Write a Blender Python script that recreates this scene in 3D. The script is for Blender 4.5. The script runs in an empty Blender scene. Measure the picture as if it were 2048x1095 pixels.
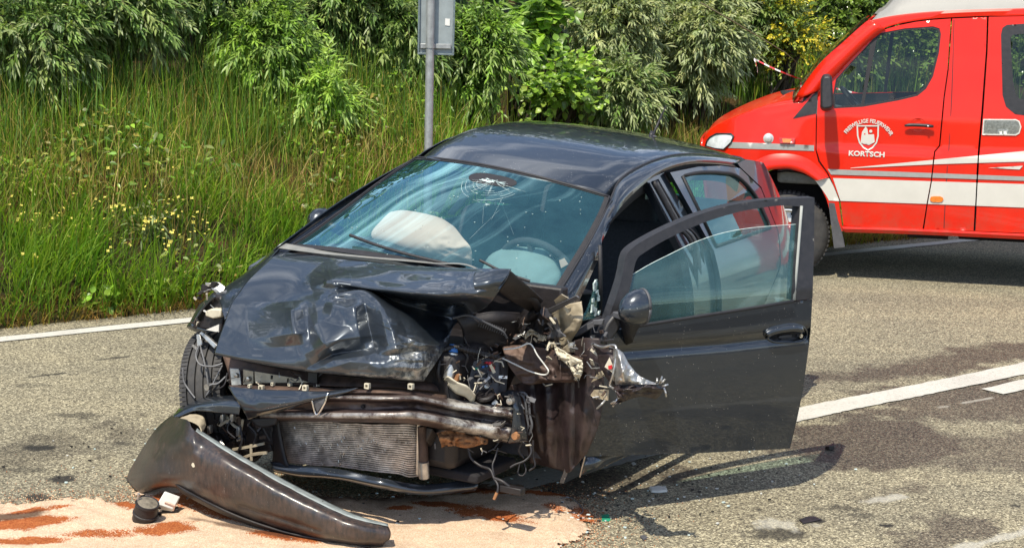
import bpy, bmesh, math, random
import numpy as np
from mathutils import Vector, Matrix
random.seed(7)
rng = np.random.default_rng(11)
S = bpy.context.scene
COL = S.collection
R = math.radians

# ------------------------------------------------------------------ camera
CAM_H, CAM_P, CAM_R, CAM_F = 2.29, 0.1757, 0.0259, 3485.0
cF = Vector((0, math.cos(CAM_P), -math.sin(CAM_P)))
_r0 = Vector((1, 0, 0)); _u0 = Vector((0, math.sin(CAM_P), math.cos(CAM_P)))
cR = _r0 * math.cos(CAM_R) + _u0 * math.sin(CAM_R)
cU = _u0 * math.cos(CAM_R) - _r0 * math.sin(CAM_R)
CAM = Vector((0, 0, CAM_H))
cam = bpy.data.objects.new('camera', bpy.data.cameras.new('camera'))
COL.objects.link(cam)
cam.matrix_world = Matrix(((cR.x, cU.x, -cF.x, 0), (cR.y, cU.y, -cF.y, 0), (cR.z, cU.z, -cF.z, CAM_H), (0, 0, 0, 1)))
cam.data.sensor_width = 36.0
cam.data.lens = 36.0 * CAM_F / 2048.0
cam.data.clip_start = 0.05
cam.data.clip_end = 900
S.camera = cam

# ------------------------------------------------------------------ sky and sun
SUN_DIR = Vector((0.45 * 0.5, 0.893 * 0.5, -0.866)).normalized()      # travel of the light
SUN_EL = math.asin(-SUN_DIR.z)
SUN_ROT = math.atan2(-SUN_DIR.x, -SUN_DIR.y)
W = bpy.data.worlds.new('World'); S.world = W; W.use_nodes = True
wn = W.node_tree.nodes; wl = W.node_tree.links
for n in list(wn): wn.remove(n)
w_out = wn.new('ShaderNodeOutputWorld'); w_bg = wn.new('ShaderNodeBackground')
w_sky = wn.new('ShaderNodeTexSky'); w_sky.sky_type = 'NISHITA'; w_sky.sun_disc = False
w_sky.sun_elevation = SUN_EL; w_sky.sun_rotation = SUN_ROT
w_sky.altitude = 800; w_sky.air_density = 1.0; w_sky.dust_density = 0.9; w_sky.ozone_density = 1.2
w_tc = wn.new('ShaderNodeTexCoord'); w_map = wn.new('ShaderNodeMapping'); w_map.inputs['Scale'].default_value = (1.6, 2.6, 5.0)
w_no = wn.new('ShaderNodeTexNoise'); w_no.inputs['Scale'].default_value = 1.7; w_no.inputs['Detail'].default_value = 9; w_no.inputs['Roughness'].default_value = 0.62
w_no.inputs['Distortion'].default_value = 0.7
w_ra = wn.new('ShaderNodeValToRGB'); w_ra.color_ramp.elements[0].position = 0.49; w_ra.color_ramp.elements[1].position = 0.72
w_ra.color_ramp.elements[1].color = (0.75, 0.75, 0.75, 1)
w_mx = wn.new('ShaderNodeMix'); w_mx.data_type = 'RGBA'
wl.new(w_tc.outputs['Generated'], w_map.inputs['Vector']); wl.new(w_map.outputs[0], w_no.inputs['Vector'])
wl.new(w_no.outputs['Fac'], w_ra.inputs['Fac']); wl.new(w_ra.outputs['Color'], w_mx.inputs['Factor'])
wl.new(w_sky.outputs['Color'], w_mx.inputs['A']); w_mx.inputs['B'].default_value = (16.0, 16.2, 16.5, 1)
wl.new(w_mx.outputs['Result'], w_bg.inputs['Color']); w_bg.inputs['Strength'].default_value = 0.14
wl.new(w_bg.outputs[0], w_out.inputs['Surface'])
sun = bpy.data.objects.new('sun', bpy.data.lights.new('sun', 'SUN')); COL.objects.link(sun)
sun.data.energy = 4.6; sun.data.angle = R(0.53); sun.data.color = (1.0, 0.93, 0.78)
sun.rotation_euler = SUN_DIR.to_track_quat('-Z', 'Y').to_euler()
sun.location = (-4, -8, 20)
S.view_settings.view_transform = 'Standard'; S.view_settings.look = 'None'
S.view_settings.exposure = 0.44; S.view_settings.gamma = 1.0; S.view_settings.use_curve_mapping = False
S.cycles.max_bounces = 10; S.cycles.transparent_max_bounces = 16; S.cycles.caustics_reflective = False; S.cycles.caustics_refractive = False

# ------------------------------------------------------------------ materials
def lin(c):
    return tuple(((v / 255.0) / 12.92 if v / 255.0 <= 0.04045 else ((v / 255.0 + 0.055) / 1.055) ** 2.4) for v in c)
class NT:
    def __init__(s, name):
        s.m = bpy.data.materials.new(name); s.m.use_nodes = True
        s.t = s.m.node_tree; s.n = s.t.nodes; s.l = s.t.links
        s.b = s.n['Principled BSDF']; s.out = s.n['Material Output']
        s.tc = None
    def new(s, typ, **kw):
        n = s.n.new(typ)
        for k, v in kw.items(): setattr(n, k, v)
        return n
    def link(s, a, b): s.l.new(a, b); return b
    def coord(s, kind='Object'):
        if s.tc is None: s.tc = s.new('ShaderNodeTexCoord')
        return s.tc.outputs[kind]
    def noise(s, scale, detail=3, rough=0.55, vec=None, dist=0.0):
        n = s.new('ShaderNodeTexNoise'); n.inputs['Scale'].default_value = scale; n.inputs['Detail'].default_value = detail
        n.inputs['Roughness'].default_value = rough; n.inputs['Distortion'].default_value = dist
        s.l.new(vec if vec is not None else s.coord(), n.inputs['Vector']); return n.outputs['Fac']
    def voro(s, scale, out='Distance', vec=None, feature='F1', rnd=1.0):
        n = s.new('ShaderNodeTexVoronoi', feature=feature); n.inputs['Scale'].default_value = scale; n.inputs['Randomness'].default_value = rnd
        s.l.new(vec if vec is not None else s.coord(), n.inputs['Vector']); return n.outputs[out]
    def ramp(s, fac, stops, interp='LINEAR'):
        n = s.new('ShaderNodeValToRGB'); e = n.color_ramp.elements; n.color_ramp.interpolation = interp
        while len(e) < len(stops): e.new(0.5)
        for k, (p, c) in enumerate(stops):
            e[k].position = p
            c = c if hasattr(c, '__len__') else (c, c, c)
            e[k].color = (c[0], c[1], c[2], 1)
        s.l.new(fac, n.inputs['Fac']); return n.outputs['Color']
    def mix(s, fac, a, b, blend='MIX'):
        n = s.new('ShaderNodeMix', data_type='RGBA', blend_type=blend)
        for sock, v in ((n.inputs['Factor'], fac), (n.inputs['A'], a), (n.inputs['B'], b)):
            if hasattr(v, 'is_linked') or hasattr(v, 'links'): s.l.new(v, sock)
            elif hasattr(v, '__len__'): sock.default_value = (v[0], v[1], v[2], 1)
            else: sock.default_value = v
        return n.outputs['Result']
    def math(s, op, a, b=None, clamp=False):
        n = s.new('ShaderNodeMath', operation=op, use_clamp=clamp)
        for k, v in enumerate((a, b)):
            if v is None: continue
            if hasattr(v, 'links'): s.l.new(v, n.inputs[k])
            else: n.inputs[k].default_value = v
        return n.outputs[0]
    def attr(s, name, out='Color'):
        n = s.new('ShaderNodeAttribute'); n.attribute_name = name; return n.outputs[out]
    def bump(s, h, strength=0.3, dist=0.01):
        n = s.new('ShaderNodeBump'); n.inputs['Strength'].default_value = strength; n.inputs['Distance'].default_value = dist
        s.l.new(h, n.inputs['Height']); s.l.new(n.outputs[0], s.b.inputs['Normal'])
    def set(s, **kw):
        names = dict(color='Base Color', rough='Roughness', metal='Metallic', spec='Specular IOR Level', coat='Coat Weight', coatr='Coat Roughness',
                     trans='Transmission Weight', ior='IOR', sheen='Sheen Weight', sub='Subsurface Weight', alpha='Alpha')
        for k, v in kw.items():
            i = s.b.inputs[names[k]]
            if hasattr(v, 'links'): s.l.new(v, i)
            elif hasattr(v, '__len__'): i.default_value = (v[0], v[1], v[2], 1)
            else: i.default_value = v
        return s
M = {}
def simple(name, col, rough=0.5, metal=0.0, var=0.25, scale=30, coat=0.0, spec=0.5, bump=0.0, bscale=200, dust=0.0, dustcol=(0.30, 0.24, 0.17)):
    """a plain material with a little mottling, dust and relief"""
    t = NT(name)
    f = t.noise(scale, 4, 0.6)
    lo = tuple(c * (1 - var) for c in col); hi = tuple(min(1, c * (1 + var)) for c in col)
    c = t.ramp(f, [(0.3, lo), (0.7, hi)])
    if dust:
        d = t.ramp(t.noise(scale * 0.35, 5, 0.65), [(0.42, 0), (0.75, dust)])
        c = t.mix(d, c, dustcol)
        t.set(rough=t.mix(d, (rough,) * 3, (0.85,) * 3))
    else:
        t.set(rough=t.ramp(f, [(0.3, max(0.02, rough - 0.06)), (0.7, min(1, rough + 0.08))]))
    t.set(color=c, metal=metal, coat=coat, spec=spec)
    if bump: t.bump(t.noise(bscale, 3, 0.6), bump, 0.004)
    M[name] = t.m
    return t.m

# ------------------------------------------------------------------ mesh helpers
def vnoise(x, y, z=None, seed=0):
    """smooth value noise on numpy arrays, -1..1"""
    x = np.asarray(x, float); y = np.asarray(y, float); z = np.zeros_like(x) if z is None else np.asarray(z, float)
    xi, yi, zi = np.floor(x).astype(np.int64), np.floor(y).astype(np.int64), np.floor(z).astype(np.int64)
    fx, fy, fz = x - xi, y - yi, z - zi
    fx, fy, fz = [t * t * (3 - 2 * t) for t in (fx, fy, fz)]
    def h(a, b, c):
        n = (a * 374761393 + b * 668265263 + c * 2147483647 + seed * 974711) & 0xffffffff
        n = ((n ^ (n >> 13)) * 1274126177) & 0xffffffff
        n = ((n ^ (n >> 16)) * 2246822519) & 0xffffffff
        return ((n ^ (n >> 15)) & 0xffff) / 32767.5 - 1.0
    r = 0
    for dx in (0, 1):
        for dy in (0, 1):
            for dz in (0, 1):
                r = r + h(xi + dx, yi + dy, zi + dz) * (fx if dx else 1 - fx) * (fy if dy else 1 - fy) * (fz if dz else 1 - fz)
    return r
def fbm(x, y, z=None, oct=4, seed=0, gain=0.5):
    a, s, r = 1.0, 1.0, 0
    for k in range(oct):
        r = r + a * vnoise(np.asarray(x) * s, np.asarray(y) * s, None if z is None else np.asarray(z) * s, seed + k * 17)
        a *= gain; s *= 2.03
    return r
def link(o, parent=None):
    COL.objects.link(o)
    if parent is not None:
        o.parent = parent
    return o
def origin_of(parent):
    v = Vector((0, 0, 0))
    while parent is not None:
        v += parent.location; parent = parent.parent
    return v
def mesh_np(name, V, F, mat, parent=None, smooth=False, attrs=None, loc=None):
    """V (n,3) world positions, F (m,k) faces of one size; the object's own origin at loc (world)"""
    V = np.asarray(V, float); F = np.asarray(F, np.int64)
    po = origin_of(parent)
    lo = Vector(loc) if loc is not None else po.copy()
    me = bpy.data.meshes.new(name)
    k = F.shape[1]
    me.vertices.add(len(V)); me.vertices.foreach_set('co', (V - np.array(lo)).astype(np.float32).ravel())
    me.loops.add(F.size); me.loops.foreach_set('vertex_index', F.astype(np.int32).ravel())
    me.polygons.add(len(F)); me.polygons.foreach_set('loop_start', np.arange(0, F.size, k, dtype=np.int32))
    me.polygons.foreach_set('loop_total', np.full(len(F), k, np.int32))
    if smooth: me.polygons.foreach_set('use_smooth', np.ones(len(F), bool))
    me.update(calc_edges=True); me.validate()
    for an, av in (attrs or {}).items():
        av = np.asarray(av, np.float32)
        if av.ndim == 1:
            at = me.attributes.new(an, 'FLOAT', 'POINT'); at.data.foreach_set('value', av)
        else:
            at = me.attributes.new(an, 'FLOAT_COLOR', 'POINT')
            at.data.foreach_set('color', np.concatenate([av[:, :3], np.ones((len(av), 1), np.float32)], 1).ravel())
    if mat is not None: me.materials.append(mat)
    o = bpy.data.objects.new(name, me); link(o, parent)
    o.location = lo - po
    return o
class MB:
    """collects shapes given in world coordinates; build() links them as ONE mesh object"""
    def __init__(s): s.v = []; s.f = []
    def add(s, V, F):
        b = len(s.v); s.v += [tuple(p) for p in V]; s.f += [tuple(i + b for i in q) for q in F]; return s
    def obox(s, c, ax, ay, az):
        """box from centre and three half-axis vectors"""
        c, ax, ay, az = [Vector(q) for q in (c, ax, ay, az)]
        V = [c + ax * i + ay * j + az * k for i in (-1, 1) for j in (-1, 1) for k in (-1, 1)]
        return s.add(V, [(0, 1, 3, 2), (4, 6, 7, 5), (0, 4, 5, 1), (2, 3, 7, 6), (0, 2, 6, 4), (1, 5, 7, 3)])
    def hexa(s, a, b):
        """solid between two equal point loops"""
        n = len(a); s.add(list(a) + list(b), [tuple(range(n))[::-1], tuple(range(n, 2 * n))] + [(i, (i + 1) % n, n + (i + 1) % n, n + i) for i in range(n)]); return s
    def tube(s, pts, r, n=8, cap=True, closed=False):
        pts = [Vector(p) for p in pts]; m = len(pts)
        rs = r if hasattr(r, '__len__') else [r] * m
        V = []; F = []
        up = None
        for i, p in enumerate(pts):
            a = pts[(i - 1) % m] if (i or closed) else p; b = pts[(i + 1) % m] if (i < m - 1 or closed) else p
            t = (b - a)
            t = t.normalized() if t.length > 1e-9 else Vector((0, 0, 1))
            if up is None:
                up = t.orthogonal().normalized()
            up = (up - t * up.dot(t)); up = up.normalized() if up.length > 1e-6 else t.orthogonal().normalized()
            w = t.cross(up)
            for k in range(n):
                an = 2 * math.pi * k / n
                V.append(p + (up * math.cos(an) + w * math.sin(an)) * rs[i])
        for i in range(m if closed else m - 1):
            for k in range(n):
                F.append((i * n + k, i * n + (k + 1) % n, ((i + 1) % m) * n + (k + 1) % n, ((i + 1) % m) * n + k))
        if cap and not closed: F += [tuple(range(n))[::-1], tuple((m - 1) * n + k for k in range(n))]
        return s.add(V, F)
    def lathe(s, c, axis, prof, n=32, ref=None):
        """prof: (radius, offset along the axis) list"""
        c = Vector(c); axis = Vector(axis).normalized(); u = Vector(ref) if ref is not None else axis.orthogonal()
        u = (u - axis * u.dot(axis)).normalized(); w = axis.cross(u)
        V = []; F = []; m = len(prof)
        for r_, h_ in prof:
            for k in range(n):
                an = 2 * math.pi * k / n
                V.append(c + axis * h_ + (u * math.cos(an) + w * math.sin(an)) * r_)
        for i in range(m - 1):
            for k in range(n): F.append((i * n + k, i * n + (k + 1) % n, (i + 1) * n + (k + 1) % n, (i + 1) * n + k))
        return s.add(V, F)
    def strip(s, a, b):
        n = len(a); s.add(list(a) + list(b), [(i, i + 1, n + i + 1, n + i) for i in range(n - 1)]); return s
    def grid(s, rows):
        n = len(rows[0]); V = [p for r_ in rows for p in r_]
        return s.add(V, [(i * n + j, i * n + j + 1, (i + 1) * n + j + 1, (i + 1) * n + j) for i in range(len(rows) - 1) for j in range(n - 1)])
    def build(s, name, mat, parent=None, smooth=False, loc=None, bevel=0.0, thick=0.0, sub=0, toff=-1.0, auto=None):
        po = origin_of(parent); lo = Vector(loc) if loc is not None else po.copy()
        me = bpy.data.meshes.new(name)
        me.from_pydata([tuple(Vector(p) - lo) for p in s.v], [], s.f)
        if mat is not None: me.materials.append(mat)
        bm = bmesh.new(); bm.from_mesh(me)
        bmesh.ops.recalc_face_normals(bm, faces=bm.faces[:]) if not thick else None
        bm.to_mesh(me); bm.free()
        if smooth: me.polygons.foreach_set('use_smooth', np.ones(len(me.polygons), bool))
        o = bpy.data.objects.new(name, me); link(o, parent); o.location = lo - po
        if sub:
            md = o.modifiers.new('sub', 'SUBSURF'); md.levels = sub; md.render_levels = sub
        if thick:
            md = o.modifiers.new('solid', 'SOLIDIFY'); md.thickness = thick; md.offset = toff
        if bevel:
            md = o.modifiers.new('bevel', 'BEVEL'); md.width = bevel; md.segments = 2; md.limit_method = 'ANGLE'; md.angle_limit = R(35)
            me.polygons.foreach_set('use_smooth', np.ones(len(me.polygons), bool)); auto = auto or 40
        if auto and smooth is False and bevel == 0: pass
        if auto:
            try:
                me.set_sharp_from_angle(angle=R(auto))
            except Exception: pass
        return o
def solid_panel(name, P, F, mat, parent, front, thick, smooth=True):
    """a skin of faces with real thickness: front faces look along `front`, the back lies thick behind, edges are crisp"""
    P = np.asarray(P, float); front = np.asarray(front, float); n0 = np.zeros(3)
    for q in F: n0 += np.cross(P[q[1]] - P[q[0]], P[q[2]] - P[q[0]])
    if n0 @ front < 0: F = [tuple(q)[::-1] for q in F]
    mb = MB(); mb.v = [tuple(p) for p in P]; mb.f = [tuple(q) for q in F]; nf = len(mb.f)
    if thick:
        B = P - front / np.linalg.norm(front) * thick; o = len(mb.v); mb.v += [tuple(p) for p in B]; mb.f += [tuple(i + o for i in q)[::-1] for q in F]
        ed = set((q[i], q[(i + 1) % len(q)]) for q in F for i in range(len(q)))
        for a, b in ed:
            if (b, a) not in ed: k = len(mb.v); mb.v += [tuple(P[a]), tuple(P[b]), tuple(B[b]), tuple(B[a])]; mb.f.append((k + 1, k, k + 3, k + 2))
    po = origin_of(parent); me = bpy.data.meshes.new(name); me.from_pydata([tuple(Vector(p) - po) for p in mb.v], [], mb.f); me.materials.append(mat)
    me.polygons.foreach_set('use_smooth', np.array([smooth and i < nf for i in range(len(mb.f))]))
    o = bpy.data.objects.new(name, me); link(o, parent); return o
def tag(o, label=None, cat=None, group=None, kind=None):
    for k, v in (('label', label), ('category', cat), ('group', group), ('kind', kind)):
        if v: o[k] = v
    return o
def empty(name, loc, label, cat, group=None):
    o = bpy.data.objects.new(name, None); link(o); o.location = loc; o.empty_display_size = 0.2
    return tag(o, label, cat, group)
def crom(P, n, closed=False):
    """Catmull-Rom resampling of (k, d) control points to n samples"""
    P = np.asarray(P, float); k = len(P)
    t = np.linspace(0, k - 1, n); i = np.clip(np.floor(t).astype(int), 0, k - 2); u = (t - i)[:, None]
    p0, p1, p2, p3 = P[np.maximum(i - 1, 0)], P[i], P[i + 1], P[np.minimum(i + 2, k - 1)]
    p0 = np.where((i == 0)[:, None], 2 * p1 - p2, p0); p3 = np.where((i == k - 2)[:, None], 2 * p2 - p1, p3)
    return 0.5 * (2 * p1 + (p2 - p0) * u + (2 * p0 - 5 * p1 + 4 * p2 - p3) * u ** 2 + (3 * p1 - p0 - 3 * p2 + p3) * u ** 3)
def crom_grid(rows, nu, nv):
    """rows: list of equal-length lists of d-tuples -> (nu, nv, d)"""
    A = np.stack([crom(r_, nv) for r_ in rows]); return np.stack([crom(A[:, j], nu) for j in range(nv)], 1)
def grid_faces(nu, nv):
    i, j = np.meshgrid(np.arange(nu - 1), np.arange(nv - 1), indexing='ij'); a = (i * nv + j).ravel()
    return np.stack([a, a + 1, a + nv + 1, a + nv], 1)
# tracing: where the sight line through a point of the photograph meets a plane of the place
nF, nR, nU, nC = [np.array(q, float) for q in (cF, cR, cU, CAM)]
def sight(uv, n, p0):
    uv = np.asarray(uv, float); d = nF + nR * ((uv[..., 0:1] - 1024) / CAM_F) - nU * ((uv[..., 1:2] - 547.5) / CAM_F)
    n = np.asarray(n, float); p0 = np.asarray(p0, float)
    t = ((p0 - nC) @ n)[..., None] / (d @ n)[..., None] if p0.ndim == 1 else (((p0 - nC) * n).sum(-1) / (d * n).sum(-1))[..., None]
    return nC + d * t
def ground(u, v, z=0.0): return Vector(sight((u, v), (0, 0, 1), (0, 0, z)))
# ------------------------------------------------------------------ the road, the bank and what grows on it
E0 = np.array([-3.06, 10.18]); ED = np.array([0.816, 0.578]); EN = np.array([-0.578, 0.816])     # edge line: point, direction, away from the road
def to_us(x, y): dx, dy = x - E0[0], y - E0[1]; return dx * ED[0] + dy * ED[1], dx * EN[0] + dy * EN[1]
def to_xy(u, s): return E0[0] + u * ED[0] + s * EN[0], E0[1] + u * ED[1] + s * EN[1]
def bank_foot(u):
    return 0.42 + 1.55 * np.clip((u - 4.2) / 1.6, 0, 1) ** 2 * (3 - 2 * np.clip((u - 4.2) / 1.6, 0, 1)) * np.where(u > 4.2, 1, 0)
def bank_z(u, s):
    q = s - bank_foot(u) + 0.10 * vnoise(u * 1.1, s * 0.9, seed=3)
    z = np.where(q <= 0, 0.02 * np.clip((s - 0.25) / 0.2, 0, 1), 0.02 + 0.5 * q - 0.06 * np.exp(-q * 6) + 0.06)
    z = np.where(q > 2.05, 0.08 + 0.5 * 2.05 + (q - 2.05) * 0.10, z)
    z = np.where(q > 4.4, 0.08 + 0.5 * 2.05 + .235 + (q - 4.4) * 0.8, z)
    return z + np.where(q > 0, 1, 0.15) * 0.05 * fbm(u * 2.2, s * 2.2, oct=3, seed=8) * np.clip((s - 0.22) * 4, 0, 1)

# asphalt: light stones in dark binder; stains carried by the vertices of the near sheet
t = NT('asphalt')
c1 = t.voro(135, 'Color'); sp = t.new('ShaderNodeSeparateColor'); t.link(c1, sp.inputs[0])
stone = t.ramp(sp.outputs[0], [(0.0, (0.055, 0.050, 0.040)), (0.25, (0.125, 0.115, 0.090)), (0.60, (0.235, 0.216, 0.165)), (0.88, (0.36, 0.335, 0.255)), (1.0, (0.56, 0.53, 0.42))])
fine = t.ramp(t.noise(260, 2, 0.6), [(0.3, 0.55), (0.7, 1.25)])
broad = t.ramp(t.noise(1.3, 6, 0.6), [(0.3, (0.84, 0.84, 0.84)), (0.7, (1.10, 1.08, 1.03))])
tmap = t.new('ShaderNodeMapping'); tmap.inputs['Rotation'].default_value = (0, 0, -.616); tmap.inputs['Scale'].default_value = (.10, 1.1, 1); t.link(t.coord(), tmap.inputs['Vector'])
track = t.ramp(t.noise(1.6, 4, .55, tmap.outputs[0]), [(.35, (.86, .86, .87)), (.65, (1.12, 1.11, 1.08))]); broad = t.mix(1.0, broad, track, 'MULTIPLY')
c = t.mix(1.0, stone, fine, 'MULTIPLY'); c = t.mix(1.0, c, (1.17, 1.13, 1.04), 'MULTIPLY'); c = t.mix(1.0, c, broad, 'MULTIPLY')
crack = t.ramp(t.noise(7, 9, 0.75, dist=1.2), [(0.60, 0), (0.68, 0.55)])
c = t.mix(crack, c, (0.05, 0.046, 0.038))
st = t.new('ShaderNodeSeparateColor'); t.link(t.attr('stain'), st.inputs[0])      # r wet, g oil, b pale scuff
gran = t.ramp(t.noise(60, 3, 0.7), [(0.35, 0), (0.65, 1)])
wet = t.math('MULTIPLY', st.outputs[0], t.mix(0.36, (1, 1, 1), gran), True)
c = t.mix(wet, c, t.mix(1.0, c, (0.20, 0.175, 0.20), 'MULTIPLY'))
c = t.mix(t.math('MULTIPLY', st.outputs[1], 0.9, True), c, (0.018, 0.016, 0.014))
c = t.mix(t.math('MULTIPLY', st.outputs[2], t.mix(0.35, (1, 1, 1), gran), True), c, (0.46, 0.44, 0.38))
t.set(color=c, rough=t.mix(st.outputs[0], (0.86,) * 3, (0.55,) * 3), spec=0.35)
t.bump(t.math('ADD', t.voro(135, 'Distance'), t.math('MULTIPLY', t.noise(260, 2, 0.6), 0.5)), 0.75, 0.006)
M['asphalt'] = t.m

def ell(X, Y, uv, rx, ry, rot=0.0, soft=0.35, nz=0.35, ns=3.0, seed=0):
    """soft ragged ellipse on the ground round the spot seen at uv"""
    g = ground(*uv); dx, dy = X - g.x, Y - g.y; ca, sa = math.cos(rot), math.sin(rot)
    a, b = (dx * ca + dy * sa) / rx, (-dx * sa + dy * ca) / ry
    q = np.sqrt(a * a + b * b); m = q < 1 + soft * .5 + nz * 2.4; r = np.zeros(X.shape)
    if m.any(): r[m] = np.clip((1 + soft * 0.5 - q[m] - nz * fbm(X[m] * ns, Y[m] * ns, oct=4, seed=seed, gain=0.65)) / soft, 0, 1)
    return r
def near_road():
    nu_, ns_ = 760, 640
    u = np.linspace(-2.2, 9.6, nu_); s = np.linspace(-8.6, 0.34, ns_)
    U_, S_ = np.meshgrid(u, s, indexing='ij'); X, Y = to_xy(U_, S_)
    wet = np.zeros_like(X); oil_dark = np.zeros_like(X); pale = np.zeros_like(X)
    rd = math.atan2(ED[1], ED[0])
    wet = np.maximum(wet, 0.95 * ell(X, Y, (1745, 880), 0.50, 0.44, rd, 0.16, 0.24, 3.5, 1))
    wet = np.maximum(wet, 0.85 * ell(X, Y, (1930, 800), 0.75, 0.42, rd, 0.3, 0.4, 4, 2))
    wet = np.maximum(wet, 0.9 * ell(X, Y, (1960, 715), 1.0, 0.22, rd, 0.5, 0.5, 4, 3))
    wet = np.maximum(wet, 0.8 * ell(X, Y, (1750, 745), 0.50, 0.16, rd, 0.5, 0.5, 5, 4))
    wet = np.maximum(wet, 0.7 * ell(X, Y, (2010, 900), 0.7, 0.25, rd, 0.6, 0.6, 5, 5))
    wet = np.maximum(wet, 0.8 * ell(X, Y, (1880, 1075), 0.45, 0.14, rd + .2, 0.6, 0.6, 7, 6))
    wet = np.maximum(wet, 0.85 * ell(X, Y, (1200, 970), 0.45, 0.16, rd, 0.5, 0.4, 5, 7))
    wet = np.maximum(wet, 0.6 * ell(X, Y, (60, 895), 0.5, 0.3, rd, 0.9, 0.8, 5, 8))
    for k, (uv, rx, ry, w) in enumerate([((78, 895), .075, .05, .9), ((125, 957), .06, .045, .9), ((75, 995), .075, .05, .85), ((110, 748), .11, .02, .8), ((228, 715), .12, .02, .7),
                          ((245, 885), .07, .03, .5), ((160, 830), .10, .06, .55), ((1620, 1040), .06, .035, 1.0), ((1770, 1050), .03, .02, .95), ((1555, 1065), .10, .10, .75),
                          ((1680, 1015), .08, .04, .6), ((1730, 1030), .06, .03, .5), ((1660, 625), .05, .02, .7), ((1850, 665), .12, .012, .7), ((180, 655), .35, .03, .55), ((60, 675), .3, .03, .5), ((300, 735), .05, .02, .5), ((1915, 970), .02, .01, .8), ((2030, 1010), .02, .02, .8), ((60, 770), .1, .05, .3), ((40, 940), .12, .05, .45)]):
        oil_dark = np.maximum(oil_dark, w * ell(X, Y, uv, rx, ry, rd if rx > ry * 2.5 else 0, 0.35, 0.4, 18, 20 + k) * 1.15)
    pale = np.maximum(pale, 0.7 * ell(X, Y, (1780, 995), .11, .035, .5, 0.5, 0.5, 16, 51))
    pale = np.maximum(pale, 0.6 * ell(X, Y, (1550, 1050), .10, .08, .5, 0.7, 0.8, 16, 52) * (1 - ell(X, Y, (1555, 1065), .08, .06, 0, .4, .4, 16, 55)))
    pale = np.maximum(pale, 0.75 * ell(X, Y, (2000, 1075), .42, .035, rd, 0.6, 0.5, 9, 53))
    pale = np.maximum(pale, 0.7 * ell(X, Y, (1955, 800), .12, .012, rd, 0.6, 0.4, 20, 54))
    pale = np.maximum(pale, 0.6 * ell(X, Y, (1885, 813), .05, .012, rd, 0.6, 0.4, 20, 56))
    # speckle of small dark flecks
    fl = np.clip((vnoise(X * 22, Y * 22, seed=77) + 0.35 * vnoise(X * 60, Y * 60, seed=78) - 0.98) * 6, 0, 1) * np.clip(fbm(X * .9, Y * .9, seed=4) * 1.6 + .4, 0, 1)
    oil_dark = np.maximum(oil_dark, fl * 0.75)
    Z = np.full_like(X, 0.0) + 0.0015 * vnoise(X * 3, Y * 3)
    return np.stack([X, Y, Z], -1).reshape(-1, 3), grid_faces(nu_, ns_), np.stack([wet, oil_dark, pale], -1).reshape(-1, 3)
V, F, A = near_road()
tag(mesh_np('road', V, F, M['asphalt'], attrs={'stain': A}), kind='structure')
far = MB()
def us3(u, s, z): x, y = to_xy(u, s); return (x, y, z)
far.add([us3(-120, -9.5, -.012), us3(120, -9.5, -.012), us3(120, .34, -.012), us3(-120, .34, -.012)], [(0, 1, 2, 3)])
tag(far.build('road_beyond', M['asphalt']), kind='structure')
simple('soil', (0.050, 0.038, 0.022), 0.95, var=0.5, scale=14, bump=0.8, bscale=40)
g = MB(); g.add([(-300, -300, -.05), (300, -300, -.05), (300, 300, -.05), (-300, 300, -.05)], [(0, 1, 2, 3)])
tag(g.build('ground', M['soil']), kind='structure')

# white lines, worn
t = NT('road_paint')
wv = t.ramp(t.noise(55, 6, 0.75), [(0.36, (0.40, 0.38, 0.33)), (0.47, (0.53, 0.51, 0.455)), (0.8, (0.60, 0.575, 0.52))])
wr = t.ramp(t.noise(2.5, 4, 0.6), [(0.3, (0.8, 0.8, 0.8)), (0.7, (1, 1, 1))])
t.set(color=t.mix(1.0, wv, wr, 'MULTIPLY'), rough=0.7); t.bump(t.noise(180, 3, 0.6), 0.4, 0.003); M['road_paint'] = t.m
def painted(p0, p1, w, n, seed):
    p0, p1 = np.array(p0), np.array(p1); d = (p1 - p0) / np.linalg.norm(p1 - p0); nn = np.array([-d[1], d[0]])
    q = np.linspace(0, 1, n)[:, None]; mid = p0 + (p1 - p0) * q
    ea = w / 2 + 0.006 * vnoise(q[:, 0] * n * .45, q[:, 0] * 0, seed=seed)[:, None]; eb = w / 2 + 0.006 * vnoise(q[:, 0] * n * .45, q[:, 0] * 0 + 9, seed=seed)[:, None]
    V = np.concatenate([mid + nn * ea, mid + nn * .0, mid - nn * eb]); V = np.c_[V, np.full(len(V), 0.0055)]
    i = np.arange(n - 1); F = np.concatenate([np.stack([i, i + n, i + n + 1, i + 1], 1), np.stack([i + n, i + 2 * n, i + 2 * n + 1, i + n + 1], 1)])
    return V, F
V, F = painted(to_xy(-14, 0), to_xy(40, 0), 0.125, 700, 1); tag(mesh_np('edge_line', V, F, M['road_paint']), kind='structure')
cpts = [np.array(ground(*q)[:2]) for q in ((480, 1088), (900, 1000), (1250, 911), (1600, 828.5), (2048, 737))]; cd = (cpts[4] - cpts[2]) / np.linalg.norm(cpts[4] - cpts[2])
cpts = [cpts[0] - (cpts[1] - cpts[0]) * 6] + cpts + [cpts[4] + cd * 5, cpts[4] + cd * 14]
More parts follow.
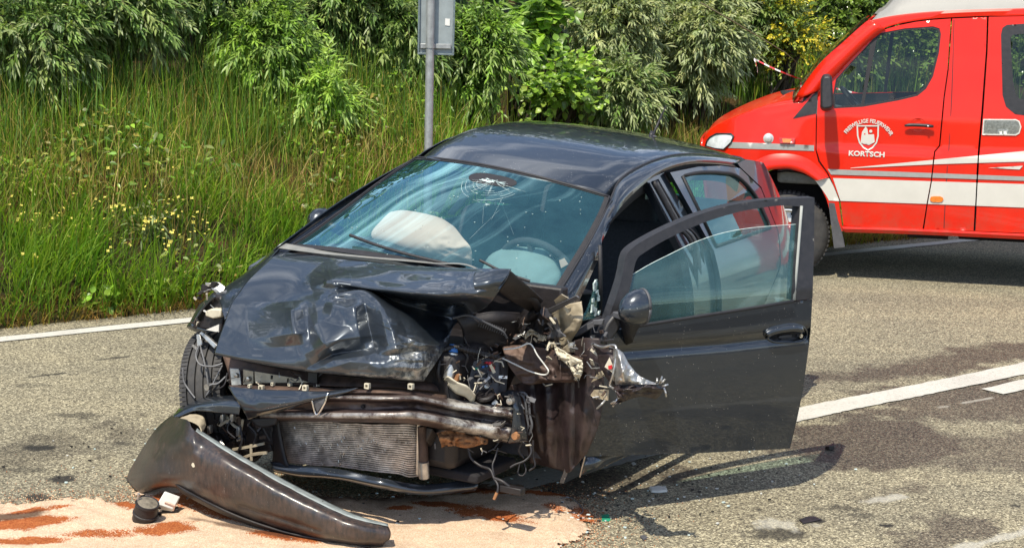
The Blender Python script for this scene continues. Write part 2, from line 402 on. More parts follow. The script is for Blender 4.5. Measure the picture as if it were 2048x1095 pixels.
def painted_curve(pts, w, n, seed):
    mid = crom(np.array(pts), n); d = np.gradient(mid, axis=0); d /= np.linalg.norm(d, axis=1, keepdims=True); nn = np.stack([-d[:, 1], d[:, 0]], 1); q = np.arange(n) * .45
    ea = w / 2 + 0.006 * vnoise(q, q * 0, seed=seed)[:, None]; eb = w / 2 + 0.006 * vnoise(q, q * 0 + 9, seed=seed)[:, None]; V = np.concatenate([mid + nn * ea, mid, mid - nn * eb]); i = np.arange(n - 1)
    return np.c_[V, np.full(len(V), .0055)], np.concatenate([np.stack([i, i + n, i + n + 1, i + 1], 1), np.stack([i + n, i + 2 * n, i + 2 * n + 1, i + n + 1], 1)])
V, F = painted_curve(cpts, 0.19, 600, 2); tag(mesh_np('centre_line', V, F, M['road_paint']), kind='structure')
d0 = np.array(ground(1985, 784)[:2]); V, F = painted(d0, d0 + cd * 3.0, 0.15, 60, 3); tag(mesh_np('dashed_line', V, F, M['road_paint']), kind='structure')
for k in (1, 2):
    V, F = painted(d0 - cd * (4.5 + 7.5 * (k - 1)) + np.array([.0, -.0]) - cd * 2.2, d0 - cd * (4.5 + 7.5 * (k - 1)) - cd * 5.0, 0.15, 60, 3 + k)

# bank
t = NT('bank_soil')
bc = t.ramp(t.noise(5, 6, 0.7), [(0.25, (0.020, 0.024, 0.008)), (0.5, (0.040, 0.036, 0.015)), (0.62, (0.075, 0.042, 0.018)), (0.8, (0.055, 0.062, 0.02))])
t.set(color=bc, rough=0.95, spec=0.1); t.bump(t.noise(30, 5, 0.7), 0.9, 0.03); M['bank_soil'] = t.m
nu_, ns_ = 190, 80
u = np.linspace(-5, 17, nu_); s = np.concatenate([np.linspace(0.30, 5.0, 56), np.linspace(5.2, 14, 24)])
U_, S_ = np.meshgrid(u, s, indexing='ij'); S2 = S_ + np.where(S_ < 0.31, 0.05 * vnoise(U_ * 5, U_ * 0, seed=5) + 0.03 * vnoise(U_ * 17, U_ * 0, seed=6), 0)
X, Y = to_xy(U_, S2); Z = bank_z(U_, S_); Z = np.where(S_ < 0.31, -0.01, Z)
tag(mesh_np('bank', np.stack([X, Y, Z], -1).reshape(-1, 3), grid_faces(nu_, ns_), M['bank_soil'], smooth=True), kind='structure')

# ---- grass
t = NT('grass_blade')
t.set(color=t.attr('Col'), rough=0.55, spec=0.25)
tr = t.new('ShaderNodeBsdfTranslucent'); t.link(t.mix(1.0, t.attr('Col'), (1.15, 1.25, 0.5), 'MULTIPLY'), tr.inputs[0])
mx = t.new('ShaderNodeMixShader'); mx.inputs[0].default_value = 0.42
t.link(t.b.outputs[0], mx.inputs[1]); t.link(tr.outputs[0], mx.inputs[2]); t.link(mx.outputs[0], t.out.inputs[0]); M['blade'] = t.m
def blades(P, H, Wd, lean_dir, lean, col, seg=3, tipcol=None):
    """P (n,3) roots; H heights; lean_dir angle; lean 0..1.6 bend"""
    n = len(P); k = seg + 1
    ca, sa = np.cos(lean_dir), np.sin(lean_dir)
    az = rng.uniform(0, math.pi, n)
    az = np.where(rng.random(n) < .65, lean_dir + math.pi / 2 + rng.normal(0, .4, n), az)
    wx, wy = np.cos(az), np.sin(az)
    V = np.zeros((n, k * 2, 3)); C = np.zeros((n, k * 2, 3))
    pos = P.copy(); step = H / seg
    for i in range(k):
        q = i / seg
        ang = lean * (0.25 + 1.5 * q)
        if i > 0:
            a0 = lean * (0.25 + 1.5 * (q - 0.5 / seg))
            pos = pos + np.stack([ca * np.sin(a0) * step, sa * np.sin(a0) * step, np.cos(a0) * step], 1)
        w = Wd * (1 - q ** 2.2) * 0.5 + 0.0004
        V[:, 2 * i] = pos - np.stack([wx * w, wy * w, 0 * w], 1); V[:, 2 * i + 1] = pos + np.stack([wx * w, wy * w, 0 * w], 1)
        cc = col if tipcol is None else col * (1 - q) + tipcol * q
        C[:, 2 * i] = cc; C[:, 2 * i + 1] = cc
    b = (np.arange(n) * 2 * k)[:, None]
    F = np.concatenate([b + np.array([[2 * i, 2 * i + 1, 2 * i + 3, 2 * i + 2]]) for i in range(seg)], 0)
    return V.reshape(-1, 3), F, C.reshape(-1, 3)
def on_bank(n, u0, u1, s0, s1):
    u = rng.uniform(u0, u1, n); s = rng.uniform(s0, s1, n); x, y = to_xy(u, s); return u, s, np.stack([x, y, bank_z(u, s) - 0.01], 1)
def pick(pal, n, jit=0.22):
    pal = np.array(pal); c = pal[rng.integers(0, len(pal), n)]; return np.clip(c * np.array([2.35, 2.05, 1.55]) * rng.normal(1, jit, (n, 1)) * rng.normal(1, .06, (n, 3)), 0.002, 1)
GREEN = [(0.045, 0.105, 0.012), (0.060, 0.135, 0.014), (0.085, 0.160, 0.020), (0.035, 0.085, 0.016), (0.11, 0.18, 0.03)]
OLIVE = [(0.085, 0.105, 0.020), (0.12, 0.12, 0.030), (0.06, 0.085, 0.018), (0.14, 0.15, 0.04)]
DRY = [(0.145, 0.118, 0.050), (0.100, 0.076, 0.032), (0.175, 0.150, 0.075), (0.085, 0.055, 0.024), (0.13, 0.075, 0.035)]
DARKG = [(0.030, 0.065, 0.018), (0.045, 0.085, 0.022), (0.055, 0.10, 0.03)]
parts = []
foot_dir = math.atan2(-EN[1], -EN[0])          # towards the road
def rel(u, s): return s - bank_foot(u)
U1 = 12.5
# a) lush long grass hanging over the foot
u, s, P = on_bank(62000, -3.2, U1, 0.30, 2.4); q = rel(u, s)
pch = fbm(u * 1.5, s * 1.5, seed=31)
keep = (rng.random(len(u)) < np.clip(1.15 - np.abs(q - 0.28) / 0.85 + .35 * pch, .1, 1) * np.clip(.75 + 1.3 * vnoise(u * 4.3, s * 4.3, seed=33), .12, 1)) & (q > -0.12)
u, s, P, q, pch = u[keep], s[keep], P[keep], q[keep], pch[keep]; n = len(u)
hh = rng.uniform(0.16, 0.42, n) * (1 + .35 * pch) * (1 + .35 * vnoise(u * 4.3, s * 4.3, seed=33))
ld = foot_dir + rng.normal(0, 0.9, n) + 1.1 * vnoise(u * 1.7, s * 1.7, seed=12)
parts.append(blades(P, hh, rng.uniform(.005, .011, n), ld, np.clip(rng.normal(.62, .28, n), .05, 1.3), pick(GREEN, n) * (1 + .35 * pch[:, None]) * np.where(rng.random((n, 1)) < .12, np.array([1.5, 1.1, .9]), 1.0), 4, pick(GREEN + [(0.15, 0.22, 0.05)], n)))
# b) mid slope: mixed, dry stems, olive
u, s, P = on_bank(52000, -3.2, U1, 0.6, 3.1); q = rel(u, s)
keep = (q > 0.35) & (rng.random(len(u)) < np.clip((q - .2) * 1.4, 0.1, 1)); u, s, P, q = u[keep], s[keep], P[keep], q[keep]; n = len(u)
dry = fbm(u * 1.3, s * 1.6, seed=40) + 1.0 * np.exp(-((q - .95) / .45) ** 2) - .68 + .5 * np.exp(-((u - 2.7) / 1.3) ** 2) - .5 * np.clip(u - 4.5, 0, 1)
isd = rng.random(n) < np.clip(dry * .7, 0, .62)
col = (1 + .3 * fbm(u * 2.5, s * 2.5, seed=44))[:, None] * np.where(isd[:, None], pick(DRY, n), np.where(rng.random((n, 1)) < .45, pick(OLIVE, n), pick(GREEN, n)))
parts.append(blades(P, rng.uniform(.14, .34, n), rng.uniform(.0035, .008, n), rng.uniform(0, 6.28, n), np.clip(rng.normal(.35, .25, n), .02, 1.1), col, 3))
# c) tall upright grass below the shrubs
u, s, P = on_bank(62000, -3.2, U1 + 1, 1.5, 4.0); q = rel(u, s)
den = fbm(u * .9, s * .9, seed=52)
keep = (q > 1.30) & (q < 2.35) & (rng.random(len(u)) < np.clip((q - 1.2) * 1.3, 0, 1) * np.clip(.85 + .5 * den, .3, 1)); u, s, P, q, den = u[keep], s[keep], P[keep], q[keep], den[keep]; n = len(u)
col = np.where(rng.random((n, 1)) < .22, pick(OLIVE + GREEN[2:], n), np.where(rng.random((n, 1)) < .5, pick(DARKG, n), pick(GREEN, n)))
parts.append(blades(P, rng.uniform(.28, .60, n) * (1 + .2 * den), rng.uniform(.004, .009, n), rng.uniform(0, 6.28, n), np.clip(rng.normal(.20, .14, n), .01, .8), col, 3, col * 1.25))
# d) matted strip by the van and under it, low and yellowish
u, s, P = on_bank(22000, 4.2, 13, 0.28, 2.4); q = rel(u, s); keep = q < .15; u, s, P = u[keep], s[keep], P[keep]; n = len(u)
parts.append(blades(P, rng.uniform(.05, .13, n), rng.uniform(.005, .010, n), rng.uniform(0, 6.28, n), np.clip(rng.normal(.8, .3, n), .1, 1.4), pick(OLIVE + DRY[:2] + GREEN[2:3], n), 3))
# e) dead straw at the very edge of the asphalt
u, s, P = on_bank(7000, -3.2, 9, 0.27, 0.55); n = len(u)
parts.append(blades(P, rng.uniform(.06, .18, n), rng.uniform(.003, .006, n), foot_dir + rng.normal(0, .8, n), np.clip(rng.normal(.9, .3, n), .1, 1.5), pick(DRY, n), 3))
def join(ps):
    off = 0; Vs, Fs, Cs = [], [], []
    for V, F, C in ps:
        Vs.append(V); Fs.append(F + off); Cs.append(C); off += len(V)
    return np.concatenate(Vs), np.concatenate(Fs), np.concatenate(Cs)
# f) seed heads and bent straw
u, s, P = on_bank(6000, -3.2, U1, 0.9, 3.0); q = rel(u, s); keep = (q > .3) & (q < 2.2); u, s, P, q = u[keep], s[keep], P[keep], q[keep]; n = len(u)
parts.append(blades(P, rng.uniform(.25, .55, n), rng.uniform(.0025, .004, n), rng.uniform(0, 6.28, n), np.clip(rng.normal(.5, .35, n), .05, 1.4), pick([(.20, .18, .08), (.24, .21, .11), (.16, .15, .06)], n), 4, pick([(.30, .25, .13), (.26, .23, .10)], n)))
# blades of 3 and 4 segments share quads, so one sheet
V, F, C = join(parts)
tag(mesh_np('grass', V, F, M['blade'], smooth=True, attrs={'Col': C}), 'tall green and dry grass covering the roadside bank', 'grass', kind='stuff')

# ---- leaves
def leaf_mesh(P, D, N, L, Wd, col, fold=0.25, droop=0.25, broad=False):
    """P roots, D axis, N upper side (n,3); L length, Wd width"""
    n = len(P)
    D = D / np.linalg.norm(D, axis=1, keepdims=True); Sd = np.cross(D, N); Sd /= np.linalg.norm(Sd, axis=1, keepdims=True) + 1e-9; N = np.cross(Sd, D)
    prof = [(0, 0.0), (0.3, 1.0), (0.65, .72), (1.0, 0.0)] if not broad else [(0, 0.25), (0.25, 1.0), (0.6, .85), (1.0, 0.05)]
    V = np.zeros((n, 12, 3)); k = 0; L = L[:, None]; Wd = Wd[:, None]
    idx = []
    for q, w in prof:
        c = P + D * L * q - np.array([0, 0, 1]) * (droop * L * q * q)
        if w == 0.0: V[:, k] = c; idx.append((k, k, k)); k += 1
        else:
            V[:, k] = c - N * fold * Wd * w * .5
            V[:, k + 1] = c - Sd * Wd * w * .5; V[:, k + 2] = c + Sd * Wd * w * .5; idx.append((k, k + 1, k + 2)); k += 3
    return V[:, :k], idx
def leaves(P, D, N, L, Wd, col, **kw):
    V, idx = leaf_mesh(P, D, N, L, Wd, col, **kw); n, k = V.shape[:2]
    tris = []
    for (c0, a0, b0), (c1, a1, b1) in zip(idx[:-1], idx[1:]):
        if a0 == c0: tris += [(c0, c1, a1), (c0, b1, c1)]
        elif a1 == c1: tris += [(a0, c0, c1), (c0, b0, c1)]
        else: tris += [(a0, c0, c1), (a0, c1, a1), (c0, b0, b1), (c0, b1, c1)]
    b = (np.arange(n) * k)[:, None]
    F = np.concatenate([b + np.array([q]) for q in tris], 0)
    return V.reshape(-1, 3), F, np.repeat(col, k, axis=0)
def leaf_mat(name, trans=0.30, rough=0.42, spec=0.4):
    t = NT(name)
    bf = t.new('ShaderNodeNewGeometry')
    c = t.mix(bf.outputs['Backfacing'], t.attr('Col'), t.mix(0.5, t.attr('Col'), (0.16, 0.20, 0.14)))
    t.set(color=c, rough=rough, spec=spec)
    tr = t.new('ShaderNodeBsdfTranslucent'); t.link(t.mix(1.0, t.attr('Col'), (1.3, 1.5, 0.5), 'MULTIPLY'), tr.inputs[0])
    mx = t.new('ShaderNodeMixShader'); mx.inputs[0].default_value = trans
    t.link(t.b.outputs[0], mx.inputs[1]); t.link(tr.outputs[0], mx.inputs[2]); t.link(mx.outputs[0], t.out.inputs[0]); M[name] = t.m
leaf_mat('willow_leaf', .25, .42, .45); leaf_mat('broad_leaf', .35, .35, .5); leaf_mat('laurel_leaf', .18, .25, .6)
simple('bark', (0.055, 0.042, 0.030), 0.9, var=.5, scale=25, bump=.6, bscale=60)
simple('twig', (0.085, 0.075, 0.035), 0.8, var=.4, scale=40)
def unit(v): return v / (np.linalg.norm(v, axis=-1, keepdims=True) + 1e-9)
def shrub(name, label, cat, group, base, cen, rad, n_main, n_shoot, n_leaf, L, Wd, pal, mat, droop=.3, broad=False, tipcol=None, front=True, shoot_len=(.18, .36), dens_seed=0, flat=0.0):
    """trunk and limbs from the base to points through a lumpy crown; every limb end carries leafy shoots"""
    base = np.array(base, float); cen = np.array(cen, float); rad = np.array(rad, float)
    root = empty(name, tuple(base), label, cat, group)
    d = unit(rng.normal(size=(n_main, 3)))
    view = unit(np.array([[-cen[0], -cen[1], (CAM_H - cen[2])]]))
    if front:
        dot = (d * view).sum(1, keepdims=True); d = np.where(dot < -0.25, d - 2 * dot * view, d)
    lum = 0.72 + 0.34 * vnoise(d[:, 0] * 2.1 + dens_seed, d[:, 1] * 2.1, d[:, 2] * 2.1, seed=dens_seed) + rng.normal(0, .06, n_main)
    tip = cen + d * rad * lum[:, None]
    tip[:, 2] = np.maximum(tip[:, 2], base[2] + .15)
    mb = MB(); fork = base + (cen - base) * .45
    for i in range(n_main):
        a = Vector(base + (rng.normal(size=3) * .10) * (1, 1, 0)) if i % 3 == 0 else Vector(fork + rng.normal(size=3) * .12)
        b = Vector(tip[i]); m = (a + b) / 2 + Vector((0, 0, .25 * (b - a).length * .6)) + Vector(rng.normal(size=3) * .05)
        pts = [a, a.lerp(m, .55) + Vector(rng.normal(size=3) * .02), m, m.lerp(b, .6), b]
        r0 = .012 if i % 3 else .022
        mb.tube(pts, [r0, r0 * .8, r0 * .55, r0 * .35, r0 * .15], 5, cap=False)
    mb.build('trunk', M['bark'], root, smooth=True)
    ns = n_main * n_shoot
    k = np.repeat(np.arange(n_main), n_shoot)
    back = unit(cen - tip)[k]
    so = tip[k] + back * (rng.random((ns, 1)) ** 1.5) * (rad.mean() * .55) + rng.normal(size=(ns, 3)) * rad.mean() * .13
    sd = unit(d[k] * .9 + rng.normal(size=(ns, 3)) * .55 + view * .35 + np.array([0, 0, .25 - droop * .8]))
    sl = rng.uniform(*shoot_len, ns)
    # twigs
    tw = MB() if n_shoot * n_main < 900 else None
    # leaves along each shoot
    nl = ns * n_leaf; kk = np.repeat(np.arange(ns), n_leaf); j = np.tile(np.arange(n_leaf), ns); q = (j + .5) / n_leaf
    P = so[kk] + sd[kk] * (sl[kk] * q)[:, None] - np.array([0, 0, 1]) * (droop * .5 * sl[kk] * q * q)[:, None]
    a1 = unit(np.cross(sd, np.array([0.13, .21, 1.0])))[kk]; a2 = np.cross(sd[kk], a1)
    ph = j * 2.399 + rng.uniform(0, 6.28, ns)[kk]
    side = a1 * np.cos(ph)[:, None] + a2 * np.sin(ph)[:, None]
    D = unit(sd[kk] * (.35 + .9 * q)[:, None] + side * (1.05 - .55 * q)[:, None] - np.array([0, 0, droop]) + rng.normal(size=(nl, 3)) * .12)
    N = unit(np.array([0, 0, 1.0]) + view * .45 + side * .2 + rng.normal(size=(nl, 3)) * .3)
    ll = rng.uniform(.65, 1.2, nl) * rng.uniform(.75, 1.25, ns)[kk] * L * (1 - .35 * np.abs(q - .5)); ww = rng.uniform(.8, 1.2, nl) * Wd
    pal = np.array(pal); cs = pal[rng.integers(0, len(pal), ns)] * np.array([2.8, 2.4, 1.95]) * rng.normal(1, .16, (ns, 1)); C = np.clip(cs[kk] * rng.normal(1, .10, (nl, 1)), .004, 1)
    if tipcol is not None:
        w = np.clip((q - .55) * 1.6, 0, 1)[:, None] * (rng.random((ns, 1))[kk] < .5); C = C * (1 - w) + np.array(tipcol) * w
    V, F, CC = leaves(P, D, N, ll, ww, C, droop=droop * .5, broad=broad, fold=.3)
    o = mesh_np('crown', V, F, M[mat], root, attrs={'Col': CC})
    # fine stems of the shoots
    e = so + sd * sl[:, None] - np.array([0, 0, 1]) * (droop * .5 * sl)[:, None]
    m = so + sd * sl[:, None] * .5 - np.array([0, 0, 1]) * (droop * .12 * sl)[:, None]
    w = unit(np.cross(sd, view)) * .0022
    Vt = np.stack([so - w, so + w, m - w, m + w, e - w * .3, e + w * .3], 1).reshape(-1, 3); b = (np.arange(ns) * 6)[:, None]
    Ft = np.concatenate([b + np.array([[0, 1, 3, 2]]), b + np.array([[2, 3, 5, 4]])])
    tag(mesh_np('twig', Vt, Ft, M['twig'], root), kind='stuff')
    return root
WIL = [(0.045, 0.090, 0.022), (0.060, 0.110, 0.030), (0.035, 0.070, 0.022), (0.085, 0.125, 0.045)]
SILV = [(0.085, 0.120, 0.060), (0.11, 0.145, 0.075), (0.060, 0.090, 0.042), (0.14, 0.17, 0.09)]
FRESH = [(0.075, 0.150, 0.022), (0.10, 0.18, 0.03), (0.13, 0.21, 0.045)]
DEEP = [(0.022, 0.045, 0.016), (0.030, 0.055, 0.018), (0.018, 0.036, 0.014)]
def spot(px, py, z):      # the place at height z on the bank's face or above it, seen at (px, py)
    v = ground(px, py, z); return v
def at_d(px, py, d):      # the place at ground distance d seen at (px, py)
    return sight((px, py), (0, 1, 0), (0, d, 0))
def bush(label, px, py, s_off, rx, rz, ry=None, cat='shrub', name='willow_shrub', group='shrubs along the top of the bank', **kw):
    """crown centred where (px, py) meets the upright sheet standing s_off metres beyond the edge line"""
    if 1000 < px < 1560: s_off += .62        # the bank draws back from the road here
    c = sight((px, py), (EN[0], EN[1], 0), (*to_xy(0, s_off), 0))
    u, s = to_us(c[0], c[1]); bs = s + .25; bx, by = to_xy(u, bs)
    bz = float(bank_z(np.array([u]), np.array([bs]))[0]) - .05
    return shrub(name, label, cat, group, (bx, by, min(bz, c[2] - .2)), c, (rx, ry or rx, rz), **kw)
wk = dict(n_shoot=14, n_leaf=16, L=.098, Wd=.0195, mat='willow_leaf', droop=.42)
bush('drooping grey green willow shrub in the top left corner', 60, 70, 2.75, .52, .40, n_main=52, pal=WIL + SILV[:1], dens_seed=1, **wk)
bush('willow shrub with hanging leafy twigs, next to the left corner one', 225, -12, 2.85, .45, .34, n_main=40, pal=WIL + SILV[:1], dens_seed=2, **wk)
bush('bright green willow shrub reaching down to the grass, left of the sign', 540, 100, 2.65, .36, .46, n_main=46, pal=WIL[:2] + FRESH[:2], tipcol=(0.22, 0.30, 0.07), dens_seed=3, **wk)
bush('low pale leafed sapling leaning over the grass left of the post', 645, 185, 2.15, .20, .16, n_main=16, pal=FRESH, tipcol=(0.30, 0.38, 0.14), dens_seed=4, **dict(wk, n_shoot=8))
bush('willow shrub above the bright green one', 440, -45, 3.1, .5, .36, n_main=36, pal=WIL, dens_seed=5, **wk)
bush('willow shrub between the bright green one and the sign', 690, 10, 3.0, .42, .40, n_main=38, pal=WIL + SILV[:1], dens_seed=18, **wk)
bush('dark green willow shrub right behind the sign panel', 800, 60, 2.75, .36, .46, n_main=40, pal=WIL, tipcol=(0.18, 0.24, 0.07), dens_seed=6, **wk)
bush('willow shrub with yellow green tips just right of the sign', 960, 110, 2.6, .30, .42, n_main=38, pal=WIL[:2] + FRESH[:1], tipcol=(0.26, 0.33, 0.10), dens_seed=7, **wk)
bush('broad leafed climbing vine hanging in the gap between the willows', 1075, 60, 2.75, .24, .36, n_main=16, name='vine', cat='vine', pal=FRESH[:2] + [(0.05, 0.10, .03)], dens_seed=8, n_shoot=6, n_leaf=5, L=.11, Wd=.10, mat='broad_leaf', droop=.5, broad=True)
bush('silvery willow shrub with dense hanging leaves above the car roof', 1220, 50, 2.75, .44, .40, n_main=54, pal=SILV, tipcol=(0.30, 0.35, 0.19), dens_seed=9, **wk)
bush('pale silvery willow shrub near the centre right, over the aerial', 1400, 75, 2.6, .40, .50, n_main=58, pal=SILV, tipcol=(0.33, 0.37, 0.21), dens_seed=10, **wk)
bush('low willow shrub with pale tips behind the middle of the car roof', 1250, 170, 2.2, .30, .20, n_main=26, pal=SILV[:2] + WIL[:1], tipcol=(0.30, 0.36, 0.17), dens_seed=11, **wk)
bush('low broad leafed bramble behind the car roof', 1130, 165, 2.25, .30, .22, n_main=22, name='bramble', cat='bramble', pal=FRESH + WIL[:1], dens_seed=12, n_shoot=7, n_leaf=5, L=.075, Wd=.062, mat='broad_leaf', droop=.35, broad=True)
bush('small leafy bush with yellow blossom behind the van bonnet', 1590, 70, 3.3, .32, .42, n_main=30, name='flowering_bush', cat='bush', pal=[(0.28, 0.26, .03), (0.12, 0.16, .03), (0.06, 0.10, .025)], dens_seed=13, n_shoot=10, n_leaf=14, L=.045, Wd=.022, mat='broad_leaf', droop=.2)
LAU = dict(name='laurel_bush', cat='bush', pal=[(0.050, .095, .02), (0.07, .12, .025), (.035, .065, .016)], tipcol=(.20, .26, .07), n_shoot=10, n_leaf=9, L=.095, Wd=.042, mat='laurel_leaf', droop=.2)
bush('glossy dark laurel bush behind the fire van windscreen', 1700, 60, 3.9, .55, .62, n_main=48, dens_seed=14, **LAU)
bush('glossy laurel bush seen through the fire van side windows', 1860, 120, 4.0, .65, .80, n_main=64, dens_seed=15, **LAU)
bush('willow shrub at the top right between silvery willow and blossom', 1505, 30, 3.1, .38, .46, n_main=38, pal=WIL + SILV[:1], tipcol=(0.24, 0.29, 0.11), dens_seed=16, **wk)
bush('laurel bush beyond the rear windows of the fire van', 2070, 130, 4.2, .7, .8, n_main=44, dens_seed=17, **LAU)
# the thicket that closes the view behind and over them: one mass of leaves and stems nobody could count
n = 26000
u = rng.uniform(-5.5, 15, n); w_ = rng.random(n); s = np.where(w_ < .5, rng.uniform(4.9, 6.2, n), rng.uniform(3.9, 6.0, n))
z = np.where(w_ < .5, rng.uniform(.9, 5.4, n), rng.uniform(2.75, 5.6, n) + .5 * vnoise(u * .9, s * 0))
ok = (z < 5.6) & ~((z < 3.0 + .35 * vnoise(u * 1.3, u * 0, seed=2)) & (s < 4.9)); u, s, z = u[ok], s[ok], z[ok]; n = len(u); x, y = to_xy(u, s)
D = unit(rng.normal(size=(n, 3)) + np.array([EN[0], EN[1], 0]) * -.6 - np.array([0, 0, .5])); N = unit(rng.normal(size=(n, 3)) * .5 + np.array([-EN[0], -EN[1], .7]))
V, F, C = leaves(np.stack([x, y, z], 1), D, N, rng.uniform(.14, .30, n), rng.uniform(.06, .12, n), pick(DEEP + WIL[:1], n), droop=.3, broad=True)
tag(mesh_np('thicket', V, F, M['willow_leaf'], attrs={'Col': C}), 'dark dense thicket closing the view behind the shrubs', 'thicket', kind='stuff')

# low broad leafed herbs between the blades
n = 15000; u = rng.uniform(-3.2, 9, n); s = rng.uniform(.45, 2.6, n); q = rel(u, s); pt = fbm(u * 1.9, s * 1.9, seed=66); keep = (q > .02) & (pt > -.05); u, s, q, pt = u[keep], s[keep], q[keep], pt[keep]; n = len(u); x, y = to_xy(u, s)
P = np.stack([x, y, bank_z(u, s) + rng.uniform(.03, .24, n) * (.6 + pt)], 1); az = rng.uniform(0, 6.28, n); D = unit(np.stack([np.cos(az), np.sin(az), rng.normal(.1, .4, n)], 1)); N = unit(np.array([-.1, -.5, 1.0]) + rng.normal(size=(n, 3)) * .35)
V, F, C = leaves(P, D, N, rng.uniform(.025, .075, n), rng.uniform(.012, .036, n), pick(GREEN + OLIVE[:2] + [(.09, .12, .06)], n) * 1.05, broad=True, droop=.35)
tag(mesh_np('ground_cover', V, F, M['broad_leaf'], attrs={'Col': C}), 'small broad leafed herbs mixed through the grass of the bank', 'herbs', kind='stuff')
# ---- yellow flowers on the slope
t = simple('petal', (0.62, 0.53, 0.10), .6, var=.2, scale=60); simple('stem_green', (.07, .11, .025), .7)
fl = MB(); stm = MB()
spots = [(ground(px, py)) for px, py in ()]
cl = [(300, 440), (320, 430), (310, 450), (290, 455), (345, 462), (370, 480), (345, 490), (385, 465), (230, 405), (225, 415), (275, 385), (340, 405), (265, 425), (150, 460), (160, 470), (175, 455), (60, 430), (40, 440), (95, 455), (30, 405), (400, 430), (410, 460), (330, 475), (250, 470), (190, 435), (280, 440), (360, 430), (215, 490), (300, 415), (390, 445), (120, 425), (60, 505), (410, 415), (150, 395), (240, 330), (330, 330), (360, 385), (205, 400)]
bankp = []
for px, py in cl:
    for r_ in range(rng.integers(3, 6)):
        # march along the sight line until it meets the bank
        qx, qy = px + rng.normal(0, 13), py + rng.normal(0, 8); dd = nF + nR * ((qx - 1024) / CAM_F) - nU * ((qy - 547.5) / CAM_F)
        for tt in np.arange(9.5, 18, .03):
            p = nC + dd * tt; uu, ss = to_us(p[0], p[1])
            if ss > .3 and p[2] < float(bank_z(np.array([uu]), np.array([ss]))[0]) + .20: break
        bankp.append(p)
for k, p in enumerate(bankp):
    p = Vector(p); ax = Vector(rng.normal(size=3) * .5 + np.array([-.1, -.5, .8])).normalized(); a = ax.orthogonal().normalized(); b = ax.cross(a); rr = rng.uniform(.009, .019)
    pts = [p + (a * math.cos(q * math.pi / 4) + b * math.sin(q * math.pi / 4)) * rr * (1 if q % 2 == 0 else .55) for q in range(8)]
    fl.add([p - ax * .003] + pts, [(0, 1 + q, 1 + (q + 1) % 8) for q in range(8)])
    stm.tube([p - ax * .002, p + Vector((rng.normal(0, .02), rng.normal(0, .02), -.22))], .0018, 3, cap=False)
fo = fl.build('wildflowers', M['petal']); tag(fo, 'yellow wildflowers scattered through the grass on the bank', 'flowers', kind='stuff'); stm.build('stem', M['stem_green'], fo)['kind'] = 'stuff'
# ---- broad weeds and sprawling pale plants at the foot
def weed(px, py, label, n, L, Wd, pal, hgt):
    dd = nF + nR * ((px - 1024) / CAM_F) - nU * ((py - 547.5) / CAM_F)
    for tt in np.arange(9.0, 18, .02):
        p = nC + dd * tt; uu, ss = to_us(p[0], p[1])
        if p[2] < float(bank_z(np.array([uu]), np.array([ss]))[0]) + .02: break
    root = empty('weed', tuple(p), label, 'plant', 'broad leafed weeds in the grass')
    az = rng.uniform(0, 6.28, n); el = rng.uniform(.2, 1.3, n); D = np.stack([np.cos(az) * np.cos(el), np.sin(az) * np.cos(el), np.sin(el)], 1)
    P = p + D * rng.uniform(.03, hgt, (n, 1)) + rng.normal(size=(n, 3)) * .02
    Dl = unit(D + rng.normal(size=(n, 3)) * .5 - np.array([0, 0, .5])); N = unit(np.array([-.2, -.6, 1.0]) + rng.normal(size=(n, 3)) * .25)
    V, F, C = leaves(P, Dl, N, rng.uniform(.7, 1.2, n) * L, rng.uniform(.8, 1.2, n) * Wd, pick(pal, n), broad=True, droop=.3)
    mesh_np('foliage', V, F, M['broad_leaf'], root, attrs={'Col': C})
    st_ = MB()
    for i in range(n): st_.tube([p, tuple(P[i])], .002, 3, cap=False)
    st_.build('stem', M['stem_green'], root)['kind'] = 'stuff'
weed(200, 615, 'low broad leafed weed at the road edge in front of the grass', 60, .06, .05, FRESH[:2], .16)
weed(330, 595, 'round leafed weed at the foot of the bank close to the car', 40, .05, .045, FRESH[1:], .14)
weed(300, 478, 'grey green sprawling plant among the yellow flowers', 120, .05, .015, SILV, .26)
weed(60, 385, 'pale yellowish clump of weeds on the left of the bank', 110, .07, .014, [(.16, .17, .05), (.20, .19, .07), (.10, .13, .03)], .3)
weed(400, 365, 'dark green thistle standing in the dry stems', 60, .08, .035, WIL, .28)
weed(690, 240, 'bright grassy plant left of the sign post', 160, .12, .016, [(.13, .2, .05), (.18, .26, .09), (.09, .16, .03)], .3)

# ---- road sign seen from behind
simple('galvanised', (0.36, 0.37, 0.37), .5, metal=.55, var=.18, scale=22, bump=.08)
simple('sign_back', (0.30, 0.34, 0.35), .55, metal=.25, var=.12, scale=12)
simple('sign_edge', (0.16, 0.20, 0.21), .5, metal=.3); simple('paper_white', (0.72, 0.71, 0.68), .8, var=.06)
SGN = sight((857, 300), (EN[0], EN[1], 0), (*to_xy(0, 0.62), 0)); sgu, sgs = to_us(SGN[0], SGN[1])
sgz = float(bank_z(np.array([sgu]), np.array([sgs]))[0])
sb = Vector((*to_xy(sgu, sgs), sgz - .02))
sg = empty('road_sign', sb, 'grey back of a road sign on a galvanised post beyond the car', 'road sign')
vn = np.array([0.05, -1.0, 0]); sp0 = np.array(SGN)
def sg_at(u, v, off=0.0): return Vector(sight((u, v), vn, sp0 + vn * off))
pa = sg_at(857, 292); pt = sg_at(863.5, -140); bot = pa + (pa - pt) * ((pa.z - sgz + .05) / (pt.z - pa.z))
MB().tube([bot, pt], .0305, 20).build('post', M['galvanised'], sg, smooth=True, auto=50)
cap = MB().lathe(pt, (0, 0, 1), [(0, .02), (.02, .018), (.033, 0), (.033, -.03)], 20).build('post_cap', M['sign_edge'], sg, smooth=True)
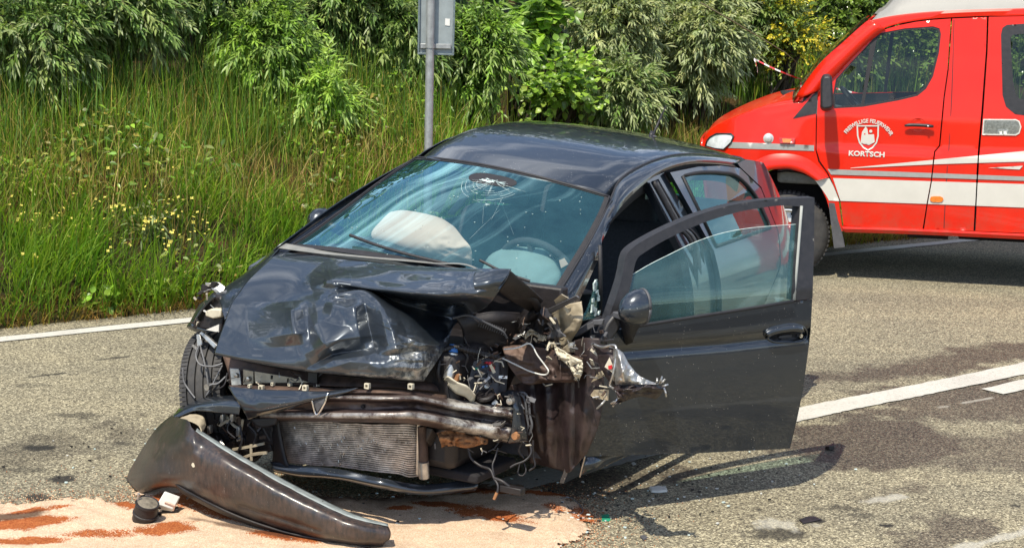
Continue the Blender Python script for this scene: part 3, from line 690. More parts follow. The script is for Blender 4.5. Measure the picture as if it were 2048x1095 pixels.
q4 = [sg_at(835, 109, -.045), sg_at(908, 111, -.045), sg_at(914, -130, -.045), sg_at(838, -130, -.045)]
bk = Vector((0.05, -1, 0)).normalized() * -.012
MB().hexa(q4, [p + bk for p in q4]).build('sign_panel', M['sign_back'], sg, bevel=.003)
ed = MB()
for i in range(4):
    a, b = q4[i], q4[(i + 1) % 4]; d = (b - a).normalized(); nn = Vector((0.05, -1, 0)).normalized(); cen4 = sum(q4, Vector()) / 4; inn = (cen4 - (a + b) / 2); inn = (inn - d * inn.dot(d)).normalized()
    if i in (0, 2): a, b = a + d * .0, b
    ed.obox((a + b) / 2 + nn * .006 + inn * .007, d * ((b - a).length / 2 - (.016 if i in (1, 3) else 0)), nn * .011, inn * .007)
ed.build('rim', M['sign_edge'], sg, bevel=.002)
for vv in (92, -95):
    a, b = sg_at(841, vv, -.03), sg_at(902, vv + 1, -.03); d = (b - a) / 2
    MB().obox((a + b) / 2, d, (0, -.012, 0), (0, 0, .017)).build('bracket', M['galvanised'], sg, bevel=.003)
    c_ = sg_at(860.5 - (vv - 92) * .015, vv); MB().lathe(c_, (0, 0, 1), [(.0325, -.014), (.036, -.014), (.036, .014), (.0325, .014)], 20).build('clamp', M['galvanised'], sg, smooth=True, auto=40)
s1 = [sg_at(890, 51, -.041), sg_at(899.5, 52, -.041), sg_at(900, 38, -.041), sg_at(890.5, 37, -.041)]
MB().hexa(s1, [p + Vector((0, .002, 0)) for p in s1]).build('sticker', M['paper_white'], sg)
# ------------------------------------------------------------------ the fire brigade van behind
from mathutils.geometry import delaunay_2d_cdt
VA = -0.20; VV = np.array([2.07, 13.06, 0]); VT = np.array([math.cos(VA), math.sin(VA), 0]); VN = np.array([math.sin(VA), -math.cos(VA), 0])
VWID = 1.78
def van_xz(uv):
    P = sight(np.asarray(uv, float), VN, VV) - VV; return P @ VT, P[..., 2]
def van_pt(X, d, z):
    X, d, z = np.broadcast_arrays(np.asarray(X, float), np.asarray(d, float), np.asarray(z, float))
    return VV + X[..., None] * VT - d[..., None] * VN + z[..., None] * np.array([0, 0, 1.0])
def van_depth(X, z):
    """how far the flank lies behind the upright plane through its widest line"""
    d = 0.012 * np.clip((0.75 - z) / .4, 0, 1) ** 2 + np.where(z > 1.24, .125 * (z - 1.24) + .06 * np.clip(z - 1.75, 0, 1) ** 1.5, 0)
    ledge = np.clip((z - 0.97) / .06, 0, 1); d = d + .018 * ledge * ledge * (3 - 2 * ledge) * np.clip((X - .15) / .2, 0, 1)
    d = d + np.where(X < -.10, .32 * np.clip((-.10 - X) / .60, 0, 1.2) ** 2.6, 0)
    d = d + np.where((X < .25) & (z > 1.0), .25 * (z - 1.0) * np.clip((.25 - X) / .6, 0, 1), 0)
    return d
def van_on(uv, off=0.0):
    """photo points -> points on the near flank (off: metres proud of it)"""
    uv = np.asarray(uv, float); X, z = van_xz(uv); d = van_depth(X, z) - off
    for _ in range(3):
        P = sight(uv, np.broadcast_to(VN, uv.shape[:-1] + (3,)), VV - d[..., None] * VN) - VV; X, z = P @ VT, P[..., 2]; d = van_depth(X, z) - off
    return van_pt(X, d, z), X, z
def far_side(P): # mirror a near flank point to the far flank
    d = -((P - VV) @ VN); return P + np.outer(d, VN) - np.outer(VWID - d, VN)
def panel_mesh(outline, holes=(), step=7.0):
    pts = []; edges = []
    def ring(r):
        r = np.asarray(r, float); out = []
        for a, b in zip(r, np.roll(r, -1, 0)):
            k = max(1, int(np.linalg.norm(b - a) / step)); out += [a + (b - a) * i / k for i in range(k)]
        b0 = len(pts); pts.extend(out); edges.extend([(b0 + i, b0 + (i + 1) % len(out)) for i in range(len(out))]); return np.array(out)
    o = ring(outline); hs = [ring(h) for h in holes]
    def inside(p, poly):
        x, y = p; c = False
        for (x0, y0), (x1, y1) in zip(poly, np.roll(poly, -1, 0)):
            if (y0 > y) != (y1 > y) and x < (x1 - x0) * (y - y0) / (y1 - y0) + x0: c = not c
        return c
    lo, hi = o.min(0), o.max(0)
    for x in np.arange(lo[0] + step * .7, hi[0], step * 1.6):
        for y in np.arange(lo[1] + step * .7, hi[1], step * 1.6):
            if inside((x, y), o) and not any(inside((x, y), h) for h in hs): pts.append(np.array((x, y)))
    v, e, f, *_ = delaunay_2d_cdt([Vector(p) for p in pts], edges, [], 0, 1e-4)
    v = np.array([tuple(p) for p in v]); keep = []
    for q in f:
        c = v[list(q)].mean(0)
        if inside(c, o) and not any(inside(c, h) for h in hs): keep.append(q)
    return v, keep
def van_panel(name, outline, mat, parent, holes=(), off=0.0, thick=.02, step=7.0, mirror=False, smooth=True):
    v, f = panel_mesh(outline, holes, step); P, _, _ = van_on(v, off)
    if mirror: P = far_side(P)
    return solid_panel(name, P, f, mat, parent, VN * (-1 if mirror else 1), thick, smooth)
# paints
t = NT('red_paint'); f = t.noise(3, 3, .5)
sz = t.new('ShaderNodeSeparateXYZ'); t.link(t.coord(), sz.inputs[0]); low = t.ramp(sz.outputs[2], [(.36, 1), (.62, .25), (1.0, .0)]); dirt = t.math('MULTIPLY', low, t.ramp(t.noise(11, 6, .7), [(.40, 0), (.75, .55)]), True)
t.set(color=t.mix(dirt, t.ramp(f, [(0.3, (0.62, 0.013, 0.002)), (0.7, (0.69, 0.018, 0.003))]), (.16, .10, .06)), rough=.30, coat=.40, coatr=.04, spec=.3); M['red_paint'] = t.m
simple('roof_grey', (0.26, 0.25, 0.23), .45, var=.06, scale=5, coat=.3)
simple('stripe_white', (0.58, 0.555, 0.50), .4, var=.04, scale=8); simple('stripe_silver', (0.34, 0.34, 0.32), .38, var=.06, scale=30, metal=.15)
simple('black_plastic', (0.020, 0.019, 0.022), .5, var=.3, scale=40, bump=.15, bscale=300)
simple('grey_plastic', (0.075, 0.075, 0.082), .6, var=.2, scale=30, bump=.15, bscale=300)
simple('dark_void', (0.012, 0.010, 0.012), .9); simple('rubber_seal', (0.016, 0.015, 0.018), .6)
simple('tyre_rubber', (0.030, 0.029, 0.030), .75, var=.3, scale=30, dust=.35, dustcol=(.12, .105, .085)); simple('rim_steel', (0.62, 0.62, 0.60), .35, metal=.5, var=.08)
simple('amber', (0.80, 0.20, 0.02), .2, coat=1.0); simple('red_lens', (.5, .02, .01), .2, coat=1.0); simple('chrome', (0.75, 0.75, 0.76), .12, metal=1.0, var=.05); simple('fabric_dark', (0.030, 0.030, 0.036), .95, var=.3, scale=60)
def glass_mat(name, tint, ior=1.5, rough=0.0, gain=1.0, film=0.0, filmcol=(.6, .6, .58), gloss=(0.95, 1.0, 1.0)):
    """thin pane: tinted see-through, mirror by Fresnel, and a dusty film that scatters a little"""
    t = NT(name); t.n.remove(t.b)
    fr = t.new('ShaderNodeFresnel'); gm_ = t.new('ShaderNodeNewGeometry'); t.link(t.math('ADD', ior, t.math('MULTIPLY', gm_.outputs['Backfacing'], 1 / ior - ior)), fr.inputs['IOR'])
    tr = t.new('ShaderNodeBsdfTransparent'); tr.inputs[0].default_value = (*tint, 1)
    gl = t.new('ShaderNodeBsdfGlossy'); gl.inputs['Roughness'].default_value = rough; gl.inputs[0].default_value = (*gloss, 1)
    base = tr.outputs[0]
    if film:
        df = t.new('ShaderNodeBsdfDiffuse'); df.inputs[0].default_value = (*filmcol, 1); m0 = t.new('ShaderNodeMixShader')
        t.link(t.ramp(t.noise(4.5, 6, .65), [(.3, film * .55), (.75, film * 1.5)]), m0.inputs[0]); t.link(tr.outputs[0], m0.inputs[1]); t.link(df.outputs[0], m0.inputs[2]); base = m0.outputs[0]
    mx = t.new('ShaderNodeMixShader')
    fac = fr.outputs[0] if gain == 1.0 else t.math('MULTIPLY', fr.outputs[0], gain, True)
    t.link(fac, mx.inputs[0]); t.link(base, mx.inputs[1]); t.link(gl.outputs[0], mx.inputs[2]); t.link(mx.outputs[0], t.out.inputs[0])
    M[name] = t.m
glass_mat('van_glass', (0.56, 0.64, 0.62)); glass_mat('van_glass_dark', (0.45, 0.52, 0.50)); glass_mat('lamp_glass', (0.95, 0.97, 0.98), gain=.6)
van = empty('fire_van', tuple(VV), 'red fire brigade van with white and silver side stripes and pale grey high roof', 'van')
SILL = lambda x: 462.5 + (x - 1690) * .0425
# ---- near flank
door_out = [(1634, 228), (1633, 300), (1640, 322), (1656, 345), (1668, 372), (1681, 402), (1687, 452), (1845, 458.5), (1853, 409), (1861, 368), (1868, 303), (1878, 291), (1887, 195), (1895, 139), (1902, 37.5), (1866, 40), (1832, 44), (1797, 51), (1767, 60), (1745, 75), (1712, 105), (1679, 138), (1650, 170), (1636, 195)]
win_hole = [(1668, 217), (1666, 190), (1672, 158), (1700, 127), (1728, 98), (1746, 78), (1762, 66), (1810, 57), (1866, 53), (1879, 57), (1882, 68), (1878, 105), (1866, 153), (1852, 178), (1835, 192), (1798, 201), (1725, 214)]
fd = van_panel('front_door', door_out, M['red_paint'], van, [win_hole], thick=.035, step=4.5)
def shrink(poly, k):
    p = np.array(poly, float); c = p.mean(0); return c + (p - c) * k
def band(name, outer, inner, mat, parent, off, thick=.012, mirror=False): return van_panel(name, outer, mat, parent, [inner], off=off, thick=thick, step=3, mirror=mirror)
qw = [(1671, 214), (1669.5, 190), (1676, 159), (1702, 129), (1730, 99), (1741, 87), (1722, 209)]
mw = [(1728, 209.5), (1754, 77), (1765, 69), (1811, 60.5), (1864, 57), (1875, 60), (1878, 69), (1874, 104), (1862, 151), (1849, 174), (1833, 188), (1797, 197)]
van_panel('window_frame', win_hole, M['rubber_seal'], van, [qw, mw], off=-.004, thick=.02, step=6)
van_panel('quarter_window', qw, M['van_glass'], van, off=-.012, thick=0, step=12); van_panel('door_window', mw, M['van_glass'], van, off=-.012, thick=0, step=12)
# mirror foot triangle, fender, flare, posts, sliding door
van_panel('mirror_corner', [(1636, 178), (1586, 237), (1632.5, 226.5)], M['black_plastic'], van, off=.004, thick=.02)
fen = [(1409, 300), (1404, 290), (1408, 278), (1420, 262), (1440, 250), (1480, 233), (1530, 216), (1575, 207), (1605, 206), (1636, 178), (1632, 228), (1631, 300), (1637, 324), (1654, 347), (1664, 372), (1678, 404), (1684, 452), (1690, 462), (1669, 462), (1657, 412), (1653, 398), (1643, 377), (1628, 358), (1607, 346), (1577, 337), (1544, 339), (1520, 347), (1504, 360), (1490, 385), (1483, 420), (1480, 452), (1424, 446), (1412, 380)]
van_panel('front_wing', fen, M['red_paint'], van, thick=.03)
fl_o = [(1486, 345), (1500, 328), (1533, 311), (1566, 307), (1599, 311), (1626, 324), (1658, 354)]; fl_i = [(1632, 361), (1607, 346), (1577, 337), (1544, 339), (1520, 347), (1504, 360), (1494, 378)]
a, _, _ = van_on(np.array(fl_o), .002); b, _, _ = van_on(np.array(fl_i), .035); n_ = 40
A = crom(a, n_); B = crom(b[::-1], n_)
fr_ = MB(); rows = [A + (B - A) * q + np.outer(np.full(n_, .012 * math.sin(q * 3.14)), VN) for q in (0, .25, .5, .75, 1)] + [B - VN * .03 - np.array([0, 0, .004]), B - VN * .10]
fr_.grid([[tuple(p) for p in r_] for r_ in rows]); fr_.build('wheel_arch_flare', M['red_paint'], van, smooth=True)
lo_f = [(1628, 358), (1645, 354), (1659, 357), (1667, 372), (1679, 402), (1658, 401), (1652, 390), (1643, 377)]
van_panel('wing_stripe', lo_f, M['stripe_white'], van, off=.003, thick=0)
post = [(1904.5, 37.5), (1974, 34.5), (1972, 99), (1963, 220), (1955, 310), (1951, 384), (1947, 461.5), (1848, 458), (1855.5, 409), (1863.5, 368), (1870.5, 304), (1880.5, 292), (1889.5, 195), (1897.5, 139)]
van_panel('side_post', post, M['red_paint'], van, thick=.03)
g1, _, _ = van_on(np.array([(1908, 40), (1905, 150), (1902, 220), (1898, 294), (1894, 343), (1890, 412), (1888, 456)]), .0012)
MB().tube([tuple(p) for p in crom(g1, 24)], .0028, 4).build('seam', M['rubber_seal'], van)
sld = [(1977.5, 34), (2060, 32.5), (2250, 28), (2420, 25), (2420, 484), (2250, 477), (2060, 466), (1951, 461.6), (1955, 384), (1959, 310), (1967, 220), (1975.5, 99)]
sw_o = [(2002, 70), (2005, 56), (2014, 50), (2060, 47), (2235, 41), (2243, 50), (2246, 225), (2236, 240), (2060, 232), (2030, 228), (2012, 213), (2005, 190)]
sw_i = [(2021, 76), (2026, 70), (2060, 67), (2222, 62), (2228, 70), (2230, 205), (2222, 214), (2060, 203), (2040, 198), (2031, 187), (2026, 160)]
van_panel('sliding_door', sld, M['red_paint'], van, [sw_o], thick=.035, step=9)
band('window_surround', sw_o, sw_i, M['black_plastic'], van, .003); van_panel('side_window', sw_i, M['van_glass_dark'], van, off=-.004, thick=0, step=14)
sw_l = [(2024, 78), (2028, 73), (2060, 70), (2060, 72), (2029, 75), (2026, 79), (2030, 160), (2035, 186), (2043, 195), (2060, 200), (2060, 202), (2041, 197), (2033, 187), (2028, 161)]
# rear quarter with its wheel arch, to close the body beyond the frame
Xr = np.array([2425, 2425, 2660, 2800, 2800, 2740, 2735, 2700, 2640, 2580, 2540, 2530]); Yr = np.array([484, 25, 20, 20, 500, 498, 430, 385, 370, 385, 430, 490])
van_panel('rear_quarter', list(zip(Xr, Yr)), M['red_paint'], van, thick=.03, step=14)
# sill rail, gutter strip
def rail(name, top, bot, mat, off, steps=40, wrap=.05):
    a, _, _ = van_on(crom(top, steps), off); b, _, _ = van_on(crom(bot, steps), off * .6)
    mb = MB(); mb.grid([[tuple(p) for p in a - VN * wrap], [tuple(p) for p in a], [tuple(p) for p in a + (b - a) * .35 + VN * .008], [tuple(p) for p in b], [tuple(p) for p in b - VN * wrap]])
    return mb.build(name, mat, van, smooth=True, auto=35)
rail('sill_rail', [(1684, 453), (1840, 458), (2048, 467.5), (2420, 484)], [(1690, 464), (1840, 469), (2048, 478.5), (2420, 497)], M['red_paint'], .014)
gl_t = [(1741, 41), (1784, 32), (1845, 24.5), (1915, 20.5), (1976, 18.5), (2048, 16.5), (2420, 6)]; gl_b = [(1743, 74), (1767, 57.5), (1797, 48), (1832, 41.5), (1866, 37.5), (1904, 35), (1976, 32), (2048, 31.5), (2420, 23)]
rail('roof_rail', gl_t, gl_b, M['red_paint'], .004, 60, .06)
# A pillar on both sides and windscreen
ap_o = np.array([(1588, 205), (1640, 134), (1690, 88), (1728, 54), (1744, 42)]); ap_i = np.array([(1634, 180), (1652, 164), (1712, 102), (1745, 72), (1768, 56)])
na, _, _ = van_on(crom(ap_o, 20), .004); nb, _, _ = van_on(crom(ap_i, 20), .004)
for mir in (False, True):
    a, b = (far_side(na), far_side(nb)) if mir else (na, nb)
    sgn = 1 if mir else -1
    mb = MB(); mb.grid([[tuple(p) for p in r_] for r_ in (a + sgn * VN * -.0 + VT * .03 - sgn * VN * -.05 * 0, a, a + (b - a) * .5 - sgn * VN * .012, b, b + sgn * VN * .05)])
    mb.build('front_pillar', M['red_paint'], van, smooth=True, thick=.02)
fa = far_side(na)
rows = []
for q in np.linspace(0, 1, 13):
    bul = math.sin(q * math.pi) ** .8
    rows.append([tuple(p) for p in na + (fa - na) * q - VT * (.01 + .045 * bul) + np.array([0, 0, .012 * bul])])
wsm = MB().grid(rows); wsm.build('windscreen', M['van_glass_dark'], van, smooth=True)
# bonnet across the width, grille and bumper
hb = np.array([(1408, 279), (1420, 262), (1440, 250), (1480, 233), (1530, 216), (1575, 207), (1605, 206)]); nh, _, _ = van_on(crom(hb, 24), .0); fh = far_side(nh)
rows = []
for q in np.linspace(0, 1, 17):
    bul = math.sin(q * math.pi) ** .6; w = np.linspace(1, .4, 24)[:, None]
    rows.append([tuple(p) for p in nh + (fh - nh) * q + np.array([0, 0, .045]) * bul * np.linspace(.35, 1, 24)[:, None] - VT * .02 * bul * w])
MB().grid(rows).build('bonnet', M['red_paint'], van, smooth=True, thick=.01)
cw, _, _ = van_on(np.array([(1575, 206.5), (1607, 205)])); cf_ = far_side(cw)
MB().grid([[tuple(p) for p in cw], [tuple(p) for p in (cw + cf_) / 2 - VT * .1 + np.array([0, 0, .035])], [tuple(p) for p in cf_]]).build('scuttle', M['black_plastic'], van, smooth=True, thick=.02)
ng, _, _ = van_on(np.array([(1408, 279), (1406, 300), (1412, 360), (1416, 400), (1424, 446)])); fg = far_side(ng)
rows = []
for q in np.linspace(0, 1, 15):
    rows.append([tuple(p) for p in ng + (fg - ng) * q - VT * .03 * math.sin(q * math.pi) ** .5])
MB().grid(rows).build('front_bumper', M['red_paint'], van, smooth=True, thick=.02)
# roof: high grey top
rt = MB(); prof = [(0.0, -.004), (.05, .05), (.13, .16), (.24, .27), (.42, .36), (.65, .40), (.89, .41)]
base_px = crom([(1743, 41), (1784, 32), (1845, 24.5), (1915, 20.5), (1976, 18.5), (2048, 16.5), (2420, 6), (2800, -5)], 50); bp, bx_, bz_ = van_on(base_px, .0)
rows = []
for d, hgt in prof + [(VWID - p[0], p[1]) for p in prof[::-1][1:]]:
    lag = np.clip(hgt / .41, 0, 1); X = bx_.copy(); dd0 = van_depth(bx_, bz_)
    z = bz_ + np.minimum(hgt, .85 * np.clip((X - X[0]) * 1.0 + .02, 0, 9)); Xs = X + np.where(np.arange(len(X)) == 0, 0, 0)
    w = np.clip((X - X[0]) / .35, 0, 1) ** .6
    dep = dd0 + (d if d < VWID / 2 else d - 2 * dd0)
    rows.append([tuple(p) for p in van_pt(Xs + hgt * .35 * (1 - w), dep, z + 0 * w)])
rt.grid(rows).build('high_roof', M['roof_grey'], van, smooth=True)
# far flank, rear end, floor
body_px = [(1636, 178), (1632, 228), (1631, 300), (1654, 347), (1684, 452), (1690, 463), (2048, 478), (2800, 505), (2800, -4), (2048, 17), (1915, 21), (1845, 25), (1784, 33), (1745, 55), (1690, 98)]
far_hole = [(1650, 218), (1668, 150), (1716, 100), (1760, 62), (1958, 50), (1952, 214), (1800, 214)]
van_panel('far_side', body_px, M['red_paint'], van, [far_hole, sw_o], thick=.03, step=14, mirror=True)
van_panel('inner_lining', [(p[0] + (12 if p[0] < 1700 else 0), p[1]) for p in body_px[1:]], M['fabric_dark'], van, [far_hole, sw_o], off=-.05, thick=0, step=14, mirror=True)
fbar = [(1786, 60), (1794, 60), (1776, 214), (1768, 214)]; van_panel('far_window_bar', fbar, M['black_plastic'], van, off=.0, thick=.03, step=20, mirror=True)
van_panel('far_wing', fen, M['red_paint'], van, thick=.03, step=14, mirror=True)
e, _, _ = van_on(np.array([(2800, -5), (2800, 200), (2800, 400), (2800, 505)])); ef = far_side(e)
MB().grid([[tuple(p) for p in e], [tuple(p) for p in ef]]).build('rear_doors', M['red_paint'], van, thick=.02)
def van_box(X0, X1, d0, d1, z0, z1): 
    c = van_pt((X0 + X1) / 2, (d0 + d1) / 2, (z0 + z1) / 2); return (Vector(c), Vector(VT) * abs(X1 - X0) / 2, Vector(VN) * abs(d1 - d0) / 2, Vector((0, 0, abs(z1 - z0) / 2)))
MB().obox(*van_box(.46, 4.6, .05, VWID - .05, .42, .52)).build('floor_pan', M['dark_void'], van)
und = MB(); und.obox(*van_box(.6, 4.4, .35, .5, .36, .419)).obox(*van_box(1.3, 2.1, .6, 1.0, .28, .419)).obox(*van_box(.9, 1.2, .2, .4, .33, .419)); und.build('chassis_rail', M['dark_void'], van)
MB().obox(*van_box(.85, 4.5, .34, VWID - .34, 1.98, 2.0)).build('roof_lining', M['grey_plastic'], van)
simple('van_trim', (.16, .17, .17), .8)
ds = MB(); ds.hexa([van_pt(-.10, q, z) for q, z in ((.14, .7), (.14, 1.28), (.14, 1.28), (.14, .7))][:2] + [van_pt(.42, .14, 1.18), van_pt(.42, .14, .7)], [van_pt(-.10, VWID - .14, .7), van_pt(-.10, VWID - .14, 1.28), van_pt(.42, VWID - .14, 1.18), van_pt(.42, VWID - .14, .7)])
ds.build('dashboard', M['van_trim'], van, bevel=.03)
stw = MB(); sc_ = Vector(van_pt(.47, .48, 1.28)); ax = (Vector(VT) * .8 + Vector((0, 0, .75))).normalized(); u_ = Vector(VN); w_2 = ax.cross(u_)
stw.tube([sc_ + (u_ * math.cos(q / 24 * 6.283) + w_2 * math.sin(q / 24 * 6.283)) * .19 for q in range(24)], .016, 8, closed=True)
for q in (0.3, 2.8, 4.7): stw.tube([sc_, sc_ + (u_ * math.cos(q) + w_2 * math.sin(q)) * .19], .014, 6)
stw.lathe(sc_ - ax * .03, ax, [(0, .0), (.06, .0), (.06, .04), (0, .05)], 16); stw.tube([sc_, sc_ - ax * .4], .03, 8)
stw.build('steering_wheel', M['black_plastic'], van, smooth=True, auto=50)
for d in (.42, 1.32):
    st2 = MB(); st2.obox(*van_box(.62, 1.08, d - .22, d + .22, .80, .93)); st2.obox(*van_box(1.05, 1.17, d - .22, d + .22, .9, 1.38)); st2.obox(*van_box(1.10, 1.17, d - .12, d + .12, 1.41, 1.56)); st2.build('seat', M['fabric_dark'], van, bevel=.03)
MB().obox(*van_box(.75, .95, .45, .85, 1.90, 1.915)).build('sun_visor', M['grey_plastic'], van)
# wheels
def van_wheel(X, d, ax_sign):
    c = Vector(van_pt(X, d, .318)); ax = Vector(VN) * ax_sign
    w = MB().lathe(c, ax, [(.195, -.10), (.255, -.105), (.298, -.085), (.318, -.06), (.318, .06), (.298, .085), (.262, .10), (.205, .092), (.198, .08)], 56)
    for k in range(56):
        an = 2 * math.pi * k / 56; u_ = Vector(VT) * math.cos(an) + Vector((0, 0, 1)) * math.sin(an); v_ = ax.cross(u_)
        for h_ in (-.045, .045): w.obox(c + u_ * .318 + ax * h_, u_ * .006, v_ * .010, ax * .022)
    ty = w.build('wheel', M['tyre_rubber'], van, smooth=True, auto=40)
    rm = MB().lathe(c, ax, [(.20, -.02), (.198, .085), (.188, .088), (.182, .06), (.165, .045), (.10, .055), (.085, .075), (.05, .08), (.0, .08)], 48).build('rim', M['rim_steel'], ty, smooth=True, auto=40)
    hl = MB()
    for k in range(14):
        an = 2 * math.pi * k / 14; u_ = Vector(VT) * math.cos(an) + Vector((0, 0, 1)) * math.sin(an); hl.lathe(c + u_ * .150 + ax * .0505, ax, [(.0, .0), (.016, -.004), (.019, .0015)], 10)
    hl.build('rim_hole', M['dark_void'], ty)['kind'] = 'stuff'
    return ty
van_wheel(0.0, .16, 1); van_wheel(0.0, VWID - .16, -1); van_wheel(3.42, .17, 1); van_wheel(3.42, VWID - .17, -1)
arch = MB(); n2 = 22
ra = [van_pt(.40 * math.cos(math.pi * k / (n2 - 1)) * 1.0, .05, .36 + .44 * math.sin(math.pi * k / (n2 - 1))) for k in range(n2)]; rb = [p - VN * .38 for p in ra]
arch.strip([tuple(p) for p in ra], [tuple(p) for p in rb]); arch.add([tuple(p) for p in rb], [tuple(range(n2))]); arch.build('wheel_arch_liner', M['dark_void'], van)
fp = [(1657, 405), (1669, 406), (1676, 440), (1684, 464), (1690, 494), (1668, 496), (1661, 440)]
van_panel('mud_flap', fp, M['grey_plastic'], van, off=.002, thick=.05)
# mirror
mm = [(1641, 158), (1646, 148), (1658, 147), (1664, 152), (1668, 214), (1663, 221), (1646, 223), (1640, 217)]
P0, _, _ = van_on(np.array(mm), .17); P1, _, _ = van_on(np.array(mm), .30); P1 = P1.mean(0) + (P1 - P1.mean(0)) * .86
mo = MB().hexa([Vector(p) for p in P1], [Vector(p) for p in P0]).build('wing_mirror', M['black_plastic'], van, bevel=.02)
arm = [Vector(van_on(np.array([q]), o_)[0][0]) for q, o_ in (((1662, 212), 0.0), ((1656, 212), .2))]
MB().tube(arm, .022, 8).build('mirror_arm', M['black_plastic'], van, smooth=True)
# handle
hp, _, _ = van_on(np.array([(1809, 251.5), (1822, 250), (1850, 251), (1867, 253)]), .03)
hm = MB().tube([tuple(p) for p in crom(hp, 9)], [.006, .010, .012, .012, .012, .012, .013, .012, .008], 8).build('door_handle', M['black_plastic'], van, smooth=True)
rc, rx_, rz_ = van_on(np.array([(1836, 252)]), .001); rcv = Vector(rc[0])
MB().lathe(rcv, Vector(VN), [(.058, .001), (.054, -.002), (.03, -.0), (.0, .0005)], 24).build('handle_cup', M['red_paint'], van, smooth=True)
kp, _, _ = van_on(np.array([(1856, 252.5)]), .046); MB().lathe(Vector(kp[0]), Vector(VN), [(0, .004), (.007, .003), (.008, -.006)], 12).build('lock', M['chrome'], van, smooth=True)
# stripes, cut at the door gaps
CUTS = [[(1632, 150), (1632, 300), (1638, 323), (1655, 346), (1666, 372), (1679.5, 403), (1685, 453)], [(1903, 36), (1896, 139), (1888, 195), (1879, 291.5), (1869, 303.5), (1862, 368), (1854, 409), (1846, 458)], [(1976, 30), (1974, 99), (1965, 220), (1957, 310), (1953, 384), (1949, 461)]]
def cut_x(k, y): p = np.array(CUTS[k]); return np.interp(y, p[:, 1], p[:, 0])
def stripe(name, top, bot, mat, x_end=2420, off=.005):
    top, bot = np.array(top, float), np.array(bot, float)
    xs0 = [None, 1, 2]
    for seg in range(3):
        L_ = (lambda y: -1e9) if seg == 0 else (lambda y, s=seg: cut_x(s, y) + 1.3)
        R_ = (lambda y, s=seg: cut_x(s + 1, y) - 1.3) if seg < 2 else (lambda y: x_end)
        def edge(poly):
            lo, hi = poly[0, 0], poly[-1, 0]; ym = poly[:, 1].mean()
            a = max(lo, L_(np.interp(max(lo, L_(ym)), poly[:, 0], poly[:, 1]))); b = min(hi, R_(np.interp(min(hi, R_(ym)), poly[:, 0], poly[:, 1])))
            if b - a < 1: return None
            x = np.linspace(a, b, 14); return np.c_[x, np.interp(x, poly[:, 0], poly[:, 1])]
        A_, B_ = edge(top), edge(bot)
        if A_ is None or B_ is None: continue
        rows = [[tuple(p) for p in van_on(A_ + (B_ - A_) * q, off)[0]] for q in np.linspace(0, 1, 8)]
        MB().grid(rows).build(name, mat, van, smooth=True)
stripe('white_stripe', [(1666, 356), (1867, 362.5), (2048, 368), (2420, 380)], [(1681, 401.5), (1850, 407.5), (2048, 415), (2420, 432)], M['stripe_white'])
stripe('silver_stripe', [(1655, 338), (1867, 346), (2048, 353), (2420, 368)], [(1662, 349), (1867, 355.5), (2048, 361.5), (2420, 375)], M['stripe_silver'])
stripe('white_swoosh', [(1701, 335.6), (1867, 319.5), (2048, 302), (2420, 268)], [(1701, 336.4), (1867, 328.5), (2048, 323), (2420, 318)], M['stripe_white'])
van_panel('white_dart', [(1976, 335.5), (2046, 331.5), (2039, 339)], M['stripe_white'], van, off=.005, thick=0)
van_panel('wing_band', [(1463, 284), (1545, 287), (1628, 290.5), (1628, 302), (1545, 299), (1456, 296)], M['stripe_silver'], van, off=.0035, thick=0)
refl = [(1966.5, 238), (2032, 238.5), (2039, 242), (2043, 254), (2039, 267), (2032, 271), (1964, 270)]
band('reflector_frame', refl, [(1969, 240.5), (2031, 241), (2037, 244), (2040, 254), (2037, 265), (2031, 268.5), (1967, 267.5)], M['stripe_white'], van, .006, .004)
simple('reflector_foil', (.24, .245, .22), .35, metal=.5, var=.35, scale=60, bump=.3, bscale=120); van_panel('reflector_plate', [(1969, 240.5), (2031, 241), (2037, 244), (2040, 254), (2037, 265), (2031, 268.5), (1967, 267.5)], M['reflector_foil'], van, off=.004, thick=0)
van_panel('side_marker', [(1860, 398), (1862, 393.5), (1868, 392.3), (1880, 392.6), (1885, 394.5), (1887, 398.5), (1884, 403), (1878, 404.3), (1866, 404), (1861, 402)], M['amber'], van, off=.012, thick=.012)
van_panel('indicator', [(1558, 275), (1590, 276.5), (1588.5, 287), (1560, 286)], M['red_lens'], van, off=.02, thick=.022, step=5); van_panel('indicator_lens', [(1564, 277), (1583, 278), (1580, 285.5), (1566, 285)], M['amber'], van, off=.024, thick=.01, step=5)
bl, _, _ = van_on(np.array([(1537, 277)]), .0); MB().lathe(Vector(bl[0]), Vector(VN), [(.040, .0), (.038, .006), (.026, .010), (.022, .020), (.010, .024), (0, .024)], 20).build('flash_lamp', M['rim_steel'], van, smooth=True, auto=40)
hlp = [(1411, 292), (1414, 281), (1420, 274), (1432, 267.5), (1462, 267.5), (1467, 272), (1462, 285), (1447, 299), (1429, 297)]
simple('lamp_silver', (.80, .81, .80), .45, metal=.0, var=.3, scale=12); van_panel('headlight_reflector', shrink(hlp, .97), M['lamp_silver'], van, off=.004, thick=0, step=4)
van_panel('headlight', hlp, M['lamp_glass'], van, off=.016, thick=0, step=4)
P3, _, _ = van_on(np.array(hlp + hlp[:1]), .010); MB().tube([tuple(p) for p in P3], .006, 5).build('headlight_rim', M['black_plastic'], van, smooth=True)
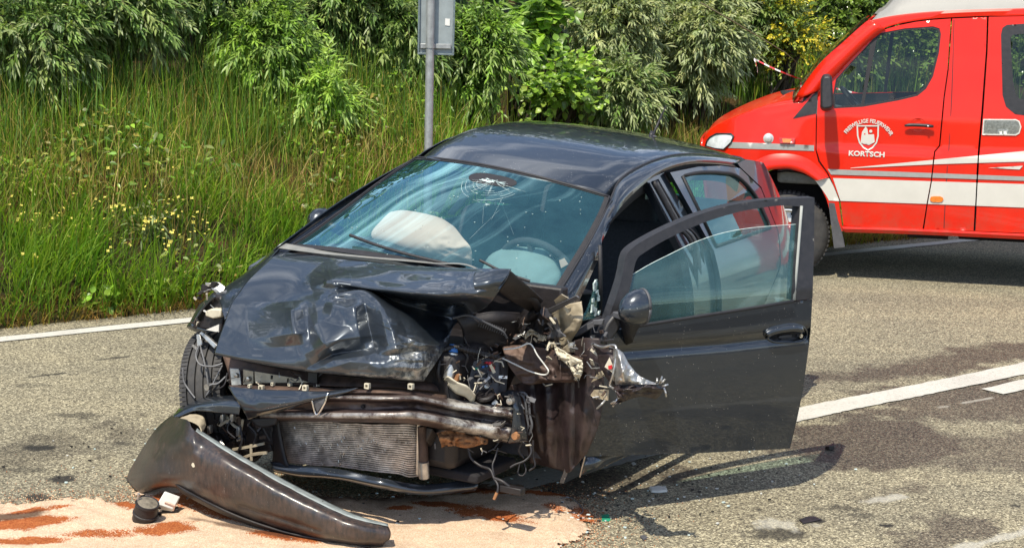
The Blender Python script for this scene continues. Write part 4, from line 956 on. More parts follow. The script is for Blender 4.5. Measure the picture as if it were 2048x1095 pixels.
# lettering and crest on the door
def font_mesh(name, text, size, place, mat, parent, bold=.012):
    cu = bpy.data.curves.new(name, 'FONT'); cu.body = text; cu.size = size; cu.align_x = 'CENTER'; cu.offset = bold * size; cu.resolution_u = 3
    o = bpy.data.objects.new(name, cu); COL.objects.link(o); bpy.context.view_layer.update()
    me = bpy.data.meshes.new_from_object(o); bpy.data.objects.remove(o)
    if len(me.vertices):
        co = np.empty(len(me.vertices) * 3, np.float32); me.vertices.foreach_get('co', co); co = co.reshape(-1, 3)
        P = place(co); po = np.array(origin_of(parent)); me.vertices.foreach_set('co', (P - po).astype(np.float32).ravel()); me.update()
    me.materials.clear(); me.materials.append(mat); ob = bpy.data.objects.new(name, me); link(ob, parent); return ob
def flat_at(uv): # lettering frame on the door: centre, along, up in metres
    P, X, z = van_on(np.array([uv]), .003)
    def place(co):
        Xx = X[0] + co[:, 0]; zz = z[0] + co[:, 1]; return van_pt(Xx, van_depth(Xx, zz) - .0055, zz)
    return place
font_mesh('lettering', 'KORTSCH', .052, (lambda co, f=flat_at((1733, 312.5)): f(co * np.array([1.12, 1, 1]))), M['stripe_white'], van, .035)
P, Xc, zc = van_on(np.array([(1736, 281)]), .003); Xc, zc = Xc[0], zc[0]
def arc_place(co, rad=.185):
    a = co[:, 0] / (rad + .02); r_ = rad + co[:, 1]; Xx = Xc + np.sin(a) * r_; zz = zc - .052 + np.cos(a) * r_ ; return van_pt(Xx, van_depth(Xx, zz) - .0055, zz)
font_mesh('lettering', 'FREIWILLIGE FEUERWEHR', .040, lambda co: arc_place(co * np.array([.92, 1, 1])), M['stripe_white'], van, .03)
sh_o = [(1713, 250.5), (1758, 250.5), (1757.5, 272), (1754, 286), (1746, 296), (1736, 302), (1726, 296), (1718, 286), (1714, 272)]; sh_i = [(1716, 253), (1755, 253), (1754.5, 272), (1751.5, 284.5), (1744.5, 293.5), (1736, 298.8), (1727.5, 293.5), (1720.5, 284.5), (1717, 272)]
band('crest', sh_o, sh_i, M['stripe_white'], van, .0055, .0005)
van_panel('crest_church', [(1721, 286), (1724, 264), (1728, 258), (1731.5, 252.5), (1735, 258.5), (1736.5, 269), (1748, 268.5), (1749.5, 284), (1738, 290)], M['stripe_white'], van, off=.005, thick=0, step=2.5)
bl, _, _ = van_on(np.array([(1741.5, 262.5)]), .0055); MB().lathe(Vector(bl[0]), Vector(VN), [(.0115, 0), (0, .0005)], 14).build('crest_disc', M['stripe_white'], van)
for c_ in ((1729.5, 268), ): 
    bl, _, _ = van_on(np.array([c_]), .006); MB().lathe(Vector(bl[0]), Vector(VN), [(.006, 0), (0, .0005)], 8).build('crest_window', M['red_paint'], van)
# ---- barrier tape strung behind the van
t = NT('tape'); c = t.attr('band', 'Fac'); t.set(color=t.ramp(c, [(0.49, (.75, .73, .70)), (0.51, (.65, .05, .05))]), rough=.4); M['tape'] = t.m
def tape_line(pts, w, n):
    P = crom(np.array(pts), n); dz = np.array([0, 0, w / 2]); tw = np.sin(np.linspace(0, 14, n))[:, None] * np.array([0.0, .012, 0]) ; V = np.concatenate([P - dz - tw, P + dz + tw]); i = np.arange(n - 1)
    return V, np.stack([i, i + 1, n + i + 1, n + i], 1), np.tile((np.floor(np.linspace(0, n / 5.0, n)) % 2), 2)
tp = [sight((1508, 118), (0, 1, 0), (0, 14.6, 0)), sight((1560, 133), (0, 1, 0), (0, 14.75, 0)), sight((1620, 152), (0, 1, 0), (0, 14.95, 0)), sight((1735, 186), (0, 1, 0), (0, 15.25, 0)), sight((1800, 202), (0, 1, 0), (0, 15.4, 0)), sight((1960, 230), (0, 1, 0), (0, 15.7, 0))]
V, F, A = tape_line([p - np.array([0, 0, .05 * math.sin(i * .9)]) for i, p in enumerate(tp)], .014, 120); to = mesh_np('barrier_tape', V, F, M['tape'], attrs={'band': A}); tag(to, 'red and white barrier tape stretched through the bushes behind the fire van', 'tape')
V, F, A = tape_line([tp[0], tp[0] + np.array([.02, -.03, -.05]), tp[0] + np.array([.035, -.02, -.12])], .02, 16); mesh_np('loose_end', V, F, M['tape'], to, attrs={'band': A})
br_ = MB().tube([Vector(sight(q, (0, 1, 0), (0, 14.5, 0))) for q in ((1400, 5), (1470, 45), (1520, 75), (1570, 105), (1600, 130))], [.006, .006, .005, .004, .002], 6); tag(br_.build('dead_branch', M['twig'], smooth=True), 'bare pale branch reaching out of the willow above the barrier tape', 'branch')
# ------------------------------------------------------------------ the crashed car
CA = .529; CO = np.array([-.036, 8.077, 0.0]); FW = np.array([-math.sin(CA), -math.cos(CA), 0]); LF = np.array([math.cos(CA), -math.sin(CA), 0]); UP = np.array([0, 0, 1.0])
def cl(x, y, z):
    x, y, z = np.broadcast_arrays(np.asarray(x, float), np.asarray(y, float), np.asarray(z, float)); return CO + x[..., None] * FW + y[..., None] * LF + z[..., None] * UP
def clv(x, y, z): return Vector(cl(x, y, z))
def cx(a):            # (u, v, x): on the upright plane across the car x metres ahead of its middle
    a = np.asarray(a, float); U = a[..., 0]; x = a[..., 2]; sm = lambda q: np.clip(q, 0, 1) ** 2 * (3 - 2 * np.clip(q, 0, 1))
    x = x - .22 * sm((U - 740) / 240) * (1 - sm((U - 1085) / 110)) * sm((a[..., 1] - 560) / 110) * sm((x - .55) / .15)      # the left of the front is driven back furthest
    return sight(a[..., :2], np.broadcast_to(FW, a.shape[:-1] + (3,)), CO + x[..., None] * FW)
def cy(a):            # (u, v, y): on the upright plane along the car y metres left of its middle
    a = np.asarray(a, float); y = a[..., 2]; return sight(a[..., :2], np.broadcast_to(LF, a.shape[:-1] + (3,)), CO + y[..., None] * LF)
def loc_of(P): d = np.asarray(P, float) - CO; return np.stack([d @ FW, d @ LF, d[..., 2]], -1)
def L2(pts): return [tuple(p) for p in pts]
# paints and metals
t = NT('car_paint'); v = t.voro(75, 'Distance'); v2 = t.voro(31, 'Distance')
dust = t.ramp(t.noise(9, 5, .65), [(.4, 0), (.85, .16)])
spk = t.ramp(v, [(.0, 1), (.10, 1), (.13, 0)]); spk2 = t.ramp(v2, [(.0, 1), (.045, 1), (.07, 0)])
gate = t.ramp(t.noise(9, 4, .7), [(.50, 0), (.60, 1)])
sp_ = t.math('MAXIMUM', t.math('MULTIPLY', spk, gate), t.math('MULTIPLY', spk2, .8))
c = t.mix(dust, (.022, .029, .040), (.062, .060, .066)); c = t.mix(t.math('MULTIPLY', sp_, .8), c, (.50, .47, .44))
t.set(color=c, metal=.45, rough=t.mix(dust, (.28,) * 3, (.50,) * 3), coat=1.0, coatr=.035, spec=.55); M['car_paint'] = t.m
t = NT('hood_paint'); v = t.voro(95, 'Distance')
dust = t.ramp(t.noise(7, 6, .68), [(.35, .06), (.8, .30)]); sc_a = t.attr('scrape', 'Fac')
scr = t.math('MULTIPLY', sc_a, t.ramp(t.noise(26, 7, .75, dist=.6), [(.42, 0), (.6, 1)]), True)
c = t.mix(dust, (.022, .031, .044), (.105, .116, .130)); c = t.mix(t.math('MULTIPLY', t.ramp(v, [(0, 1), (.06, 1), (.09, 0)]), .5), c, (.010, .009, .008))
c = t.mix(t.math('MULTIPLY', t.ramp(t.voro(61, 'Distance'), [(0, 1), (.035, 1), (.055, 0)]), .6), c, (.45, .43, .40))
c = t.mix(scr, c, (.42, .42, .40))
t.set(color=c, metal=.50, rough=t.mix(dust, (.30,) * 3, (.50,) * 3), coat=1.0, coatr=.04, spec=.55); t.bump(t.math('MULTIPLY', scr, .5), .08, .02); M['hood_paint'] = t.m
simple('rust_metal', (.060, .038, .032), .55, metal=.35, var=.6, scale=14, dust=.6, dustcol=(.20, .12, .075), bump=.35, bscale=70)
simple('brown_panel', (.024, .015, .016), .50, metal=.2, var=.7, scale=16, coat=.15, dust=.28, dustcol=(.12, .085, .07), bump=.25, bscale=90)
simple('beige_metal', (.40, .34, .24), .5, metal=.15, var=.25, scale=16, dust=.4, dustcol=(.16, .11, .07), bump=.2, bscale=60)
simple('bare_metal', (.50, .49, .47), .34, metal=.85, var=.35, scale=26, dust=.25, dustcol=(.2, .15, .11), bump=.3, bscale=90)
simple('cream_plastic', (.55, .50, .39), .5, var=.15, scale=20, dust=.2)
simple('engine_black', (.011, .009, .010), .5, var=.5, scale=18, dust=.25, dustcol=(.055, .040, .032), bump=.3, bscale=90)
simple('alu_fin', (.52, .45, .40), .42, metal=.6, var=.6, scale=22, dust=.45, dustcol=(.13, .08, .06)); simple('airbag', (.70, .49, .395), .9, var=.04, scale=9, bump=.15, bscale=22)
simple('interior_grey', (.045, .045, .05), .85, var=.25, scale=30, bump=.2, bscale=200); simple('trim_light', (.32, .33, .31), .8, var=.08); simple('seat_cloth', (.035, .034, .04), .95, var=.3, scale=80)
simple('cable_black', (.018, .016, .018), .5); simple('cable_grey', (.15, .15, .155), .5); simple('white_plastic', (.62, .61, .57), .45, var=.1)
simple('fuse_red', (.60, .02, .03), .35); simple('fuse_green', (.02, .25, .14), .4); simple('fuse_blue', (.03, .15, .45), .4)
simple('glass_shard', (.65, .78, .76), .1, coat=1.0); simple('foam_brown', (.28, .13, .055), .9, var=.5, scale=22, bump=.5, bscale=60)
glass_mat('car_glass', (.80, .91, .91), gain=2.7, film=.07, filmcol=(.22, .58, .62), gloss=(.50, .90, 1.0)); glass_mat('car_glass_side', (.55, .78, .78), gain=1.5, film=.10, filmcol=(.26, .55, .56), gloss=(.75, 1, 1)); glass_mat('car_glass_rear', (.30, .80, .70))
t = NT('beam_metal'); wv = t.attr('scrape', 'Fac'); n_ = t.ramp(t.noise(18, 6, .7), [(.38, 0), (.58, 1)])
c = t.mix(t.math('MULTIPLY', wv, n_, True), t.ramp(t.noise(9, 5, .65), [(.3, (.046, .031, .031)), (.7, (.125, .085, .075))]), (.62, .60, .56)); t.set(color=c, metal=.45, rough=.38); t.bump(t.noise(40, 4, .6), .25, .01); M['beam_metal'] = t.m

car = empty('crashed_car', tuple(CO), 'wrecked black hatchback with crumpled bonnet, torn front and driver door standing open', 'car')
def sheet(name, rows, nu, nv, mat, parent=car, fn=cx, bump=None, thick=.0025, scrape=None, smooth=True, post=None):
    """rows of (u, v, plane) control points -> smooth skin of metal"""
    G = crom_grid(rows, nu, nv); s_ = np.linspace(0, 1, nu)[:, None] * np.ones((1, nv)); t_ = np.linspace(0, 1, nv)[None] * np.ones((nu, 1))
    if bump is not None: G[..., 2] += bump(G[..., 0], G[..., 1], s_, t_)
    P = fn(G)
    if post is not None: P = post(P, s_, t_)
    o = mesh_np(name, P.reshape(-1, 3), grid_faces(nu, nv), mat, parent, smooth=smooth, attrs=None if scrape is None else {'scrape': np.clip(scrape(G[..., 0], G[..., 1], s_, t_), 0, 1).ravel()})
    if thick:
        md = o.modifiers.new('solid', 'SOLIDIFY'); md.thickness = thick; md.offset = 0
    return o
def ptube(name, pts, r, mat, parent=car, fn=cx, n=7, res=None, group=None):
    P = fn(np.array(pts, float)); P = crom(P, res or max(3, len(pts) * 5)); return MB().tube(L2(P), r, n).build(name, mat, parent, smooth=True, auto=60)
def plate(name, pts, mat, parent=car, fn=cx, thick=.006, bevel=0.0, dirn=None):
    """flat-ish polygon seen as pts, with real thickness towards the rear of the car"""
    P = [Vector(p) for p in fn(np.array(pts, float))]; d = Vector(-FW if dirn is None else dirn) * thick
    return MB().hexa(P, [p + d for p in P]).build(name, mat, parent, bevel=bevel)
def seg_d(U, V_, a, b):
    a = np.array(a, float); b = np.array(b, float); d = b - a; q = np.clip(((U - a[0]) * d[0] + (V_ - a[1]) * d[1]) / (d @ d), 0, 1)
    return np.hypot(U - a[0] - q * d[0], V_ - a[1] - q * d[1]), ((U - a[0]) * d[1] - (V_ - a[1]) * d[0]) / np.hypot(*d), q
def ridge(U, V_, a, b, w, h, p=1.5, side=0):
    """a fold: sharp crest along a-b falling off over w; side skews it"""
    D, sgn, q = seg_d(U, V_, a, b); f = np.exp(-(D / (w * .62)) ** p)
    if side: f = np.exp(-(D / (w * (.46 + .16 * side * sgn / (D + 1e-6)))) ** p)
    return h * f

def crumple(x, y, seed=0, oct=3):
    r = 0; a = 1.0
    for k in range(oct): r = r + a * (1 - 2.2 * np.abs(vnoise(x * 1.9 ** k + .7 * vnoise(y, x, seed=seed + 9), y * 1.9 ** k, seed=seed + k))); a *= .5
    return r
# ---- roof
LS = np.array([(.04, 1.29), (-.09, 1.34), (-.32, 1.39), (-.52, 1.402), (-.7, 1.402), (-.95, 1.388), (-1.30, 1.345), (-1.53, 1.305)])
rx = np.interp(np.linspace(0, 1, 40), np.linspace(0, 1, 8), LS[:, 0]); rz = crom(LS, 40)[:, 1]; rows = []
for q in np.linspace(-1, 1, 33):
    y = .025 + q * .525; zt = rz + .045 * (1 - q) + .034 * (1 - abs(q) ** 2.3) * np.clip(.45 + np.linspace(0, 2.2, 40), 0, 1); xo = (.13 * (1 - q * q)) * np.clip(1 - np.linspace(0, 1, 40) * 3, 0, 1) - .05 * (1 - q * q) * np.clip(np.linspace(-1.5, 1, 40), 0, 1)
    zt = zt - .055 * np.clip((-q - .72) / .28, 0, 1) ** 2 - .02 * np.clip((q - .8) / .2, 0, 1) ** 2
    rows.append(L2(cl(rx + xo, np.full(40, y), zt)))
MB().grid(rows).build('roof', M['car_paint'], car, smooth=True, thick=.006)
# left roof rail and windscreen pillar, one pressing
ri = [(1108, 596, .66), (1121, 580, .66), (1147, 538, .65), (1176, 490, .64), (1206, 434, .62), (1223, 395, .58), (1243, 357, .553), (1287, 330, .553), (1326, 316, .553), (1357, 310, .553), (1400, 309, .553), (1467, 316, .553), (1490, 323, .553)]
ro = [(1142, 640, .72), (1158, 598, .71), (1170, 572, .70), (1197, 511, .69), (1201, 486, .68), (1214, 459, .67), (1234, 421, .66), (1267, 385, .65), (1306, 353, .645), (1345, 335, .645), (1394, 326, .645), (1465, 332, .645), (1494, 352, .64)]
A = crom(cy(np.array(ri)), 60); B = crom(cy(np.array(ro)), 60)
MB().grid([L2(A - UP * .012), L2(A), L2(A + (B - A) * .25 + (LF * .3 + UP) * .010), L2(A + (B - A) * .6 + (LF * .5 + UP) * .012), L2(B), L2(B - LF * .05 - UP * .004)]).build('windscreen_pillar', M['car_paint'], car, smooth=True, thick=.004)
MB().tube(L2(crom(cy(np.array(ri)), 70) + UP * .002), .0055, 6).build('roof_seam', M['rubber_seal'], car, smooth=True)
# right side pillar (far side)
rr = crom(cl(np.array([.95, .62, .30, .02, -.1, -.32, -.7, -1.3, -1.55]), np.array([-.60, -.56, -.53, -.50, -.50, -.50, -.50, -.50, -.48]), np.array([1.045, 1.185, 1.29, 1.37, 1.405, 1.445, 1.455, 1.405, 1.37])), 50)
rq = crom(cl(np.array([.95, .62, .30, .02, -.1, -.32, -.7, -1.3, -1.55]), np.array([-.625, -.59, -.56, -.535, -.535, -.535, -.535, -.535, -.51]), np.array([.99, 1.12, 1.215, 1.29, 1.33, 1.37, 1.385, 1.33, 1.29])), 50)
MB().grid([L2(rr - LF * -.0 - UP * .01), L2(rr), L2((rr + rq) / 2 + UP * .008 - LF * .012), L2(rq), L2(rq + LF * .04)]).build('far_pillar', M['car_paint'], car, smooth=True, thick=.004)
# ---- windscreen
wl_ = crom(cy(np.array([(832, 316, -.49), (760, 364, -.505), (680, 424, -.53), (620, 468, -.55), (580, 494, -.565)])), 30); wr_ = crom(cy(np.array([(1219, 394, .585), (1203, 434, .61), (1173, 490, .63), (1144, 538, .64), (1112, 592, .65)])), 30)
def ws_point(s, q, lift=0.0):      # s 0 header .. 1 base, q 0 right .. 1 left
    s = np.asarray(s, float); q = np.asarray(q, float); i = s * 29; L_ = np.stack([np.interp(i, np.arange(30), wl_[:, k]) for k in range(3)], -1); R_ = np.stack([np.interp(i, np.arange(30), wr_[:, k]) for k in range(3)], -1)
    b = (4 * q * (1 - q))[..., None]; return L_ + (R_ - L_) * q[..., None] + b * (FW * .115 + UP * .052) + lift * (FW * .5 + UP * .85)
sq = np.linspace(0, 1, 30); qq = np.linspace(0, 1, 40)
rows = [L2(ws_point(np.full(40, s), qq)) for s in sq]
ws = MB().grid(rows).build('windscreen', M['car_glass'], car, smooth=True)
def ws_uv(u, v):                   # where on the windscreen a photo point lies
    best = None; S_, Q_ = np.meshgrid(np.linspace(0, 1, 90), np.linspace(0, 1, 120), indexing='ij'); P = ws_point(S_, Q_); d = P - nC; z = d @ nF
    U = 1024 + CAM_F * (d @ nR) / z; V_ = 547.5 - CAM_F * (d @ nU) / z; k = np.argmin((U - u) ** 2 + (V_ - v) ** 2); return S_.ravel()[k], Q_.ravel()[k]
fr_ = MB()
for (s0, q0, s1, q1, n_, w) in ((0, 0, 0, 1, 40, .015), (0, 0, 1, 0, 30, .012), (0, 1, 1, 1, 30, .018), (1, 0, 1, 1, 40, .05)):
    k = np.linspace(0, 1, n_); s_, q_ = s0 + (s1 - s0) * k, q0 + (q1 - q0) * k
    if s0 == s1: a = ws_point(s_, q_, .002); b = ws_point(np.clip(s_ + (w / .8) * (1 if s0 == 0 else -1), 0, 1), q_, .002)
    else: a = ws_point(s_, q_, .002); b = ws_point(s_, np.clip(q_ + (w / 1.1) * (1 if q0 == 0 else -1), 0, 1), .002)
    fr_.strip(L2(a), L2(b))
fr_.build('black_border', M['rubber_seal'], ws, smooth=True)
MB().tube(L2(ws_point(np.zeros(40), qq, .003)) , .006, 6).build('seal', M['rubber_seal'], ws, smooth=True); MB().tube(L2(ws_point(sq, np.ones(30), .004)), .005, 6).build('seal', M['rubber_seal'], ws, smooth=True); MB().tube(L2(ws_point(sq, np.zeros(30), .004)), .005, 6).build('seal', M['rubber_seal'], ws, smooth=True)
# black dotted patch behind the mirror, the burst glass and its cracks
s0, q0 = ws_uv(985, 360); mk = MB(); ang = np.linspace(0, 2 * math.pi, 28, endpoint=False)
rad_ = np.where(np.sin(ang) > 0, 1.0, .9); mk.add([tuple(ws_point(s0 - .005, q0, .0015))] + L2(ws_point(np.clip(s0 + .058 * np.sin(ang) * rad_, .012, 1), q0 + .11 * np.sign(np.cos(ang)) * np.abs(np.cos(ang)) ** .6, .0015)), [(0, 1 + k, 1 + (k + 1) % 28) for k in range(28)])
mk.build('mirror_patch', M['rubber_seal'], ws)
ck = MB(); s1, q1 = ws_uv(987, 364)
for k in range(40):
    a0 = rng.uniform(0, 6.283); r0 = rng.uniform(.0, .03); r1 = r0 + rng.uniform(.005, .03); ss = [s1 + .55 * math.sin(a0) * r_ for r_ in (r0, r1)]; qs = [q1 + 1.3 * math.cos(a0 + rng.normal(0, .2)) * r_ for r_ in (r0, r1)]
    ck.tube([ws_point(np.clip(ss[0], .01, 1), qs[0], .003), ws_point(np.clip(ss[1], .01, 1), qs[1], .003)], rng.uniform(.0005, .0014), 3, cap=False)
for k in range(22):
    a0 = rng.uniform(0, 6.283); r0 = rng.uniform(.02, .06); r1 = r0 + rng.uniform(.02, .09); ss = [s1 + 1.0 * abs(math.sin(a0)) * r_ for r_ in (r0, r1)]; qs = [q1 + 1.1 * math.cos(a0) * r_ for r_ in (r0, r1)]
    ck.tube([ws_point(np.clip(ss[0], .01, 1), qs[0], .002), ws_point(np.clip(ss[1], .01, 1), qs[1], .002)], rng.uniform(.0002, .0005), 3, cap=False)
for rr0 in (.07, .085, .10, .115, .13):
    for (t0, t1) in ((.25, .9), (1.0, 1.6), (1.8, 2.9)):
        if rng.random() < .55:
            an = np.linspace(t0 + rng.normal(0, .15), t1, 9); ck.tube(L2(ws_point(np.clip(s1 + 1.35 * rr0 * np.sin(an), .01, 1), q1 + 1.0 * rr0 * np.cos(an), .002)), rng.uniform(.0003, .0005), 3, cap=False)
s2, q2 = ws_uv(975, 410)
for k in range(9):
    a0 = rng.uniform(0, 6.283); r1 = rng.uniform(.008, .024); ck.tube([ws_point(s2, q2, .003), ws_point(s2 + 1.1 * math.sin(a0) * r1, q2 + .8 * math.cos(a0) * r1, .003)], [.0011, .0003], 3, cap=False)
for (a_, b_) in (((1005, 395), (985, 440)), ((968, 412), (966, 450)), ((960, 405), (945, 400)), ((1000, 398), (1030, 470)), ((940, 480), (1000, 420)), ((600, 470), (640, 440)), ((700, 400), (760, 365))):
    p0, p1 = ws_uv(*a_), ws_uv(*b_); ck.tube([ws_point(p0[0], p0[1], .002), ws_point(p1[0], p1[1], .002)], .00025, 3, cap=False)
for k in range(45):
    p0 = (rng.uniform(.05, .95), rng.uniform(.05, .97)); ck.obox(ws_point(p0[0], p0[1], .003), LF * rng.uniform(.001, .0028), FW * rng.uniform(.001, .003), UP * .001)
ck.build('crack', M['glass_shard'], ws)['kind'] = 'stuff'
# scuttle strip along the foot of the windscreen, wiper
simple('cowl_grey', (.17, .175, .17), .7, var=.2, scale=14, dust=.3); sheet('scuttle', [[(572, 487, .93), (640, 499, .92), (720, 508, .90), (800, 517, .88), (870, 525, .86), (943, 531, .84), (1010, 575, .80), (1085, 606, .76)], [(557, 496, .97), (640, 507, .96), (720, 514, .95), (800, 521, .93), (870, 527, .91), (943, 533, .90), (1005, 580, .86), (1075, 612, .82)]], 5, 60, M['cowl_grey'], thick=.004)
ptube('wiper', [(700, 470, .86), (760, 492, .88), (830, 512, .88), (930, 535, .86)], .007, M['cable_black']); ptube('wiper', [(960, 520, .82), (1010, 545, .82), (1060, 562, .79)], .006, M['cable_black'])

# ---- bonnet, folded and dented
A_ = [(556, 503, .95), (640, 513, .98), (720, 523, 1.02), (790, 530, 1.05), (850, 534, 1.08), (905, 536, 1.10), (950, 537, 1.12), (990, 537, 1.13), (1022, 538, 1.15)]
B_ = [(536, 522, 1.05), (625, 530, 1.08), (705, 538, 1.10), (780, 542, 1.13), (845, 546, 1.15), (900, 550, 1.17), (945, 552, 1.19), (985, 556, 1.20), (1010, 562, 1.20)]
R_ = [(498, 558, 1.18), (600, 556, 1.18), (672, 560, 1.24), (738, 574, 1.28), (800, 583, 1.30), (860, 592, 1.31), (910, 597, 1.32), (948, 597, 1.32), (974, 611, 1.27)]
V_ = [(478, 585, 1.26), (570, 588, 1.26), (655, 580, 1.26), (732, 579, 1.23), (800, 604, 1.14), (850, 618, 1.09), (885, 628, 1.06), (910, 633, 1.07), (930, 634, 1.12)]
E_ = [(463, 607, 1.32), (548, 612, 1.32), (640, 604, 1.35), (722, 585, 1.31), (775, 617, 1.34), (815, 641, 1.35), (850, 664, 1.34), (885, 672, 1.26), (907, 652, 1.20)]
L1 = [(451, 640, 1.38), (530, 645, 1.39), (615, 645, 1.41), (698, 640, 1.43), (750, 656, 1.41), (795, 674, 1.41), (840, 690, 1.41), (868, 697, 1.36), (893, 690, 1.28)]
L2_ = [(439, 674, 1.44), (510, 685, 1.45), (590, 695, 1.47), (660, 695, 1.49), (715, 705, 1.46), (765, 713, 1.46), (810, 720, 1.45), (848, 723, 1.41), (873, 722, 1.34)]
F_ = [(430, 704, 1.48), (490, 716, 1.50), (560, 728, 1.51), (620, 737, 1.51), (680, 743, 1.50), (735, 748, 1.49), (785, 752, 1.47), (822, 756, 1.44), (850, 757, 1.39)]
G_ = [(432, 708, 1.45), (491, 721, 1.46), (561, 734, 1.47), (620, 743, 1.47), (680, 749, 1.46), (735, 754, 1.45), (785, 758, 1.43), (820, 761, 1.40), (848, 762, 1.36)]
def tent(U, V_, pts, w0, w1, h):
    """sharp fold along a bent line: flat faces w0 wide on its left and w1 on its right, dying out at both ends"""
    best = np.full(U.shape, -9.0); L = 0; segs = []
    for p, q in zip(pts[:-1], pts[1:]): segs.append((np.array(p, float), np.array(q, float), L)); L += math.dist(p, q)
    for a, b, l0 in segs:
        d = b - a; n = math.hypot(*d); al = ((U - a[0]) * d[0] + (V_ - a[1]) * d[1]) / n; s = ((U - a[0]) * d[1] - (V_ - a[1]) * d[0]) / n
        al0 = np.clip(al, 0, n); over = np.abs(al - al0); g = (l0 + al0) / L; f = 1 - np.sqrt((np.where(s > 0, s / w1, -s / w0)) ** 2 + (over / (.5 * (w0 + w1))) ** 2)
        best = np.maximum(best, f * np.clip(np.minimum(g, 1 - g) * 3.2 + .25, 0, 1))
    return h * np.clip(best, 0, 1)
def hood_bump(U, V2, s, t):
    lw = np.clip((s - .46) / .08, 0, 1); hi = s < .60; b = np.zeros_like(U)
    b += np.where(hi, tent(U, V2, [(640, 566), (664, 560), (676, 590)], 50, 26, .045), 0)
    b += np.where(hi, tent(U, V2, [(736, 573), (800, 582), (905, 592)], 16, 14, .020), 0)
    b += lw * tent(U, V2, [(582, 592), (586, 640), (592, 690)], 92, 30, .070)
    b += lw * tent(U, V2, [(618, 630), (638, 670), (668, 712)], 46, 60, .048)
    b -= lw * tent(U, V2, [(604, 600), (612, 650), (628, 700)], 20, 26, .018)
    b += lw * tent(U, V2, [(650, 606), (690, 618), (726, 606)], 34, 12, .034)
    b -= lw * tent(U, V2, [(660, 590), (695, 598), (722, 594)], 16, 22, .030)
    b -= lw * tent(U, V2, [(728, 596), (738, 650), (752, 706)], 24, 30, .045)
    b += lw * tent(U, V2, [(765, 612), (785, 665), (800, 722)], 40, 26, .036)
    b -= lw * tent(U, V2, [(610, 738), (664, 708), (760, 694)], 12, 26, .034)
    b += lw * tent(U, V2, [(640, 742), (700, 722), (770, 726)], 20, 16, .020)
    b += lw * tent(U, V2, [(795, 668), (835, 684), (882, 694)], 16, 20, .022) - lw * tent(U, V2, [(770, 712), (820, 704), (868, 700)], 12, 12, .018)
    b += lw * tent(U, V2, [(838, 690), (846, 726), (838, 752)], 22, 22, .020) + lw * tent(U, V2, [(450, 650), (500, 676), (560, 690)], 40, 50, .010)
    b += lw * np.clip((U - 745) / 80, 0, 1) * .006 * crumple(U / 46, V2 / 30, 5)
    b += np.where(hi, .010 * np.clip((t - .36) * 5, 0, 1) * np.clip((s - .08) * 8, 0, 1) * crumple(U / 90, V2 / 40, 8), 0)
    return b
def hood_scrape(U, V2, s, t): return np.clip((s - .55) * 5, 0, 1) * (np.clip((U - 770) / 50, 0, 1) * np.clip((V2 - 655 - (U - 800) * .1) / 30, 0, 1) * .9 + .5 * np.clip((V2 - 742) / 8, 0, 1) * (U > 640))
sheet('bonnet', [A_, B_, R_, V_, E_, L1, L2_, F_, G_], 230, 260, M['hood_paint'], bump=hood_bump, scrape=hood_scrape, thick=.003)
# folded corner flap, the stiffener under it and the hinge arm
sheet('bonnet_corner', [[(950, 545, 1.24), (985, 541, 1.22), (1023, 538, 1.16)], [(946, 560, 1.29), (980, 560, 1.27), (1008, 560, 1.21)], [(950, 580, 1.31), (968, 590, 1.30), (985, 590, 1.27)], [(958, 596, 1.31), (965, 605, 1.30), (974, 613, 1.28)]], 24, 24, M['hood_paint'], scrape=lambda U, V2, s, t: U * 0, bump=lambda U, V2, s, t: ridge(U, V2, (952, 560), (1015, 545), 10, -.012), thick=.003)
sheet('bonnet_stiffener', [[(1021, 541, 1.14), (1045, 562, 1.06), (1066, 580, .98), (1086, 600, .90)], [(1012, 560, 1.15), (1036, 582, 1.07), (1058, 598, .98), (1080, 606, .90)], [(998, 582, 1.16), (1020, 598, 1.07), (1040, 610, .98), (1060, 622, .90)]], 10, 24, M['engine_black'], thick=.006)
ptube('hinge_arm', [(1030, 575, 1.05), (1045, 590, 1.0), (1068, 600, .95), (1075, 620, .90), (1060, 645, .90)], .016, M['engine_black'])
ptube('bonnet_brace', [(940, 625, 1.12), (985, 640, 1.0), (1020, 655, .95), (1050, 665, .9)], .010, M['engine_black'])

# ---- right front wing (viewer's left) and what hangs behind the missing lamp
sheet('front_wing', [[(562, 492, .93), (538, 520, 1.04), (496, 563, 1.17), (466, 604, 1.30), (450, 640, 1.36)], [(556, 494, .90), (522, 525, 1.03), (472, 566, 1.15), (446, 592, 1.25), (444, 620, 1.32)], [(549, 498, .86), (506, 536, 1.0), (455, 571, 1.12), (423, 588, 1.2), (440, 596, 1.22)], [(552, 520, .80), (505, 560, .95), (455, 596, 1.08), (428, 610, 1.12), (440, 612, 1.15)]], 30, 50, M['car_paint'], bump=lambda U, V2, s, t: .008 * vnoise(U / 14, V2 / 12), thick=.003)
plate('lamp_housing', [(424, 588, 1.24), (441, 592, 1.26), (446, 630, 1.28), (441, 664, 1.30), (378, 655, 1.22), (376, 647, 1.21), (397, 608, 1.21)], M['engine_black'], thick=.10, bevel=.01)
sheet('lamp_rim', [[(424, 588, 1.26), (402, 610, 1.24), (384, 640, 1.24), (376, 655, 1.24), (410, 668, 1.28)], [(432, 592, 1.28), (410, 614, 1.26), (392, 640, 1.26), (388, 650, 1.26), (414, 660, 1.30)]], 4, 24, M['car_paint'], thick=.006)
plate('bulb_socket', [(410, 622, 1.30), (422, 617, 1.30), (441, 618, 1.31), (441, 634, 1.31), (426, 637, 1.30), (410, 632, 1.30)], M['cream_plastic'], thick=.05, bevel=.006)
plate('lamp_bracket', [(412, 659, 1.31), (438, 648, 1.32), (437, 664, 1.32)], M['white_plastic'], thick=.01)
